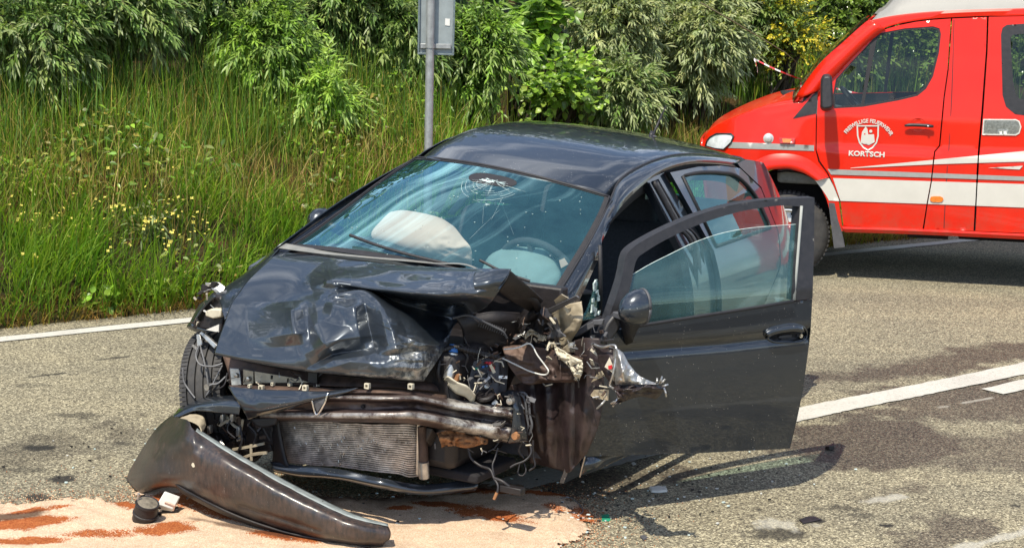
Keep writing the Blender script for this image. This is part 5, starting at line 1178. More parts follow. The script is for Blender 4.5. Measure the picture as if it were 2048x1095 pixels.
for k, (u_, v_) in enumerate([(412, 576), (420, 573), (428, 571), (416, 581), (404, 583), (436, 575)]):
    c_ = Vector(cx((u_, v_, 1.20))); MB().obox(c_, LF * rng.uniform(.008, .018), FW * .012 + UP * rng.normal(0, .008), UP * rng.uniform(.006, .016) + LF * rng.normal(0, .01)).build('broken_lamp_piece', M['bare_metal' if k % 2 else 'engine_black'], car, bevel=.003)
plate('mount_arm', [(396, 664, 1.28), (404, 662, 1.28), (434, 690, 1.32), (428, 697, 1.32)], M['bare_metal'], thick=.015, bevel=.003)
plate('mount_arm', [(392, 668, 1.27), (400, 668, 1.27), (404, 690, 1.28), (394, 692, 1.28)], M['bare_metal'], thick=.012, bevel=.003)
for pts in ([(398, 690, 1.36), (392, 710, 1.37), (400, 728, 1.38), (425, 732, 1.38), (445, 726, 1.36)], [(400, 690, 1.35), (408, 720, 1.36), (414, 750, 1.37), (418, 780, 1.37)], [(366, 735, 1.40), (368, 762, 1.40), (380, 782, 1.40), (390, 795, 1.40)], [(445, 730, 1.34), (432, 755, 1.36), (422, 775, 1.37), (412, 792, 1.38)], [(412, 792, 1.38), (425, 782, 1.38), (448, 770, 1.38), (455, 745, 1.36)], [(416, 773, 1.4), (424, 768, 1.4), (436, 766, 1.39), (452, 752, 1.37)]):
    ptube('cable', pts, .0038, M['cable_grey'] if rng.random() < .6 else M['cable_black'])
MB().lathe(Vector(cx((416, 773, 1.40))), tuple(FW), [(0, .01), (.014, .01), (.014, -.02)], 12).build('connector', M['bare_metal'], car, smooth=True, auto=40)
# ---- right front wheel, knocked askew
def tyre(name, c, ax, Rr, wd, parent, groove=4):
    c = Vector(c); ax = Vector(ax).normalized(); h = wd / 2; pr = [(Rr * .66, -h * .85), (Rr * .80, -h * 1.02), (Rr * .93, -h * .98), (Rr * .985, -h * .80)]
    for k in range(groove):
        z = -h * .62 + k * (h * 1.24) / (groove - 1); pr += [(Rr * (1.0 - .006 * abs(k - 1.5)), z - .012), (Rr * 1.0, z - .0045), (Rr * .962, z - .004), (Rr * .962, z + .004), (Rr * 1.0, z + .0045)]
    pr += [(Rr * .985, h * .80), (Rr * .93, h * .98), (Rr * .80, h * 1.02), (Rr * .66, h * .85)]
    w = MB().lathe(c, ax, pr, 72)
    ref = ax.orthogonal().normalized(); w2 = ax.cross(ref)
    for k in range(96):
        an = 2 * math.pi * (k + .5) / 96; u_ = ref * math.cos(an) + w2 * math.sin(an); v_ = ax.cross(u_)
        for sgn in (-1, 1): w.obox(c + u_ * Rr * .976 + ax * sgn * h * .84, u_ * .007, v_ * .0078, ax * .016)
    ty = w.build(name, M['tyre_rubber'], parent, smooth=True, auto=35)
    rm = MB().lathe(c, ax, [(Rr * .67, h * .82), (Rr * .64, h * .84), (Rr * .62, h * .55), (Rr * .5, h * .35), (Rr * .22, h * .5), (Rr * .2, h * .62), (0, h * .62)], 40).build('rim', M['bare_metal'], ty, smooth=True, auto=40)
    return ty
TWH = cx((455, 792, 1.10)); tyre('wheel', tuple(TWH), (-.93, .20, -.16), .300, .185, car)
# wheel house, added dark engine bay filler behind everything
MB().obox(clv(.95, -.05, .50), FW * .22, LF * .52, UP * .25).build('engine_block', M['engine_black'], car, bevel=.04)  # added dark box that blocks light through the engine bay
MB().obox(clv(.72, 0.02, .62), FW * .03, LF * .70, UP * .36).build('firewall', M['engine_black'], car, bevel=.01)
MB().obox(clv(.9, -.66, .62), FW * .30, LF * .03, UP * .22).build('inner_wing', M['engine_black'], car, bevel=.02)
MB().obox(clv(.95, .05, .22), FW * .16, LF * .5, UP * .02).build('undertray', M['dark_void'], car, bevel=.01)
for k in range(26):
    c_ = clv(rng.uniform(1.05, 1.22), rng.uniform(-.45, .45), rng.uniform(.32, .70)); MB().obox(c_, LF * rng.uniform(.02, .07), FW * rng.uniform(.02, .05) + UP * rng.normal(0, .02), UP * rng.uniform(.02, .05) + LF * rng.normal(0, .02)).build('engine_part', M['engine_black'], car, bevel=.006)

# ---- upper crossmember under the bonnet edge
sheet('lock_carrier', [[(446, 712, 1.36), (520, 728, 1.36), (600, 742, 1.36), (700, 754, 1.35), (800, 762, 1.33), (900, 768, 1.26)], [(456, 742, 1.385), (520, 748, 1.385), (600, 758, 1.385), (700, 764, 1.37), (800, 768, 1.35), (900, 776, 1.28)], [(460, 766, 1.40), (520, 768, 1.40), (600, 769, 1.40), (700, 773, 1.38), (800, 775, 1.36), (900, 786, 1.29)]], 12, 60, M['rust_metal'], thick=.004)
plate('carrier_plate', [(459, 736, 1.41), (478, 737, 1.41), (482, 769, 1.42), (463, 771, 1.42)], M['bare_metal'], thick=.008, bevel=.002); plate('carrier_plate', [(486, 738, 1.412), (506, 742, 1.412), (506, 767, 1.42), (486, 769, 1.42)], M['beige_metal'], thick=.008, bevel=.002)
plate('carrier_plate', [(509, 742, 1.41), (580, 754, 1.41), (618, 764, 1.41), (510, 765, 1.42)], M['beige_metal'], thick=.006)
plate('carrier_plate', [(616, 744, 1.405), (634, 746, 1.405), (634, 766, 1.41), (616, 764, 1.41)], M['engine_black'], thick=.01)
for u_, v_ in ((473, 750), (497, 757)): MB().lathe(Vector(cx((u_, v_, 1.425))), tuple(FW), [(0, .008), (.009, .006), (.011, -.003)], 12).build('bolt', M['bare_metal'], car, smooth=True, auto=40)
sheet('grille_bar', [[(458, 770, 1.44), (560, 772, 1.455), (680, 776, 1.45), (790, 779, 1.43), (893, 790, 1.35)], [(462, 778, 1.47), (560, 780, 1.48), (680, 783, 1.475), (790, 786, 1.45), (893, 797, 1.37)], [(466, 786, 1.45), (560, 788, 1.46), (680, 790, 1.45), (790, 791, 1.42), (890, 801, 1.34)]], 10, 60, M['rust_metal'], bump=lambda U, V2, s, t: .004 * vnoise(U / 20, V2 / 8), thick=.004)
for u_, v_, x_ in ((523, 775, 1.49), (611, 775, 1.49), (735, 771, 1.475), (822, 772, 1.45), (500, 771, 1.47), (546, 767, 1.46), (580, 768, 1.46)):
    c_ = Vector(cx((u_, v_, x_))); b_ = .0105 if u_ not in (500, 546, 580) else .006; m_ = MB()
    for (dy, dz, hy, hz) in ((0, b_ * .8, b_, b_ * .22), (0, -b_ * .8, b_, b_ * .22), (-b_ * .8, 0, b_ * .22, b_ * .58), (b_ * .8, 0, b_ * .22, b_ * .58)): m_.obox(c_ + Vector(LF) * dy + Vector(UP) * dz, LF * hy, FW * .008, UP * hz)
    m_.build('clip', M['cream_plastic'], car)
# purple black wedge of the torn grille and its badge blade
sheet('grille_fragment', [[(456, 772, 1.49), (520, 778, 1.50), (590, 780, 1.50), (650, 782, 1.49), (716, 775, 1.47)], [(470, 795, 1.52), (525, 800, 1.53), (585, 797, 1.53), (640, 792, 1.51), (700, 782, 1.48)], [(486, 818, 1.52), (525, 818, 1.53), (575, 810, 1.53), (625, 800, 1.51), (682, 788, 1.48)], [(496, 838, 1.49), (520, 830, 1.50), (560, 822, 1.50), (610, 806, 1.49), (660, 794, 1.47)]], 26, 40, M['car_paint'], bump=lambda U, V2, s, t: ridge(U, V2, (510, 790), (600, 792), 16, -.012) + .003 * vnoise(U / 18, V2 / 10), thick=.004)
sheet('grille_fragment', [[(500, 838, 1.44), (530, 835, 1.44), (555, 835, 1.44)], [(510, 850, 1.44), (530, 855, 1.44), (552, 848, 1.44)]], 5, 8, M['engine_black'], thick=.004)
bd = cx(np.array([(621, 787, 1.505), (624, 800, 1.51), (633, 829, 1.50), (648, 808, 1.51), (656, 785, 1.505)])); MB().tube(L2(crom(bd, 18)), .0042, 6).build('badge_rim', M['chrome'], car, smooth=True)
plate('badge', [(624, 788, 1.502), (653, 787, 1.502), (646, 807, 1.505), (634, 824, 1.498), (627, 803, 1.505)], M['grey_plastic'], thick=.01)
# ---- bumper beam
def beam_scr(U, V2, s, t): return np.clip((U - 885) / 25, 0, 1) * np.where((s < .36) | ((s > .62) & (s < .95)), 1, .12) + .45 * ((np.abs(s - .78) < .06) | (np.abs(s - .2) < .05)) * (U < 890)
sheet('bumper_beam', [[(520, 784, 1.36), (650, 784, 1.40), (780, 786, 1.41), (832, 784, 1.40), (900, 797, 1.34), (1030, 815, 1.20)], [(520, 790, 1.43), (650, 790, 1.47), (780, 793, 1.48), (832, 792, 1.46), (900, 805, 1.40), (1028, 823, 1.26)], [(520, 797, 1.44), (650, 797, 1.48), (780, 800, 1.485), (832, 800, 1.47), (900, 813, 1.41), (1027, 832, 1.265)], [(520, 801, 1.41), (650, 801, 1.445), (780, 804, 1.45), (832, 805, 1.43), (900, 819, 1.37), (1026, 838, 1.225)], [(520, 819, 1.41), (650, 819, 1.445), (780, 819, 1.45), (832, 818, 1.43), (902, 831, 1.37), (1023, 852, 1.225)], [(520, 824, 1.44), (650, 825, 1.48), (780, 825, 1.485), (833, 824, 1.47), (903, 837, 1.41), (1022, 859, 1.265)], [(520, 834, 1.44), (650, 836, 1.48), (780, 837, 1.485), (834, 838, 1.47), (912, 853, 1.41), (1018, 874, 1.265)], [(520, 840, 1.36), (650, 842, 1.40), (780, 844, 1.41), (836, 848, 1.40), (921, 865, 1.34), (1014, 884, 1.20)]], 60, 120, M['beam_metal'], bump=lambda U, V2, s, t: .004 * fbm(U / 30, V2 / 14, oct=3, seed=9) - .02 * np.exp(-((U - 834) / 12) ** 2) * np.exp(-((s - .5) / .3) ** 2), scrape=beam_scr, thick=.004)
plate('beam_slot', [(994, 839, 1.285), (1007, 841, 1.283), (1006, 850, 1.283), (993, 848, 1.285)], M['dark_void'], thick=.02)
MB().lathe(Vector(cx((725, 812, 1.456))), tuple(FW), [(0, .003), (.008, .002), (.009, -.01)], 12).build('beam_hole', M['dark_void'], car)
# ---- condenser with bent fins, its frame and tank
cond = plate('condenser_core', [(552, 846, 1.30), (700, 850, 1.30), (832, 856, 1.27), (836, 948, 1.24), (700, 935, 1.27), (572, 922, 1.28)], M['dark_void'], thick=.03)
cf = MB(); TL, TR, BL, BR = [np.array(q, float) for q in ((552, 840, 1.315), (836, 852, 1.285), (572, 922, 1.295), (838, 948, 1.255))]
for k in range(23):
    q = k / 22; n_ = 46; a = TL + (BL - TL) * q; b = TR + (BR - TR) * q; h = np.linspace(0, 1, n_)[:, None]; p = a + (b - a) * h
    w = fbm(h[:, 0] * 5 + 3, h[:, 0] * 0 + q * 2.2, oct=3, seed=21); p[:, 1] += 2.6 * w * np.sin(h[:, 0] * 3.14) + 7 * np.exp(-((h[:, 0] - .93) / .06) ** 2) * (q - .2); p[:, 2] += .006 * w
    cf.tube(L2(cx(p)), .0042, 4, cap=False)
cf.build('fin', M['alu_fin'], cond)['kind'] = 'stuff'
vt = MB()
for k in range(130):
    h = rng.random() ** .7; q = rng.uniform(.05, .95); p = TL + (TR - TL) * h + (BL - TL) * q * (1 - h) + (BR - TR) * q * h; p2 = p + np.array([rng.normal(0, 1), 4.5, 0]); vt.tube(L2(cx(np.array([p + [0, 0, .002], p2 + [0, 0, .002]]))), .0016, 3, cap=False)
vt.build('bent_fin', M['bare_metal'], cond)['kind'] = 'stuff'
ptube('condenser_tank', [(843, 850, 1.30), (846, 900, 1.29), (848, 955, 1.28)], .021, M['rust_metal'], n=14); ptube('condenser_tank', [(847, 922, 1.292), (848, 954, 1.284)], .0225, M['bare_metal'], n=14)
plate('condenser_frame', [(834, 848, 1.31), (840, 849, 1.31), (842, 905, 1.30), (838, 950, 1.28), (832, 948, 1.28)], M['bare_metal'], thick=.012)
sheet('condenser_frame', [[(540, 832, 1.34), (545, 870, 1.34), (548, 905, 1.34), (545, 930, 1.34)], [(556, 835, 1.36), (562, 870, 1.36), (570, 910, 1.36), (578, 932, 1.36)]], 5, 16, M['engine_black'], thick=.012)
sheet('lower_bar', [[(540, 922, 1.36), (600, 930, 1.36), (680, 938, 1.36), (760, 955, 1.34), (850, 968, 1.30), (960, 955, 1.22)], [(546, 936, 1.38), (600, 946, 1.38), (680, 952, 1.38), (760, 968, 1.36), (850, 982, 1.32), (955, 972, 1.24)], [(548, 942, 1.36), (600, 952, 1.36), (680, 958, 1.36), (760, 975, 1.34), (850, 988, 1.30), (950, 980, 1.22)]], 10, 60, M['car_paint'], bump=lambda U, V2, s, t: .010 * vnoise(U / 45, V2 / 30), thick=.004)
# black plastics, yellow clips between wing and condenser
for k in range(16):
    u_, v_ = rng.uniform(430, 545), rng.uniform(838, 905); p = cx((u_, v_, rng.uniform(1.28, 1.36))); MB().obox(p, LF * rng.uniform(.012, .04) + UP * rng.normal(0, .02), FW * .02, UP * rng.uniform(.01, .05) + LF * rng.normal(0, .012)).build('broken_plastic', M['engine_black'], car, bevel=.004)
for pts in ([(466, 898, 1.42), (500, 892, 1.42), (528, 886, 1.41)], [(484, 915, 1.42), (505, 908, 1.42), (534, 904, 1.41)], [(502, 888, 1.42), (503, 920, 1.42)], [(486, 838, 1.4), (478, 880, 1.4)], [(452, 830, 1.4), (468, 850, 1.4), (480, 856, 1.4)], [(440, 850, 1.42), (452, 842, 1.42), (462, 838, 1.42)]):
    ptube('clip_strip', pts, .0075, M['beige_metal'], n=4)
for pts in ([(480, 850, 1.42), (484, 880, 1.43), (474, 905, 1.43)], [(498, 850, 1.42), (512, 868, 1.42), (505, 895, 1.42)], [(460, 840, 1.43), (455, 860, 1.44), (470, 875, 1.43)], [(520, 840, 1.40), (530, 862, 1.4), (540, 880, 1.39)]): ptube('cable', pts, .004, M['cable_black'])
for u_, v_ in ((446, 836), (466, 834), (478, 862), (420, 858)): MB().obox(cx((u_, v_, 1.42)), LF * .008 + UP * .004, FW * .01, UP * .018).build('metal_tab', M['bare_metal'], car, bevel=.002)
# ---- bracket at the beam's end, lattice, bolts
sheet('end_bracket', [[(1000, 790, 1.20), (1020, 780, 1.20), (1038, 782, 1.18)], [(1024, 800, 1.26), (1034, 805, 1.25), (1044, 812, 1.22)], [(1026, 830, 1.27), (1036, 835, 1.26), (1050, 842, 1.22)], [(1022, 862, 1.27), (1036, 865, 1.26), (1054, 868, 1.22)], [(1014, 886, 1.25), (1034, 884, 1.24), (1056, 882, 1.20)]], 22, 14, M['car_paint'], thick=.005)
plate('bracket_plate', [(960, 800, 1.19), (985, 787, 1.19), (1032, 782, 1.19), (1028, 818, 1.2), (1000, 812, 1.2)], M['engine_black'], thick=.03, bevel=.004)
for u_, v_, m_ in ((1021, 801, 'bare_metal'), (1031, 871, 'foam_brown')): MB().lathe(Vector(cx((u_, v_, 1.285))), tuple(FW), [(0, .012), (.014, .010), (.016, -.01)], 14).build('bolt', M[m_], car, smooth=True, auto=40)
lt = [[(1040, 784), (1050, 786), (1057, 800), (1060, 830), (1064, 850), (1058, 868)], [(1036, 786), (1046, 792), (1051, 806), (1054, 834), (1056, 852), (1050, 868)]]
for l_ in lt: ptube('lattice', [(a, b, 1.17) for a, b in l_], .0055, M['grey_plastic'], n=5)
for q in np.linspace(.12, .95, 7):
    p0 = crom(np.array(lt[0], float), 20)[int(q * 19)]; p1 = crom(np.array(lt[1], float), 20)[int(q * 19)]; ptube('lattice_rib', [(p0[0], p0[1], 1.17), (p1[0], p1[1] + 2, 1.17)], .004, M['grey_plastic'], n=4)
MB().lathe(Vector(cx((1060, 799, 1.17))), tuple(FW), [(.006, .01), (.013, .01), (.013, -.01), (.006, -.01)], 12).build('eyelet', M['grey_plastic'], car)
# ---- fuse box, canister, filler neck, hoses
fb = [(940, 722, 1.24), (1000, 718, 1.16), (994, 790, 1.20), (934, 790, 1.28)]
box = plate('fuse_box', fb, M['grey_plastic'], thick=.08, bevel=.006)
F0, F1, F3 = [cx(np.array(fb[k], float)) for k in (0, 1, 3)]; ex, ey = F1 - F0, F3 - F0; nn_ = np.cross(ex, ey); nn_ = nn_ / np.linalg.norm(nn_); nn_ = nn_ if nn_ @ (nC - F0) > 0 else -nn_
for (a, b, w_, h_, mt) in [(.62, .10, .09, .09, 'fuse_red'), (.72, .12, .08, .08, 'fuse_red'), (.52, .08, .08, .07, 'fuse_red'), (.74, .26, .13, .12, 'fuse_red'), (.42, .20, .08, .07, 'fuse_blue'), (.54, .18, .07, .06, 'fuse_blue'), (.20, .24, .13, .07, 'fuse_green'), (.48, .36, .14, .13, 'engine_black'), (.66, .46, .15, .13, 'grey_plastic'), (.28, .45, .18, .16, 'engine_black'), (.64, .64, .14, .12, 'engine_black'), (.36, .66, .14, .12, 'engine_black'), (.80, .60, .07, .16, 'grey_plastic')]:
    c_ = F0 + ex * a + ey * b; MB().obox(c_ + nn_ * .008, ex * w_ / 2, ey * h_ / 2, nn_ * .013).build('fuse', M[mt], box, bevel=.002)
MB().lathe(Vector(cx((972, 772, 1.27))), tuple(nn_), [(0, .012), (.010, .010), (.012, -.01)], 12).build('terminal', M['bare_metal'], box, smooth=True, auto=40)
ptube('canister', [(906, 706, 1.30), (902, 732, 1.31), (897, 757, 1.32)], .024, M['bare_metal'], n=14); ptube('canister_cap', [(908, 690, 1.29), (906, 705, 1.30)], .020, M['fuse_blue'], n=12)
sheet('filler_neck', [[(888, 758, 1.33), (905, 775, 1.34), (925, 780, 1.33), (948, 798, 1.32)], [(894, 752, 1.36), (912, 764, 1.37), (932, 772, 1.36), (950, 790, 1.34)], [(900, 756, 1.36), (917, 768, 1.37), (936, 776, 1.36), (950, 793, 1.33)], [(895, 770, 1.34), (912, 785, 1.35), (930, 792, 1.34), (942, 803, 1.32)]], 14, 24, M['cream_plastic'], thick=.006)
plate('amber_tab', [(912, 748, 1.34), (918, 750, 1.34), (913, 763, 1.34), (907, 760, 1.34)], M['foam_brown'], thick=.02)
c_ = Vector(cx((970, 786, 1.28))); MB().lathe(c_, (FW * .35 + UP * .94), [(0, -.004), (.030, -.002), (.034, .0), (.040, -.006), (.040, -.016), (.03, -.02), (0, -.02)], 24).build('ring_cap', M['engine_black'], car, smooth=True, auto=40)
ptube('wire_loop', [(955, 772, 1.30), (958, 758, 1.30), (970, 758, 1.29), (978, 772, 1.28)], .004, M['cable_grey'])
hs = cx(np.array([(885, 700, 1.30), (910, 694, 1.30), (940, 702, 1.28), (970, 708, 1.24), (1000, 716, 1.18)], float)); hp_ = crom(hs, 60); MB().tube(L2(hp_), [.011 + (.003 if k % 3 == 0 else 0) for k in range(60)], 8).build('hose', M['engine_black'], car, smooth=True)
for pts, r_ in (([(880, 720, 1.3), (876, 745, 1.31), (882, 765, 1.3)], .010), ([(925, 700, 1.28), (935, 712, 1.28), (930, 730, 1.28)], .008), ([(1002, 725, 1.17), (1004, 750, 1.17), (995, 775, 1.18)], .005), ([(893, 757, 1.34), (896, 790, 1.34), (899, 805, 1.34)], .004)): ptube('hose', pts, r_, M['cable_black'])
# dark air box with ribs and the scuttle lip
sheet('air_box', [[(912, 636, 1.18), (950, 628, 1.10), (990, 622, 1.02), (1040, 625, .92)], [(925, 660, 1.20), (965, 650, 1.14), (1005, 645, 1.06), (1050, 650, .95)], [(930, 700, 1.18), (970, 695, 1.12), (1005, 690, 1.06), (1050, 690, .95)]], 24, 30, M['engine_black'], thick=.01)
for k in range(12):
    u_ = 962 + k * 4.5; ptube('rib', [(u_, 640 + k * 1.6, 1.16 - k * .008), (u_ - 5, 652 + k * 1.6, 1.17 - k * .008)], .003, M['grey_plastic'], n=4)
ptube('lip', [(905, 636, 1.22), (935, 630, 1.18), (960, 640, 1.16), (985, 652, 1.14), (1005, 662, 1.12), (1014, 676, 1.10)], .005, M['grey_plastic'])
# ---- torn inner wing: rust plate, white crumpled edge, loop of wire, strut mount
sheet('torn_plate', [[(1004, 692, 1.08), (1045, 690, 1.05), (1090, 696, 1.02), (1130, 704, .99), (1166, 716, .96)], [(1012, 718, 1.12), (1050, 722, 1.09), (1095, 726, 1.06), (1130, 730, 1.02), (1165, 738, .98)], [(1022, 738, 1.13), (1050, 752, 1.10), (1095, 752, 1.07), (1130, 752, 1.03), (1160, 755, .99)], [(1046, 766, 1.11), (1060, 768, 1.09), (1095, 764, 1.06), (1130, 764, 1.02), (1155, 762, .98)]], 30, 50, M['rust_metal'], bump=lambda U, V2, s, t: .013 * crumple(U / 34, V2 / 22, 2), thick=.004)
sheet('torn_edge', [[(1108, 690, 1.05), (1125, 700, 1.05), (1145, 712, 1.04), (1164, 720, 1.02)], [(1112, 705, 1.08), (1128, 716, 1.08), (1148, 730, 1.06), (1166, 735, 1.03)], [(1120, 716, 1.07), (1135, 728, 1.07), (1150, 745, 1.06), (1163, 748, 1.03)], [(1128, 722, 1.05), (1140, 735, 1.06), (1152, 758, 1.05), (1158, 760, 1.03)]], 40, 40, M['cream_plastic'], bump=lambda U, V2, s, t: .020 * crumple(U / 14, V2 / 12, 12), thick=.003)
for pts in ([(1008, 698, 1.16), (1035, 695, 1.15), (1060, 687, 1.14), (1075, 710, 1.14), (1090, 730, 1.13), (1097, 742, 1.13), (1088, 749, 1.13), (1060, 742, 1.14), (1030, 728, 1.15), (1005, 716, 1.16)],): ptube('wire_loop', pts, .0032, M['white_plastic'], res=60)
sheet('strut_mount', [[(1104, 625, .92), (1130, 610, .90), (1163, 602, .86)], [(1112, 650, .95), (1138, 640, .93), (1166, 630, .88)], [(1118, 675, .95), (1138, 668, .93), (1160, 652, .88)], [(1122, 698, .93), (1130, 690, .91), (1140, 684, .88)]], 24, 24, M['beige_metal'], bump=lambda U, V2, s, t: .008 * crumple(U / 26, V2 / 26, 19), thick=.005)
plate('strut_bracket', [(1094, 618, .98), (1152, 590, .93), (1158, 596, .93), (1100, 628, .98)], M['grey_plastic'], thick=.012, bevel=.003); plate('strut_plate', [(1108, 600, .93), (1122, 588, .92), (1136, 596, .91), (1112, 608, .93)], M['beige_metal'], thick=.01)
sheet('claw_bracket', [[(1098, 648, 1.02), (1108, 634, 1.02), (1114, 640, 1.02)], [(1100, 665, 1.03), (1112, 655, 1.03), (1122, 662, 1.02)], [(1090, 678, 1.02), (1112, 675, 1.03), (1132, 672, 1.01)]], 12, 12, M['grey_plastic'], bump=lambda U, V2, s, t: .012 * vnoise(U / 7, V2 / 7), thick=.006)
ptube('strut', [(1076, 672, 1.0), (1082, 648, .98), (1092, 625, .95)], .026, M['engine_black'], n=12); ptube('strut_arm', [(1018, 665, 1.0), (1045, 645, .96), (1075, 622, .93)], .02, M['engine_black'], n=8)
sheet('torn_wadding', [[(1050, 668, 1.04), (1062, 658, 1.04), (1080, 668, 1.03), (1094, 672, 1.02)], [(1050, 678, 1.05), (1064, 668, 1.06), (1080, 676, 1.05), (1092, 680, 1.03)]], 12, 24, M['beige_metal'], bump=lambda U, V2, s, t: .014 * crumple(U / 11, V2 / 9, 17), thick=.004)
plate('strut_plate', [(1088, 690, .98), (1106, 683, .97), (1112, 690, .96), (1098, 700, .97)], M['beige_metal'], thick=.02, bevel=.004)
# brown inner panel down to the sill with pressed folds
sheet('inner_panel', [[(1020, 770, 1.00), (1060, 762, .99), (1100, 752, .97), (1140, 690, .92), (1165, 676, .88), (1200, 676, .84)], [(1040, 810, 1.00), (1075, 805, .99), (1110, 800, .97), (1140, 780, .94), (1165, 770, .91), (1208, 760, .86)], [(1052, 870, .98), (1085, 870, .98), (1115, 868, .96), (1142, 865, .94), (1162, 860, .91), (1200, 840, .86)], [(1060, 925, .96), (1085, 930, .96), (1115, 938, .94), (1138, 944, .92), (1152, 930, .90), (1175, 905, .86)]], 60, 70, M['brown_panel'], bump=lambda U, V2, s, t: ridge(U, V2, (1092, 770), (1098, 925), 16, .020) + ridge(U, V2, (1150, 720), (1150, 930), 9, -.018) + ridge(U, V2, (1128, 760), (1138, 930), 14, .018) + ridge(U, V2, (1060, 790), (1080, 900), 12, .014) + ridge(U, V2, (1180, 700), (1160, 900), 14, .016) + .007 * crumple(U / 30, V2 / 70, 4), thick=.004)
plate('hinge_plate', [(1112, 705, 1.00), (1140, 684, .98), (1150, 690, .97), (1148, 704, .97), (1130, 706, .98)], M['beige_metal'], thick=.012, bevel=.003); MB().lathe(Vector(cx((1143, 690, .99))), tuple(FW), [(0, .01), (.012, .008), (.013, -.006)], 12).build('bolt', M['bare_metal'], car, smooth=True, auto=40)
plate('primer_patch', [(1180, 790, .905), (1188, 779, .905), (1217, 778, .90), (1216, 800, .90), (1190, 796, .905)], M['beige_metal'], thick=.004); plate('primer_patch', [(1182, 764, .91), (1196, 744, .90), (1210, 738, .89), (1212, 750, .89)], M['beige_metal'], thick=.004)  # pale plates painting the sunlight that falls on the brown panel
MB().lathe(Vector(cx((1191, 730, .90))), tuple(FW), [(0, .004), (.012, .003), (.013, -.004)], 12).build('panel_hole', M['dark_void'], car)
# outer wing scrap: torn silver blue sheet standing out before the door
sheet('wing_scrap', [[(1186, 690, .95), (1205, 690, .98), (1222, 690, 1.0), (1232, 692, 1.0)], [(1196, 712, .98), (1212, 715, 1.02), (1228, 716, 1.04), (1233, 712, 1.04)], [(1205, 740, 1.0), (1216, 745, 1.04), (1228, 748, 1.06), (1232, 740, 1.06)], [(1222, 768, 1.02), (1224, 768, 1.04), (1228, 768, 1.06), (1230, 762, 1.06)]], 30, 24, M['brown_panel'], bump=lambda U, V2, s, t: .010 * crumple(U / 20, V2 / 20, 31), thick=.004)
sheet('wing_scrap', [[(1228, 694, 1.04), (1236, 698, 1.06), (1246, 706, 1.05), (1254, 722, 1.04)], [(1226, 725, 1.07), (1240, 728, 1.11), (1254, 735, 1.09), (1272, 745, 1.06)], [(1224, 755, 1.07), (1242, 758, 1.12), (1262, 758, 1.10), (1290, 757, 1.05)], [(1222, 770, 1.05), (1245, 768, 1.09), (1275, 768, 1.08), (1318, 768, 1.02)]], 50, 50, M['bare_metal'], bump=lambda U, V2, s, t: .018 * crumple(U / 26, V2 / 40, 41) + ridge(U, V2, (1240, 710), (1250, 765), 9, .02), thick=.003)
sheet('wing_scrap', [[(1222, 770, 1.05), (1250, 769, 1.08), (1285, 768, 1.06), (1332, 772, 1.0)], [(1230, 782, 1.08), (1255, 780, 1.10), (1285, 776, 1.07), (1326, 782, 1.0)], [(1236, 796, 1.08), (1258, 792, 1.08), (1285, 786, 1.05), (1318, 792, .98)], [(1226, 810, 1.04), (1250, 801, 1.05), (1280, 792, 1.02), (1312, 797, .96)]], 40, 50, M['brown_panel'], bump=lambda U, V2, s, t: .016 * crumple(U / 24, V2 / 16, 51), thick=.003)
for (p0, p1) in (((1318, 768), (1330, 758)), ((1316, 770), (1324, 752)), ((1312, 768), (1314, 756)), ((1322, 772), (1336, 768)), ((1328, 776), (1332, 792)), ((1238, 790), (1226, 812)), ((1232, 800), (1222, 806)), ((1210, 800), (1194, 816)), ((1234, 780), (1240, 806))):
    ptube('metal_sliver', [(*p0, 1.03), ((p0[0] + p1[0]) / 2 + 1, (p0[1] + p1[1]) / 2, 1.05), (*p1, 1.04)], .004, M['bare_metal'], n=4)
plate('warning_sticker', [(1219, 714, 1.062), (1227, 735, 1.074), (1224, 744, 1.074), (1209, 733, 1.066)], M['cream_plastic'], thick=.002); plate('sticker_mark', [(1216, 731, 1.075), (1224, 729, 1.08), (1224, 737, 1.08), (1217, 738, 1.075)], M['fuse_red'], thick=.002)
ptube('rim_of_wing', [(1186, 688, .99), (1205, 694, 1.03), (1222, 690, 1.05), (1232, 694, 1.06), (1231, 720, 1.08), (1226, 750, 1.09), (1220, 770, 1.07), (1232, 780, 1.09), (1238, 796, 1.09)], .005, M['bare_metal'])
# orange brown foam and hanging cables under the beam
sheet('torn_foam', [[(874, 866, 1.34), (905, 858, 1.34), (940, 868, 1.32), (976, 878, 1.29)], [(880, 880, 1.36), (905, 876, 1.36), (940, 882, 1.34), (974, 886, 1.30)], [(884, 894, 1.34), (905, 890, 1.34), (935, 894, 1.32), (965, 886, 1.29)]], 24, 40, M['foam_brown'], bump=lambda U, V2, s, t: .018 * crumple(U / 18, V2 / 14, 61), thick=.006)
for pts, r_ in (([(936, 892, 1.30), (942, 915, 1.31), (960, 930, 1.32), (980, 938, 1.33), (988, 955, 1.34), (996, 970, 1.35), (994, 985, 1.36), (988, 998, 1.37)], .0055), ([(996, 895, 1.28), (990, 915, 1.30), (985, 930, 1.32), (988, 950, 1.33)], .004), ([(1060, 885, 1.20), (1062, 905, 1.21), (1050, 920, 1.23), (1030, 928, 1.26), (1020, 934, 1.28)], .0045), ([(1066, 880, 1.19), (1066, 910, 1.19), (1070, 930, 1.19), (1058, 940, 1.2)], .0045), ([(1040, 925, 1.22), (1036, 945, 1.23), (1045, 950, 1.23), (1052, 940, 1.22), (1048, 925, 1.21)], .003), ([(988, 955, 1.34), (1005, 962, 1.34), (1022, 975, 1.33)], .007), ([(1045, 880, 1.22), (1038, 900, 1.22), (1048, 915, 1.21)], .005)):
    ptube('cable', pts, r_, M['cable_black'])
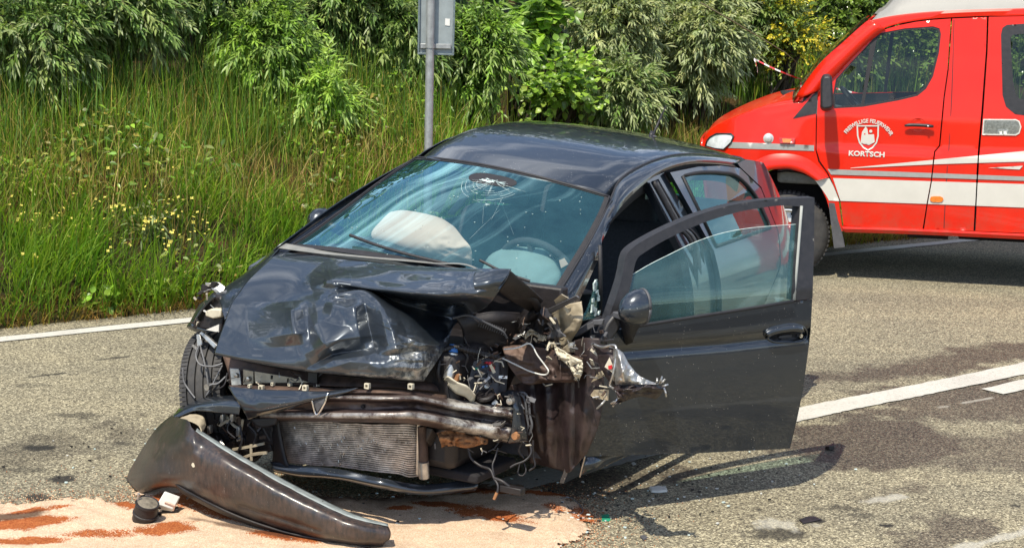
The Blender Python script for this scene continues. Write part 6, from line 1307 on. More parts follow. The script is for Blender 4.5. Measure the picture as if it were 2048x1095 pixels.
ptube('cable_end', [(994, 984, 1.36), (988, 998, 1.37)], .007, M['foam_brown']); MB().obox(cx((1025, 978, 1.33)), LF * .05, FW * .02, UP * .014).build('broken_plastic', M['engine_black'], car, bevel=.004)

db = {k: MB() for k in ('bare_metal', 'engine_black', 'cream_plastic', 'grey_plastic', 'rust_metal')}
zones = [(895, 1010, 690, 800, 1.34, 70), (1000, 1120, 640, 700, 1.06, 60), (1100, 1170, 690, 770, 1.06, 30), (960, 1065, 790, 890, 1.30, 44), (870, 1000, 845, 905, 1.36, 22), (430, 545, 820, 910, 1.42, 36), (385, 445, 590, 720, 1.33, 22), (450, 640, 735, 775, 1.46, 18), (1180, 1250, 660, 800, 1.02, 26)]
for (u0, u1, v0, v1, x_, n_) in zones:
    for k in range(n_):
        p = cx((rng.uniform(u0, u1), rng.uniform(v0, v1), x_ + rng.uniform(-.07, .0))); a = unit(rng.normal(size=3)); b_ = unit(np.cross(a, rng.normal(size=3))); c_ = np.cross(a, b_); m_ = ('bare_metal', 'engine_black', 'engine_black', 'grey_plastic', 'cream_plastic', 'rust_metal', 'engine_black')[rng.integers(0, 7)]
        if rng.random() < .55: db[m_].obox(p, a * rng.uniform(.006, .022), b_ * rng.uniform(.002, .009), c_ * rng.uniform(.001, .003))
        else: q = p + a * rng.uniform(.02, .07); db[m_].tube([p, (p + q) / 2 + b_ * rng.uniform(.0, .02), q], rng.uniform(.0012, .003), 4)
for k, m_ in db.items(): m_.build('fine_debris', M[k], car)['kind'] = 'stuff'
# ------------------------------------------------------------------ flanks, cabin and open door of the car
_sy = crom(np.array([(.12, .76), (.28, .815), (.55, .845), (.78, .842), (.93, .805), (1.05, .762), (1.20, .705), (1.36, .643), (1.5, .58)]), 200); SYZ, SYY = _sy[:, 0], np.convolve(np.pad(_sy[:, 1], 12, 'edge'), np.ones(25) / 25, 'valid')
def side_y(x, z):
    y = np.interp(z, SYZ, SYY)
    return y - .16 * np.clip((-1.35 - x) / .6, 0, 1.2) ** 2
def flank(name, outline, mat, holes=(), off=0.0, thick=.02, step=.032, right=False, parent=car):
    v, f = panel_mesh(outline, holes, step); y = side_y(v[:, 0], v[:, 1]) + off
    P = cl(v[:, 0], -y * .90 if right else y, v[:, 1] + (.0 if right else 0))
    return solid_panel(name, P, f, mat, parent, LF * (-1 if right else 1), thick)
arc_ = [(-1.255 + .335 * math.cos(a), .30 + .335 * math.sin(a)) for a in np.linspace(math.pi, 0, 15)]
rdw = [(-.655, .985), (-1.34, .995)] + [tuple(p) for p in crom(np.array([(-1.335, 1.03), (-1.275, 1.165), (-1.13, 1.27), (-.96, 1.303), (-.72, 1.325), (-.52, 1.326)]), 26)]
flank('rear_door', [(-.405, 1.352), (-.62, .97), (-.625, .27), (-.93, .27), (-.925, .34)] + [(-.95, .44), (-1.02, .55), (-1.14, .62)] + [(-1.36, .80), (-1.43, .97), (-1.37, 1.19), (-1.19, 1.305), (-.98, 1.335), (-.72, 1.352)], M['car_paint'], [rdw])
flank('rear_window', rdw, M['car_glass_side'], off=-.008, thick=0, step=.2)
v, f = panel_mesh(rdw, (), .1); P = cl(np.array(rdw)[:, 0], side_y(np.array(rdw)[:, 0], np.array(rdw)[:, 1]) + .001, np.array(rdw)[:, 1]); MB().tube(L2(np.concatenate([P, P[:1]])), .009, 6).build('window_seal', M['rubber_seal'], car, smooth=True)
flank('centre_pillar', [(-.20, 1.335), (-.40, 1.35), (-.615, .97), (-.62, .27), (-.37, .27), (-.37, .95)], M['car_paint'], off=-.03, thick=.04)
for k, x0 in enumerate((.0, .06, .12)):
    P = cl(np.array([-.235, -.33, -.42, -.42]) - x0 * np.array([.6, .8, 1, 1]), side_y(np.zeros(4), np.array([1.325, 1.13, .95, .30])) - .012 - .008 * k, np.array([1.325, 1.13, .95, .30])); MB().tube(L2(crom(P, 24)), .011 - .002 * k, 6).build('door_seal', M['rubber_seal' if k != 1 else 'grey_plastic'], car, smooth=True)
flank('rear_quarter', [(-1.195, 1.312), (-1.38, 1.195), (-1.44, .97), (-1.37, .79), (-1.15, .63)] + arc_[::-1][4:][0:0] + [(-1.255 + .335 * math.cos(a), .30 + .335 * math.sin(a)) for a in np.linspace(math.pi * .62, math.pi, 10)] + [(-1.62, .25), (-1.84, .28), (-1.90, .55), (-1.86, .95), (-1.72, 1.10), (-1.53, 1.305), (-1.30, 1.34), (-1.18, 1.33)], M['car_paint'])
flank('sill', [(.80, .17), (.80, .262), (-.95, .262), (-.95, .17)], M['car_paint'], off=.004)
sheet('sill_end', [[(1160, 948, .80), (1190, 940, .70), (1225, 922, .55), (1250, 911, .45)], [(1163, 935, .82), (1195, 925, .72), (1230, 912, .56), (1262, 904, .44)], [(1150, 900, .84), (1185, 905, .72), (1220, 900, .58), (1250, 898, .45)]], 8, 16, M['car_paint'], thick=.01)
ptube('torn_lip', [(1160, 952, .82), (1164, 935, .84), (1170, 912, .85)], .004, M['bare_metal'])
# right flank, out of sight from here but closing the body
rwin = [(.55, 1.02), (.22, 1.17), (-.10, 1.28), (-.5, 1.322), (-.96, 1.303), (-1.13, 1.27), (-1.34, .995), (.5, .97)]
flank('right_side', [(1.0, .95), (1.05, .6), (.92, .25), (-.92, .22), (-.95, .44), (-1.10, .60), (-1.255, .635), (-1.41, .60), (-1.56, .44), (-1.6, .25), (-1.84, .28), (-1.90, .55), (-1.86, .95), (-1.72, 1.10), (-1.53, 1.30), (-1.3, 1.34), (-.7, 1.36), (-.3, 1.345), (.05, 1.26), (.35, 1.17), (.66, 1.06)], M['car_paint'], [rwin], right=True, step=.09)
flank('right_window', rwin, M['car_glass_side'], off=-.008, thick=0, step=.2, right=True)
# tail: hatch, its glass, rear bumper
hz = np.linspace(0, 1, 13)
def tail_row(x0, z0, wdt, curve): return [tuple(p) for p in cl(x0 - curve * (1 - (hz * 2 - 1) ** 2), (hz * 2 - 1) * wdt, z0 - .045 * (hz * 2 - 1) + .04)]
MB().grid([tail_row(-1.53, 1.33, .52, .04), tail_row(-1.57, 1.30, .56, .05)]).build('roof_spoiler', M['car_paint'], car, smooth=True, thick=.02)
MB().grid([tail_row(-1.57, 1.30, .52, .05), tail_row(-1.74, 1.02, .60, .07)]).build('rear_windscreen', M['car_glass_rear'], car, smooth=True)
MB().grid([tail_row(-1.74, 1.02, .66, .07), tail_row(-1.85, .92, .72, .08), tail_row(-1.87, .62, .76, .08)]).build('tailgate', M['car_paint'], car, smooth=True, thick=.02)
MB().grid([tail_row(-1.87, .62, .78, .08), tail_row(-1.93, .45, .79, .10), tail_row(-1.86, .24, .76, .08)]).build('rear_bumper', M['car_paint'], car, smooth=True, thick=.02)
for sg_ in (1, -1): MB().obox(clv(-1.80, sg_ * .70, .86 - sg_ * .05), FW * .06, LF * .05, UP * .15).build('tail_light', M['red_lens'], car, bevel=.02)
for (x_, y_, z_) in ((-1.255, .73, .30), (-1.255, -.73, .305)): tyre('wheel', tuple(cl(x_, y_, z_)), tuple(LF * (1 if y_ > 0 else -1)), .300, .185, car)
MB().tube([clv(-1.18, .16, 1.425), clv(-1.205, .16, 1.45)], .014, 10).build('aerial_base', M['black_plastic'], car, smooth=True)
ap0 = cy(np.array([(1303, 277, .16), (1331, 213, .16)])); MB().tube([Vector(ap0[0]), Vector(ap0[1])], [.008, .003], 8).build('aerial', M['cable_black'], car, smooth=True); MB().lathe(Vector(ap0[0]), (0, 0, 1), [(0, .022), (.02, .016), (.04, 0), (.042, -.02)], 14).build('aerial_foot', M['grey_plastic'], car, smooth=True)
mr_ = cx(np.array([(640, 440, .52)]))[0]; MB().lathe(Vector(mr_), tuple(-FW), [(0, -.07), (.035, -.055), (.055, -.02), (.058, .02), (.045, .03), (0, .03)], 18).build('far_mirror', M['car_paint'], car, smooth=True); MB().tube([Vector(mr_), Vector(mr_) + Vector(LF) * .12 - Vector(UP) * .04], .022, 8).build('far_mirror_arm', M['black_plastic'], car, smooth=True)
# ---- cabin
MB().obox(clv(-.45, 0, .27), FW * 1.2, LF * .72, UP * .03).build('floor', M['interior_grey'], car)
MB().grid([L2(cl(np.array([.72, .74, .76, .74, .70]), np.array([-.62, -.3, 0, .3, .62]), .93 - .06 * np.array([-.62, -.3, 0, .3, .62]))), L2(cl(np.array([.5, .5, .5, .5, .5]), np.array([-.64, -.3, 0, .3, .64]), .96 - .06 * np.array([-.62, -.3, 0, .3, .62]))), L2(cl(np.array([.34, .30, .28, .28, .30]), np.array([-.64, -.3, 0, .3, .64]), .93 - .06 * np.array([-.62, -.3, 0, .3, .62]))), L2(cl(np.array([.36, .33, .3, .30, .33]), np.array([-.64, -.3, 0, .3, .64]), .62 + 0 * np.arange(5)))]).build('dashboard', M['interior_grey'], car, smooth=True, thick=.02)
def superell(c, a, b, d, ea=.45, n=26, m=16, wob=0.0, seed=0):
    c, a, b, d = [np.array(q, float) for q in (c, a, b, d)]; sp = lambda q, e: np.sign(q) * np.abs(q) ** e; rows = []
    for i in range(m + 1):
        th = -math.pi / 2 + math.pi * i / m; row = []
        for j in range(n + 1):
            ph = 2 * math.pi * j / n; k = np.array([sp(math.cos(th), ea) * sp(math.cos(ph), ea), sp(math.cos(th), ea) * sp(math.sin(ph), ea), sp(math.sin(th), ea)])
            w = 1 + wob * float(vnoise(k[0] * 2.5, k[1] * 2.5, k[2] * 2.5, seed=seed)); row.append(tuple(c + (a * k[0] + b * k[1] + d * k[2]) * w))
        rows.append(row)
    return MB().grid(rows)
abc = cx(np.array([(846, 474, .50)]))[0]
sheet('passenger_airbag', [[(790, 440, .30), (810, 436, .30), (845, 440, .30), (880, 448, .30), (900, 460, .30)], [(783, 424, .42), (805, 421, .42), (845, 427, .42), (882, 437, .42), (906, 452, .40)], [(760, 444, .49), (790, 446, .51), (840, 453, .52), (886, 460, .50), (926, 476, .45)], [(743, 467, .52), (775, 474, .55), (830, 486, .56), (885, 494, .54), (942, 497, .46)], [(752, 488, .50), (780, 494, .52), (830, 508, .53), (885, 520, .51), (943, 528, .44)], [(770, 500, .40), (790, 505, .42), (830, 520, .43), (885, 530, .42), (935, 536, .38)]], 60, 60, M['airbag'], bump=lambda U, V2, s, t: .014 * np.clip((t - .5) * 2.5, 0, 1) * np.clip((s - .3) * 3, 0, 1) * crumple(U / 34, V2 / 24, 33) + .004 * fbm(U / 40, V2 / 30, oct=2, seed=34), thick=.004)
sheet('airbag_flap', [[(706, 470, .60), (745, 478, .56), (790, 490, .55), (832, 508, .55)], [(715, 484, .62), (750, 492, .60), (790, 500, .60), (830, 514, .60)]], 6, 24, M['interior_grey'], thick=.01)
swc = cx(np.array([(1078, 548, .32)]))[0]; swa = (FW * -.86 + UP * .5); swa = swa / np.linalg.norm(swa); su = LF; sv = np.cross(swa, su)
st_ = MB(); st_.tube([swc + (su * math.cos(q / 32 * 6.2832) + sv * math.sin(q / 32 * 6.2832)) * .185 for q in range(32)], .017, 8, closed=True)
for q in (0.1, 3.0, 4.7): st_.tube([swc, swc + (su * math.cos(q) + sv * math.sin(q)) * .185], .016, 6)
st_.tube([swc, swc - swa * .25], .035, 8); sto = st_.build('steering_wheel', M['interior_grey'], car, smooth=True)
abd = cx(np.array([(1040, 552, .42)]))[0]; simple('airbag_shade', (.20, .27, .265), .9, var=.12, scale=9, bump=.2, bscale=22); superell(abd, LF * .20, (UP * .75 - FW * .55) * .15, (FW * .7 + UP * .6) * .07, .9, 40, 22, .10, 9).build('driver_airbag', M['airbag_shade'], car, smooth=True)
for y_ in (-.36, .36):
    s_ = MB(); s_.obox(clv(-.22, y_, .48), FW * .25 + UP * .03, LF * .24, UP * .08); s_.obox(clv(-.50, y_, .78), FW * .07, LF * .23, UP * .30 + FW * -.10); so_ = s_.build('seat', M['seat_cloth'], car, bevel=.05)
    MB().obox(clv(-.62, y_, 1.16 - .05 * y_), FW * .045, LF * .12, UP * .085).build('headrest', M['seat_cloth'], so_, bevel=.03)
    MB().tube([clv(-.60, y_ - .06, 1.0), clv(-.61, y_ - .06, 1.12)], .007, 6).build('headrest_post', M['bare_metal'], so_)
MB().obox(clv(-1.05, 0, .48), FW * .25, LF * .60, UP * .09).build('rear_seat', M['seat_cloth'], car, bevel=.04); MB().obox(clv(-1.36, 0, .80), FW * .06, LF * .60, UP * .30 - FW * .08).build('rear_seat_back', M['seat_cloth'], car, bevel=.04)
MB().obox(clv(-1.55, 0, .93), FW * .20, LF * .60, UP * .012).build('parcel_shelf', M['interior_grey'], car)
rl = MB(); rl.grid([L2(cl(np.array([-.05, -.5, -1.0, -1.5]), np.full(4, y), np.array([1.335, 1.385, 1.365, 1.30]) - .05 * y + .03 * (1 - (y / .5) ** 2))) for y in (-.48, -.25, 0, .25, .48)]); rl.build('roof_lining', M['trim_light'], car, smooth=True, thick=.01)
RB = crom(cy(np.array(ro)), 60)[14:]; MB().grid([L2(RB - LF * .025 + UP * .012), L2(RB - LF * .05 - UP * .03), L2(RB - LF * .06 - UP * .085)]).build('cant_rail_trim', M['interior_grey'], car, smooth=True, thick=.01)
sheet('far_pillar_trim', [[(942, 344, -.20), (930, 372, -.24), (915, 400, -.27), (896, 424, -.30)], [(954, 348, -.20), (944, 376, -.24), (928, 406, -.27), (906, 430, -.30)]], 4, 12, M['trim_light'], thick=.01)
sheet('far_belt', [[(905, 340, -.3), (880, 380, -.33), (862, 420, -.36)], [(925, 343, -.3), (900, 385, -.33), (880, 425, -.36)]], 3, 8, M['interior_grey'], thick=.004)
im = cx(np.array([(988, 372, -.02)]))[0]; MB().obox(im, LF * .10, FW * .015, UP * .028).build('rear_view_mirror', M['black_plastic'], car, bevel=.012); MB().tube([Vector(im), Vector(im) + Vector(FW) * .08 + Vector(UP) * .05], .012, 6).build('mirror_stem', M['black_plastic'], car)
plate('paper_tag', [(1118, 520, .50), (1128, 516, .50), (1136, 528, .50), (1122, 536, .50)], M['airbag'], thick=.003); MB().tube(L2(cx(np.array([(1084, 489, .40), (1100, 500, .38), (1118, 515, .36)]))), .012, 8).build('wiper_stalk', M['trim_light'], car, smooth=True)
gh_ = cy(np.array([(1296, 376, .50), (1310, 380, .50), (1306, 398, .50), (1293, 396, .50)])); MB().tube(L2(np.concatenate([gh_, gh_[:1]])), .008, 6).build('belt_anchor', M['glass_shard'], car)
# broken quarter light
sheet('quarter_light', [[(1190, 566, .60), (1184, 590, .64), (1172, 620, .68), (1160, 642, .70)], [(1196, 562, .58), (1197, 590, .60), (1196, 618, .62), (1192, 636, .64)]], 6, 10, M['car_glass_side'], fn=lambda G: cy(np.concatenate([G[..., :2], np.full(G.shape[:-1] + (1,), .70)], -1)), thick=.004)
for k in range(14):
    u_, v_ = 1192 + rng.normal(0, 4), rng.uniform(560, 625); c_ = Vector(cy((u_, v_, .71))); MB().obox(c_, FW * rng.uniform(.004, .010), LF * .003, UP * rng.uniform(.005, .016) + FW * rng.normal(0, .004)).build('glass_fragment', M['glass_shard'], car)
MB().tube(L2(cy(np.array([(1200, 490, .705), (1201, 560, .705), (1200, 632, .705)]))), .009, 6).build('pillar_seal', M['rubber_seal'], car, smooth=True); MB().tube(L2(cy(np.array([(1200, 634, .71), (1182, 644, .72), (1160, 660, .73)]))), .010, 6).build('pillar_seal', M['rubber_seal'], car, smooth=True)
plate('sill_of_window', [(1144, 664, .86), (1180, 644, .80), (1198, 638, .80), (1198, 648, .80), (1150, 674, .86)], M['grey_plastic'], thick=.03, bevel=.004); plate('seal_end', [(1184, 640, .82), (1206, 638, .82), (1204, 650, .82), (1186, 650, .82)], M['grey_plastic'], thick=.02, bevel=.004)

# ---- driver door, open
DA = .529; HL = np.array([.80, .865]); dD = -FW * math.cos(DA) + LF * math.sin(DA); nD = FW * math.sin(DA) + LF * math.cos(DA); HP = cl(HL[0], HL[1], 0)
crease = lambda u: np.interp(u, [1190, 1240, 1450, 1530, 1620], [702, 693, 677, 668, 658])
def door_off(u, v, z): return -.30 * np.clip(z - .93, 0, 1) - .10 * np.clip(.60 - z, 0, 1) ** 1.5 + .016 * (1 / (1 + np.exp((v - crease(u)) / 2.6))) - .014 * np.exp(-((v - crease(u) - 9) / 9.0) ** 2) + .010 * np.sin(np.clip((z - .25) / .65, 0, 1) * math.pi)
def door_on(a):
    a = np.asarray(a, float); uv = a[..., :2]; ex_ = a[..., 2] if a.shape[-1] > 2 else 0.0; off = np.zeros(uv.shape[:-1])
    for _ in range(4):
        P = sight(uv, np.broadcast_to(nD, uv.shape[:-1] + (3,)), HP + (off + ex_)[..., None] * nD); off = door_off(uv[..., 0], uv[..., 1], P[..., 2])
    return P
def door_panel(name, outline, mat, holes=(), ex=0.0, thick=.02, step=7, parent=None, smooth=True):
    v, f = panel_mesh(outline, holes, step); P = door_on(np.c_[v, np.full(len(v), ex)]); return solid_panel(name, P, f, mat, parent or car, nD, thick, smooth)
dlow = [(1199, 686), (1245, 656), (1290, 650), (1430, 628), (1585, 603), (1624.5, 598), (1622, 650), (1618, 690), (1606, 780), (1594, 838), (1580, 896), (1400, 905), (1172, 912), (1176, 850), (1182, 780), (1190, 710)]
hsl = [(1533, 668), (1540, 660), (1560, 656), (1590, 657), (1606, 662), (1611, 669), (1606, 678), (1588, 682), (1552, 680), (1538, 676)]
door = door_panel('front_door', dlow, M['car_paint'], [hsl], thick=.025, step=3.6)
fr_o = [(1199, 688), (1216, 640), (1238, 575), (1246, 545), (1251, 517), (1260, 500), (1285, 482), (1330, 458), (1385, 434), (1440, 416), (1490, 405), (1540, 399), (1600, 396), (1629, 395), (1628, 500), (1625, 597)]
fr_i = [(1587, 601), (1592, 500), (1599, 413), (1560, 411), (1500, 419), (1440, 434), (1385, 454), (1330, 480), (1290, 504), (1274, 518), (1267, 542), (1262, 568), (1250, 614), (1243, 654)]
fr_o = [tuple(p) for p in crom(np.array(fr_o[:14]), 70)] + fr_o[14:]; fr_i = fr_i[:2] + [tuple(p) for p in crom(np.array(fr_i[2:]), 70)]
door_panel('door_frame', fr_o + fr_i, M['black_plastic'], ex=.004, thick=.05, step=4, parent=door)
P = door_on(np.array([(*p, .006) for p in ((1603, 412), (1601, 440), (1594, 530), (1588, 600))])); MB().tube(L2(P), .007, 6).build('frame_seal', M['trim_light'], door, smooth=True)
P = door_on(np.array([(*p, .020) for p in ((1246, 655), (1290, 649), (1430, 627), (1520, 613), (1586, 602))])); MB().tube(L2(P), .008, 6).build('belt_seal', M['rubber_seal'], door, smooth=True)
dgl = [(1264, 549), (1300, 528), (1340, 508), (1390, 484), (1440, 467), (1490, 457), (1540, 452), (1597, 448), (1588, 602), (1430, 630), (1290, 653), (1246, 650), (1258, 580)]
door_panel('door_window', dgl, M['car_glass_side'], ex=-.012, thick=0, step=14, parent=door)
P = door_on(np.array([(*p, -.012) for p in dgl[:8]])); MB().tube(L2(crom(P, 40)), .0014, 5).build('glass_edge', M['glass_shard'], door, smooth=True)
door_panel('door_trim', [(1210, 690), (1250, 668), (1430, 640), (1612, 612), (1606, 700), (1590, 800), (1568, 885), (1400, 893), (1190, 900), (1196, 780)], M['interior_grey'], ex=-.10, thick=.02, step=18, parent=door)
P0 = door_on(np.array([(*p, 0.0) for p in dlow])); P1 = door_on(np.array([(*p, -.10) for p in dlow])); MB().strip(L2(np.concatenate([P0, P0[:1]])), L2(np.concatenate([P1, P1[:1]]))).build('door_edge', M['car_paint'], door)
door_panel('handle_bowl', hsl, M['black_plastic'], ex=-.022, thick=.004, step=6, parent=door)
P = door_on(np.array([(*p, .002) for p in [(1529, 668), (1534, 660), (1552, 653), (1580, 648), (1600, 651), (1612, 659), (1614, 672), (1604, 682), (1580, 685), (1550, 683), (1536, 677), (1529, 668)]])); MB().tube(L2(crom(P, 50)), .006, 6).build('handle_rim', M['car_paint'], door, smooth=True)
hb_ = [(1532, 665), (1545, 658), (1565, 653), (1588, 651), (1604, 654)]; A = door_on(np.array([(*p, .012) for p in hb_])); B = door_on(np.array([(p[0] + 1, p[1] + 11, .022) for p in hb_])); A, B = crom(A, 20), crom(B, 20)
MB().grid([L2(A - nD * .02), L2(A), L2((A + B) / 2 + nD * .012), L2(B), L2(B - nD * .012)]).build('door_handle', M['car_paint'], door, smooth=True, thick=.004)
MB().obox(door_on(np.array((1570, 672, -.012))), dD * .035, nD * .004, UP * .006).build('handle_grip', M['grey_plastic'], door, bevel=.002)
MB().lathe(Vector(door_on(np.array((1601, 671, -.002)))), tuple(nD), [(0, .006), (.009, .006), (.011, .0), (.011, -.015)], 16).build('door_lock', M['chrome'], door, smooth=True, auto=40); MB().lathe(Vector(door_on(np.array((1601, 671, .005)))), tuple(nD), [(0, .001), (.003, .001), (.003, -.002)], 8).build('keyhole', M['dark_void'], door)
# mirror: dome, glass, foot
mc = Vector(door_on(np.array((1284, 614, .13)))); fwd = Vector(-dD); upv = Vector(UP); sdv = Vector(nD)
def mring(a, w, h_, dz): return [mc + fwd * a + sdv * (w * math.cos(q / 28 * 6.2832) * (1 if math.cos(q / 28 * 6.2832) > 0 else .9)) + upv * (h_ * (abs(math.sin(q / 28 * 6.2832)) ** .85) * (1 if math.sin(q / 28 * 6.2832) > 0 else -.92) + dz) for q in range(29)]
MB().grid([mring(-.012, .052, .068, 0), mring(0, .058, .077, 0), mring(.03, .060, .076, .0), mring(.062, .054, .066, -.004), mring(.088, .040, .048, -.008), mring(.102, .022, .028, -.012), mring(.108, .004, .004, -.014)]).build('wing_mirror', M['car_paint'], door, smooth=True)
MB().grid([mring(-.013, .053, .069, 0), mring(-.006, .0595, .0785, 0), mring(.004, .0595, .0785, 0)]).build('mirror_rim', M['grey_plastic'], door, smooth=True, thick=.003)
mg = mring(-.008, .051, .066, 0)[:-1]; MB().add([tuple(p) for p in mg], [tuple(range(28))]).build('mirror_glass', M['chrome'], door)
plate('mirror_foot', [(1200, 684, 0), (1216, 646, 0), (1232, 626, 0), (1242, 622, 0), (1243, 640, 0), (1236, 662, 0), (1222, 680, 0), (1206, 688, 0)], M['black_plastic'], parent=door, fn=lambda a: door_on(a + np.array([0, 0, .03])), thick=.05, bevel=.008, dirn=-nD)
MB().grid([L2(door_on(np.array([(p[0], p[1], p[2]) for p in r_], float))) for r_ in ([(1238, 640, .03), (1246, 668, .025), (1252, 690, .01)], [(1252, 632, .10), (1258, 660, .06), (1266, 684, .02)], [(1282, 648, .13), (1274, 662, .08), (1268, 676, .02)])]).build('mirror_stalk', M['black_plastic'], door, smooth=True, thick=.02)
MB().obox(door_on(np.array((1246, 632, .07))), dD * .02, nD * .05, UP * .012).build('mirror_hinge', M['grey_plastic'], door, bevel=.004)
# ------------------------------------------------------------------ torn off bumper and litter on the road
t = NT('bumper_skin'); st_ = t.mix(.5, t.noise(60, 3, .6), t.noise(9, 6, .7)); mp = t.new('ShaderNodeMapping'); mp.inputs['Scale'].default_value = (14, 14, 4); t.link(t.coord(), mp.inputs['Vector'])
stv = t.noise(4, 6, .7, mp.outputs[0]); dust = t.ramp(stv, [(.36, 0), (.74, .75)]); big = t.ramp(t.noise(3.6, 6, .7), [(.35, .0), (.65, 1.0)])
d_ = t.math('MULTIPLY', dust, big); c = t.mix(d_, (.017, .016, .018), (.150, .090, .064)); sc2 = t.ramp(t.noise(5, 7, .8, mp.outputs[0], .4), [(.61, 0), (.69, .8)]); c = t.mix(t.math('MULTIPLY', sc2, .5), c, (.42, .39, .35))
t.set(color=c, rough=t.mix(d_, (.38,) * 3, (.72,) * 3), coat=.35, coatr=.18); t.bump(t.noise(30, 4, .6), .12, .01); M['bumper_skin'] = t.m
simple('flange_grey', (.24, .27, .27), .5, var=.3, scale=20)
bmp = empty('front_bumper', tuple(ground(420, 1000)), 'scratched black front bumper torn off and lying before the crashed car', 'bumper')
BR = [[(346, 828, 1.42), (362, 836, 1.52), (377, 841, 1.58), (391, 862, 1.62), (450, 900, 1.64), (530, 948, 1.62), (620, 996, 1.60), (700, 1033, 1.57), (776, 1051, 1.52)],
      [(312, 858, 1.42), (338, 868, 1.55), (364, 880, 1.66), (392, 892, 1.67), (447, 922, 1.70), (527, 966, 1.68), (616, 1011, 1.65), (697, 1045, 1.62), (781, 1064, 1.53)],
      [(274, 915, 1.40), (302, 920, 1.56), (338, 924, 1.65), (384, 930, 1.685), (441, 955, 1.71), (517, 992, 1.69), (609, 1034, 1.66), (692, 1062, 1.63), (779, 1076, 1.53)],
      [(254, 955, 1.40), (284, 956, 1.55), (322, 955, 1.63), (371, 956, 1.67), (433, 985, 1.70), (509, 1017, 1.68), (602, 1053, 1.65), (690, 1077, 1.62), (770, 1083, 1.53)],
      [(251, 985, 1.40), (278, 982, 1.52), (315, 970, 1.59), (362, 972, 1.63), (429, 1006, 1.66), (502, 1036, 1.64), (598, 1066, 1.61), (690, 1086, 1.58), (765, 1090, 1.52)],
      [(262, 1003, 1.42), (284, 990, 1.49), (318, 975, 1.55), (360, 976, 1.59), (428, 1010, 1.62), (500, 1040, 1.60), (598, 1069, 1.58), (690, 1088, 1.55), (765, 1091, 1.50)]]
def low_clamp(P, s, t_): P[..., 2] = np.maximum(P[..., 2], .012 + .01 * (1 - s)); return P
sheet('bumper_cover', BR, 60, 130, M['bumper_skin'], bmp, bump=lambda U, V2, s, t_: ridge(U, V2, (386, 862), (388, 905), 26, .028, 1.4) - .02 * np.exp(-((U - 345) / 22) ** 2 - ((V2 - 925) / 26) ** 2) + .005 * fbm(U / 40, V2 / 30, oct=2, seed=71) - ridge(U, V2, (480, 1010), (640, 1060), 10, .014), thick=.004, post=low_clamp)
sheet('top_flange', [[(391, 862, 1.625), (450, 900, 1.645), (530, 948, 1.625), (620, 996, 1.605), (700, 1033, 1.575), (776, 1051, 1.525)], [(394, 856, 1.56), (455, 894, 1.575), (538, 942, 1.555), (630, 991, 1.535), (712, 1029, 1.51), (776, 1047, 1.48)]], 4, 60, M['flange_grey'], bmp, thick=.004, post=low_clamp)
sheet('corner_blade', [[(344, 829, 1.40), (372, 806, 1.36), (408, 795, 1.38), (446, 791, 1.40), (482, 790, 1.42)], [(346, 832, 1.46), (378, 813, 1.44), (412, 805, 1.46), (446, 804, 1.48), (482, 806, 1.49)], [(352, 836, 1.47), (386, 822, 1.46), (416, 822, 1.48), (446, 826, 1.49), (478, 829, 1.50)]], 14, 40, M['car_paint'], bmp, thick=.004)
sheet('inner_face', [[(350, 836, 1.42), (378, 828, 1.44), (405, 832, 1.46), (412, 850, 1.48)], [(356, 842, 1.50), (380, 842, 1.54), (398, 852, 1.56), (404, 866, 1.57)]], 16, 24, M['beige_metal'], bmp, bump=lambda U, V2, s, t_: .010 * crumple(U / 18, V2 / 14, 3), thick=.004)
sheet('lower_lip', [[(300, 975, 1.56), (330, 966, 1.60), (352, 966, 1.63), (366, 976, 1.64), (430, 1010, 1.67), (500, 1040, 1.65), (598, 1069, 1.62), (740, 1093, 1.56)], [(298, 980, 1.52), (332, 972, 1.56), (354, 974, 1.60), (368, 986, 1.61), (428, 1018, 1.64), (498, 1047, 1.62), (596, 1075, 1.59), (738, 1096, 1.53)]], 4, 60, M['engine_black'], bmp, thick=.008, post=low_clamp)
MB().lathe(Vector(cx((387, 929, 1.695))), tuple(FW), [(0, .002), (.009, .002), (.012, -.004)], 16).build('sensor_hole', M['cream_plastic'], bmp)
for pts in ([(372, 978, 1.63), (382, 988, 1.62), (374, 996, 1.60)], [(408, 990, 1.63), (415, 1000, 1.62), (420, 996, 1.6)]): ptube('bracket', pts, .005, M['engine_black'], bmp)
for k in range(12):
    q = k / 11; u_ = 640 + 110 * q; v_ = 1004 + 44 * q ** .8; MB().obox(np.maximum(cx((u_, v_ - 2, 1.56 - .05 * q)), [-9, -9, .02]), LF * .012, FW * .006, UP * .003).build('clip_tab', M['engine_black'], bmp)
# lamp that came off with it
simple('foam_grey', (.16, .135, .10), .6, var=.5, scale=40); fl_ = empty('fog_lamp', tuple(ground(287, 1045)), 'broken black fog lamp lying on the sand in front of the torn bumper', 'fog lamp'); g0 = ground(287, 1046)
ax_ = Vector((.25, -.25, .94)).normalized(); MB().lathe(g0 + Vector((0, 0, .012)), ax_, [(0, -.005), (.044, -.004), (.048, .006), (.047, .03), (.051, .032), (.051, .040), (.047, .042), (.046, .078), (.050, .084), (.048, .092), (.040, .090), (.036, .080), (0, .078)], 28).build('housing', M['engine_black'], fl_, smooth=True, auto=35)
MB().lathe(g0 + ax_ * .094 + Vector((0, 0, .012)), ax_, [(0, .001), (.03, .0), (.042, -.004)], 24).build('lens', M['foam_grey'], fl_, smooth=True)
MB().tube([g0 + Vector((-.02, -.02, .095)), g0 + Vector((-.012, -.025, .135))], .006, 6).build('stud', M['bare_metal'], fl_)
cn = empty('lamp_plug', tuple(ground(338, 1038)), 'white and grey cable plug beside the fog lamp on the sand', 'plug'); g1 = ground(336, 1030)
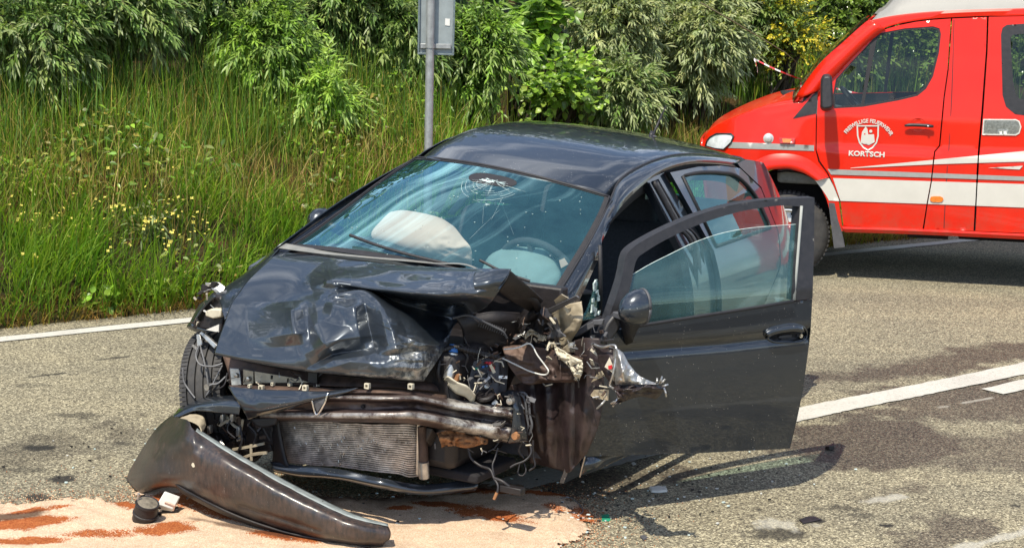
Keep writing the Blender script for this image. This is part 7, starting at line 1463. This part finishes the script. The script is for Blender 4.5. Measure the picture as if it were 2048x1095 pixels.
MB().obox(g1 + Vector((.0, 0, .055)), Vector((.030, .010, -.014)), Vector((.012, .02, .022)), Vector((.008, -.02, .018))).build('body', M['white_plastic'], cn, bevel=.003)
MB().obox(g1 + Vector((.012, -.026, .050)), Vector((.020, .006, -.010)), Vector((.002, .003, .002)), Vector((.005, -.006, .014))).build('cap', M['airbag'], cn, bevel=.002)
MB().obox(g1 + Vector((.008, .005, .016)), Vector((.034, .005, .004)), Vector((-.004, .02, 0)), Vector((0, 0, .014))).build('foot', M['engine_black'], cn, bevel=.004)
MB().tube([g0 + Vector((.05, .0, .03)), (g0 + g1) / 2 + Vector((0, .01, .045)), g1 + Vector((-.02, 0, .04))], .008, 6).build('cable', M['cable_black'], cn, smooth=True)
for k in range(8): MB().obox((g0 + g1) / 2 + Vector((rng.normal(0, .02), rng.normal(0, .01), rng.uniform(.012, .035))), Vector((rng.uniform(.004, .011), 0, rng.normal(0, .004))), Vector((0, .007, 0)), Vector((0, rng.normal(0, .003), .006))).build('fragment', M['engine_black' if k % 2 else 'cream_plastic'], cn)
# ---- absorbent granules strewn over the oil
t = NT('absorbent'); o_ = t.attr('Mix', 'Fac'); gr = t.voro(260, 'Color'); sp2 = t.new('ShaderNodeSeparateColor'); t.link(gr, sp2.inputs[0])
thr = t.math('GREATER_THAN', t.math('ADD', o_, t.math('MULTIPLY', t.math('SUBTRACT', sp2.outputs[0], .5), .62)), .46)
cr = t.ramp(sp2.outputs[1], [(0, (.47, .32, .21)), (.5, (.61, .445, .31)), (1, (.72, .56, .41))]); og = t.ramp(sp2.outputs[1], [(0, (.22, .055, .018)), (.5, (.36, .10, .032)), (1, (.48, .17, .06))])
soft = t.ramp(t.noise(9, 5, .6), [(.3, .82), (.7, 1.08)]); c = t.mix(thr, cr, og); c = t.mix(1.0, c, soft, 'MULTIPLY'); c = t.mix(t.attr('Oil', 'Fac'), c, (.050, .022, .014)); t.set(color=c, rough=.95, spec=.1); t.bump(t.math('ADD', t.voro(260, 'Distance'), t.noise(22, 4, .6)), .55, .006); M['absorbent'] = t.m
def poly_d(X, Y, poly):
    p = np.array([tuple(ground(*q))[:2] for q in poly]); ins = np.zeros_like(X, bool); dm = np.full_like(X, 1e9)
    for a, b in zip(p, np.roll(p, -1, 0)):
        ins ^= ((a[1] > Y) != (b[1] > Y)) & (X < (b[0] - a[0]) * (Y - a[1]) / (b[1] - a[1] + 1e-12) + a[0]); d = b - a; q = np.clip(((X - a[0]) * d[0] + (Y - a[1]) * d[1]) / (d @ d), 0, 1); dm = np.minimum(dm, np.hypot(X - a[0] - q * d[0], Y - a[1] - q * d[1]))
    return np.where(ins, dm, -dm)
st = .0095; gx = np.arange(-2.45, .62, st); gy = np.arange(5.95, 7.62, st); Xg, Yg = np.meshgrid(gx, gy, indexing='ij')
spoly = [(-60, 1015), (30, 1012), (95, 1004), (180, 1008), (250, 1000), (330, 965), (520, 945), (650, 985), (720, 1000), (860, 990), (960, 975), (1100, 975), (1150, 990), (1175, 1005), (1195, 1030), (1180, 1075), (1100, 1130), (960, 1185), (700, 1190), (350, 1215), (100, 1180), (-90, 1160), (-130, 1080)]
D = poly_d(Xg, Yg, spoly) + .055 * fbm(Xg * 4.5, Yg * 4.5, oct=5, seed=91, gain=.62) + .030 * vnoise(Xg * 55, Yg * 55, seed=92)
og_ = np.zeros_like(Xg)
for uv, rx_, ry_, ro_, w in (((40, 1055), .20, .075, .5, 1.0), ((55, 1030), .12, .035, .5, .9), ((262, 1012), .09, .065, 0, 1.0), ((335, 1062), .10, .075, .3, 1.0), ((205, 1075), .15, .05, .1, .72), ((970, 1036), .16, .06, -.35, 1.0), ((900, 1018), .13, .04, -.2, 1.0), ((800, 1024), .055, .03, 0, .95), ((1108, 1020), .04, .08, .2, .66), ((60, 1090), .13, .04, .2, .8), ((470, 1030), .34, .085, -.45, .95), ((560, 1078), .16, .04, -.3, .8), ((120, 1018), .07, .03, .4, .7), ((1170, 1030), .06, .12, 0, .68), ((1000, 988), .55, .055, 0, .95), ((800, 988), .5, .06, .1, .9), ((330, 1005), .16, .06, 0, .9), ((690, 1075), .1, .03, 0, .7)):
    og_ = np.maximum(og_, w * ell(Xg, Yg, uv, rx_, ry_, ro_, .7, .35, 9, int(uv[0])))
oil_dark = np.maximum(.75 * ell(Xg, Yg, (620, 985), .55, .16, -.2, .6, .3, 6, 5), .85 * ell(Xg, Yg, (20, 1040), .10, .035, .5, .8, .5, 12, 6)); oil_dark = np.maximum(oil_dark, .7 * ell(Xg, Yg, (1010, 972), .40, .06, .2, .7, .4, 8, 8)); oil_dark = np.maximum(oil_dark, .75 * ell(Xg, Yg, (480, 1062), .22, .02, -.45, .6, .4, 8, 9))  # darkened sand; the shade under the car is put into the colour
og_ = np.clip(og_ + .10 * np.clip(.05 - D, 0, .05) / .05, 0, 1); Zg = np.clip(D, 0, .10) * .12 + .006 + np.clip(D * 12, 0, 1) * (.0045 * fbm(Xg * 11, Yg * 11, oct=4, seed=93) + .006 * np.clip(fbm(Xg * 3.5, Yg * 3.5, oct=2, seed=95), 0, 2))
idx = np.arange(Xg.size).reshape(Xg.shape); inn = D > 0; cell = inn[:-1, :-1] & inn[1:, :-1] & inn[:-1, 1:] & inn[1:, 1:]
Fq = np.stack([idx[:-1, :-1][cell], idx[1:, :-1][cell], idx[1:, 1:][cell], idx[:-1, 1:][cell]], 1); us, inv = np.unique(Fq, return_inverse=True)
so = mesh_np('absorbent_sand', np.stack([Xg, Yg, Zg], -1).reshape(-1, 3)[us], inv.reshape(Fq.shape), M['absorbent'], smooth=True, attrs={'Mix': og_.ravel()[us], 'Oil': oil_dark.ravel()[us]}); tag(so, 'cream and orange absorbent granules strewn over the road by the wreck', 'granules', kind='stuff')
# loose grains along the rim
n = 70000; x = rng.uniform(-2.5, .95, n); y = rng.uniform(5.9, 7.9, n); d_ = poly_d(x, y, spoly) + .055 * fbm(x * 4.5, y * 4.5, oct=5, seed=91, gain=.62); k_ = (d_ < .03) & (rng.random(n) < np.exp(-np.clip(-d_, 0, 1) / .085)); x, y = x[k_], y[k_]; n = len(x); r_ = rng.uniform(.0016, .0036, n)
tet = np.array([(1, 0, -.4), (-.5, .87, -.4), (-.5, -.87, -.4), (0, 0, 1.0)]); Vg = np.stack([x, y, np.full(n, .0045)], 1)[:, None, :] + tet[None] * r_[:, None, None]; b_ = (np.arange(n) * 4)[:, None]; Fg = np.concatenate([b_ + np.array([q]) for q in ((0, 1, 3), (1, 2, 3), (2, 0, 3))])
t = NT('grain'); t.set(color=t.attr('Col'), rough=.95); M['grain'] = t.m; cg = np.where(rng.random((n, 1)) < .6, np.array([[.30, .10, .035]]), np.array([[.62, .45, .28]]))
tag(mesh_np('scattered_grains', Vg.reshape(-1, 3), Fg, M['grain'], attrs={'Col': np.repeat(cg, 4, 0)}), 'loose orange and cream grains at the rim of the strewn sand', 'granules', kind='stuff')
# ---- litter
def shard(name, label, uvs, mat, h, lift=0.0, group=None, cat='shard'):
    P = [ground(*q) for q in uvs]; c = sum(P, Vector()) / len(P); top = [p + (c - p) * rng.uniform(.0, .12) + Vector((0, 0, h * rng.uniform(.7, 1.3) + lift)) for p in P]; base = [p + Vector((0, 0, .002 + lift)) for p in P]
    o = MB().hexa(base, top).build(name, M[mat], None, loc=tuple(c), bevel=.0015); return tag(o, label, cat, group)
shard('plastic_shard', 'white plastic shard on the asphalt under the open door', [(1296, 977), (1318, 974), (1334, 977), (1335, 984), (1318, 986), (1302, 985)], 'white_plastic', .012)
shard('glass_piece', 'flat green glass piece at the right end of the strewn sand', [(1202, 1030), (1218, 1029), (1222, 1042), (1204, 1044)], 'fuse_green', .006)
shard('plastic_shard', 'small black jagged shard behind the open door by its shadow tip', [(1650, 898), (1660, 896), (1668, 893), (1669, 899), (1658, 901)], 'engine_black', .02)
shard('plastic_shard', 'small pale flake on the shaded asphalt just below the door', [(1262, 926), (1268, 924), (1273, 928), (1266, 931)], 'white_plastic', .004)
shard('stone', 'grey pebble near the bottom edge right of the sand', [(1279, 1074), (1288, 1072), (1296, 1077), (1287, 1081)], 'grey_plastic', .008, cat='stone')
shard('stone', 'brown crumb on the sand right of the bumper tip', [(793, 1062), (800, 1060), (806, 1064), (799, 1068)], 'rust_metal', .008, cat='stone')
shard('leaf', 'dark dead leaf lying flat on the asphalt at the lower right', [(1598, 1040), (1612, 1033), (1628, 1032), (1644, 1039), (1626, 1043), (1606, 1048)], 'engine_black', .004, cat='leaf')
shard('plastic_shard', 'tiny dark shard lying left of the wreck wheel', [(180, 1048), (188, 1046), (192, 1050), (184, 1052)], 'engine_black', .006)
# crumbs of glass and plastic round the wreck
gm = {'glass_shard': MB(), 'engine_black': MB(), 'white_plastic': MB()}
for k in range(420):
    c0 = ((1000, 1015), (1250, 985), (1400, 940), (700, 1010), (1150, 1040), (300, 900))[rng.integers(0, 6)]; p = np.array(ground(c0[0] + rng.normal(0, 110), c0[1] + rng.normal(0, 34))); r_ = rng.uniform(.0015, .0045); a = rng.uniform(0, 3.1)
    gm[('glass_shard', 'engine_black', 'engine_black', 'white_plastic')[rng.integers(0, 4)]].obox(p + np.array([0, 0, .016 if p[0] < .35 and p[1] < 7.3 else .006]), (math.cos(a) * r_ * rng.uniform(.8, 2), math.sin(a) * r_, 0), (-math.sin(a) * r_, math.cos(a) * r_, 0), (0, 0, r_ * .6))
for k, m_ in gm.items(): tag(m_.build({'glass_shard': 'glass_crumbs', 'engine_black': 'plastic_crumbs', 'white_plastic': 'paint_flakes'}[k], M[k]), {'glass_shard': 'tiny crumbs of broken car glass strewn on the road', 'engine_black': 'tiny black plastic crumbs strewn on the road by the wreck', 'white_plastic': 'tiny pale flakes strewn on the road by the wreck'}[k], 'crumbs', kind='stuff')
wp = [ground(*q) + Vector((0, 0, .014)) for q in ((1118, 1002), (1140, 1000), (1156, 1012), (1166, 1026), (1156, 1034), (1140, 1022), (1122, 1010))]; tag(MB().tube(L2(crom(np.array([tuple(p) for p in wp]), 40)), .0022, 5).build('wire', M['cable_grey'], None, smooth=True, loc=tuple(wp[0])), 'thin bent wire lying on the sand at its right end', 'wire')
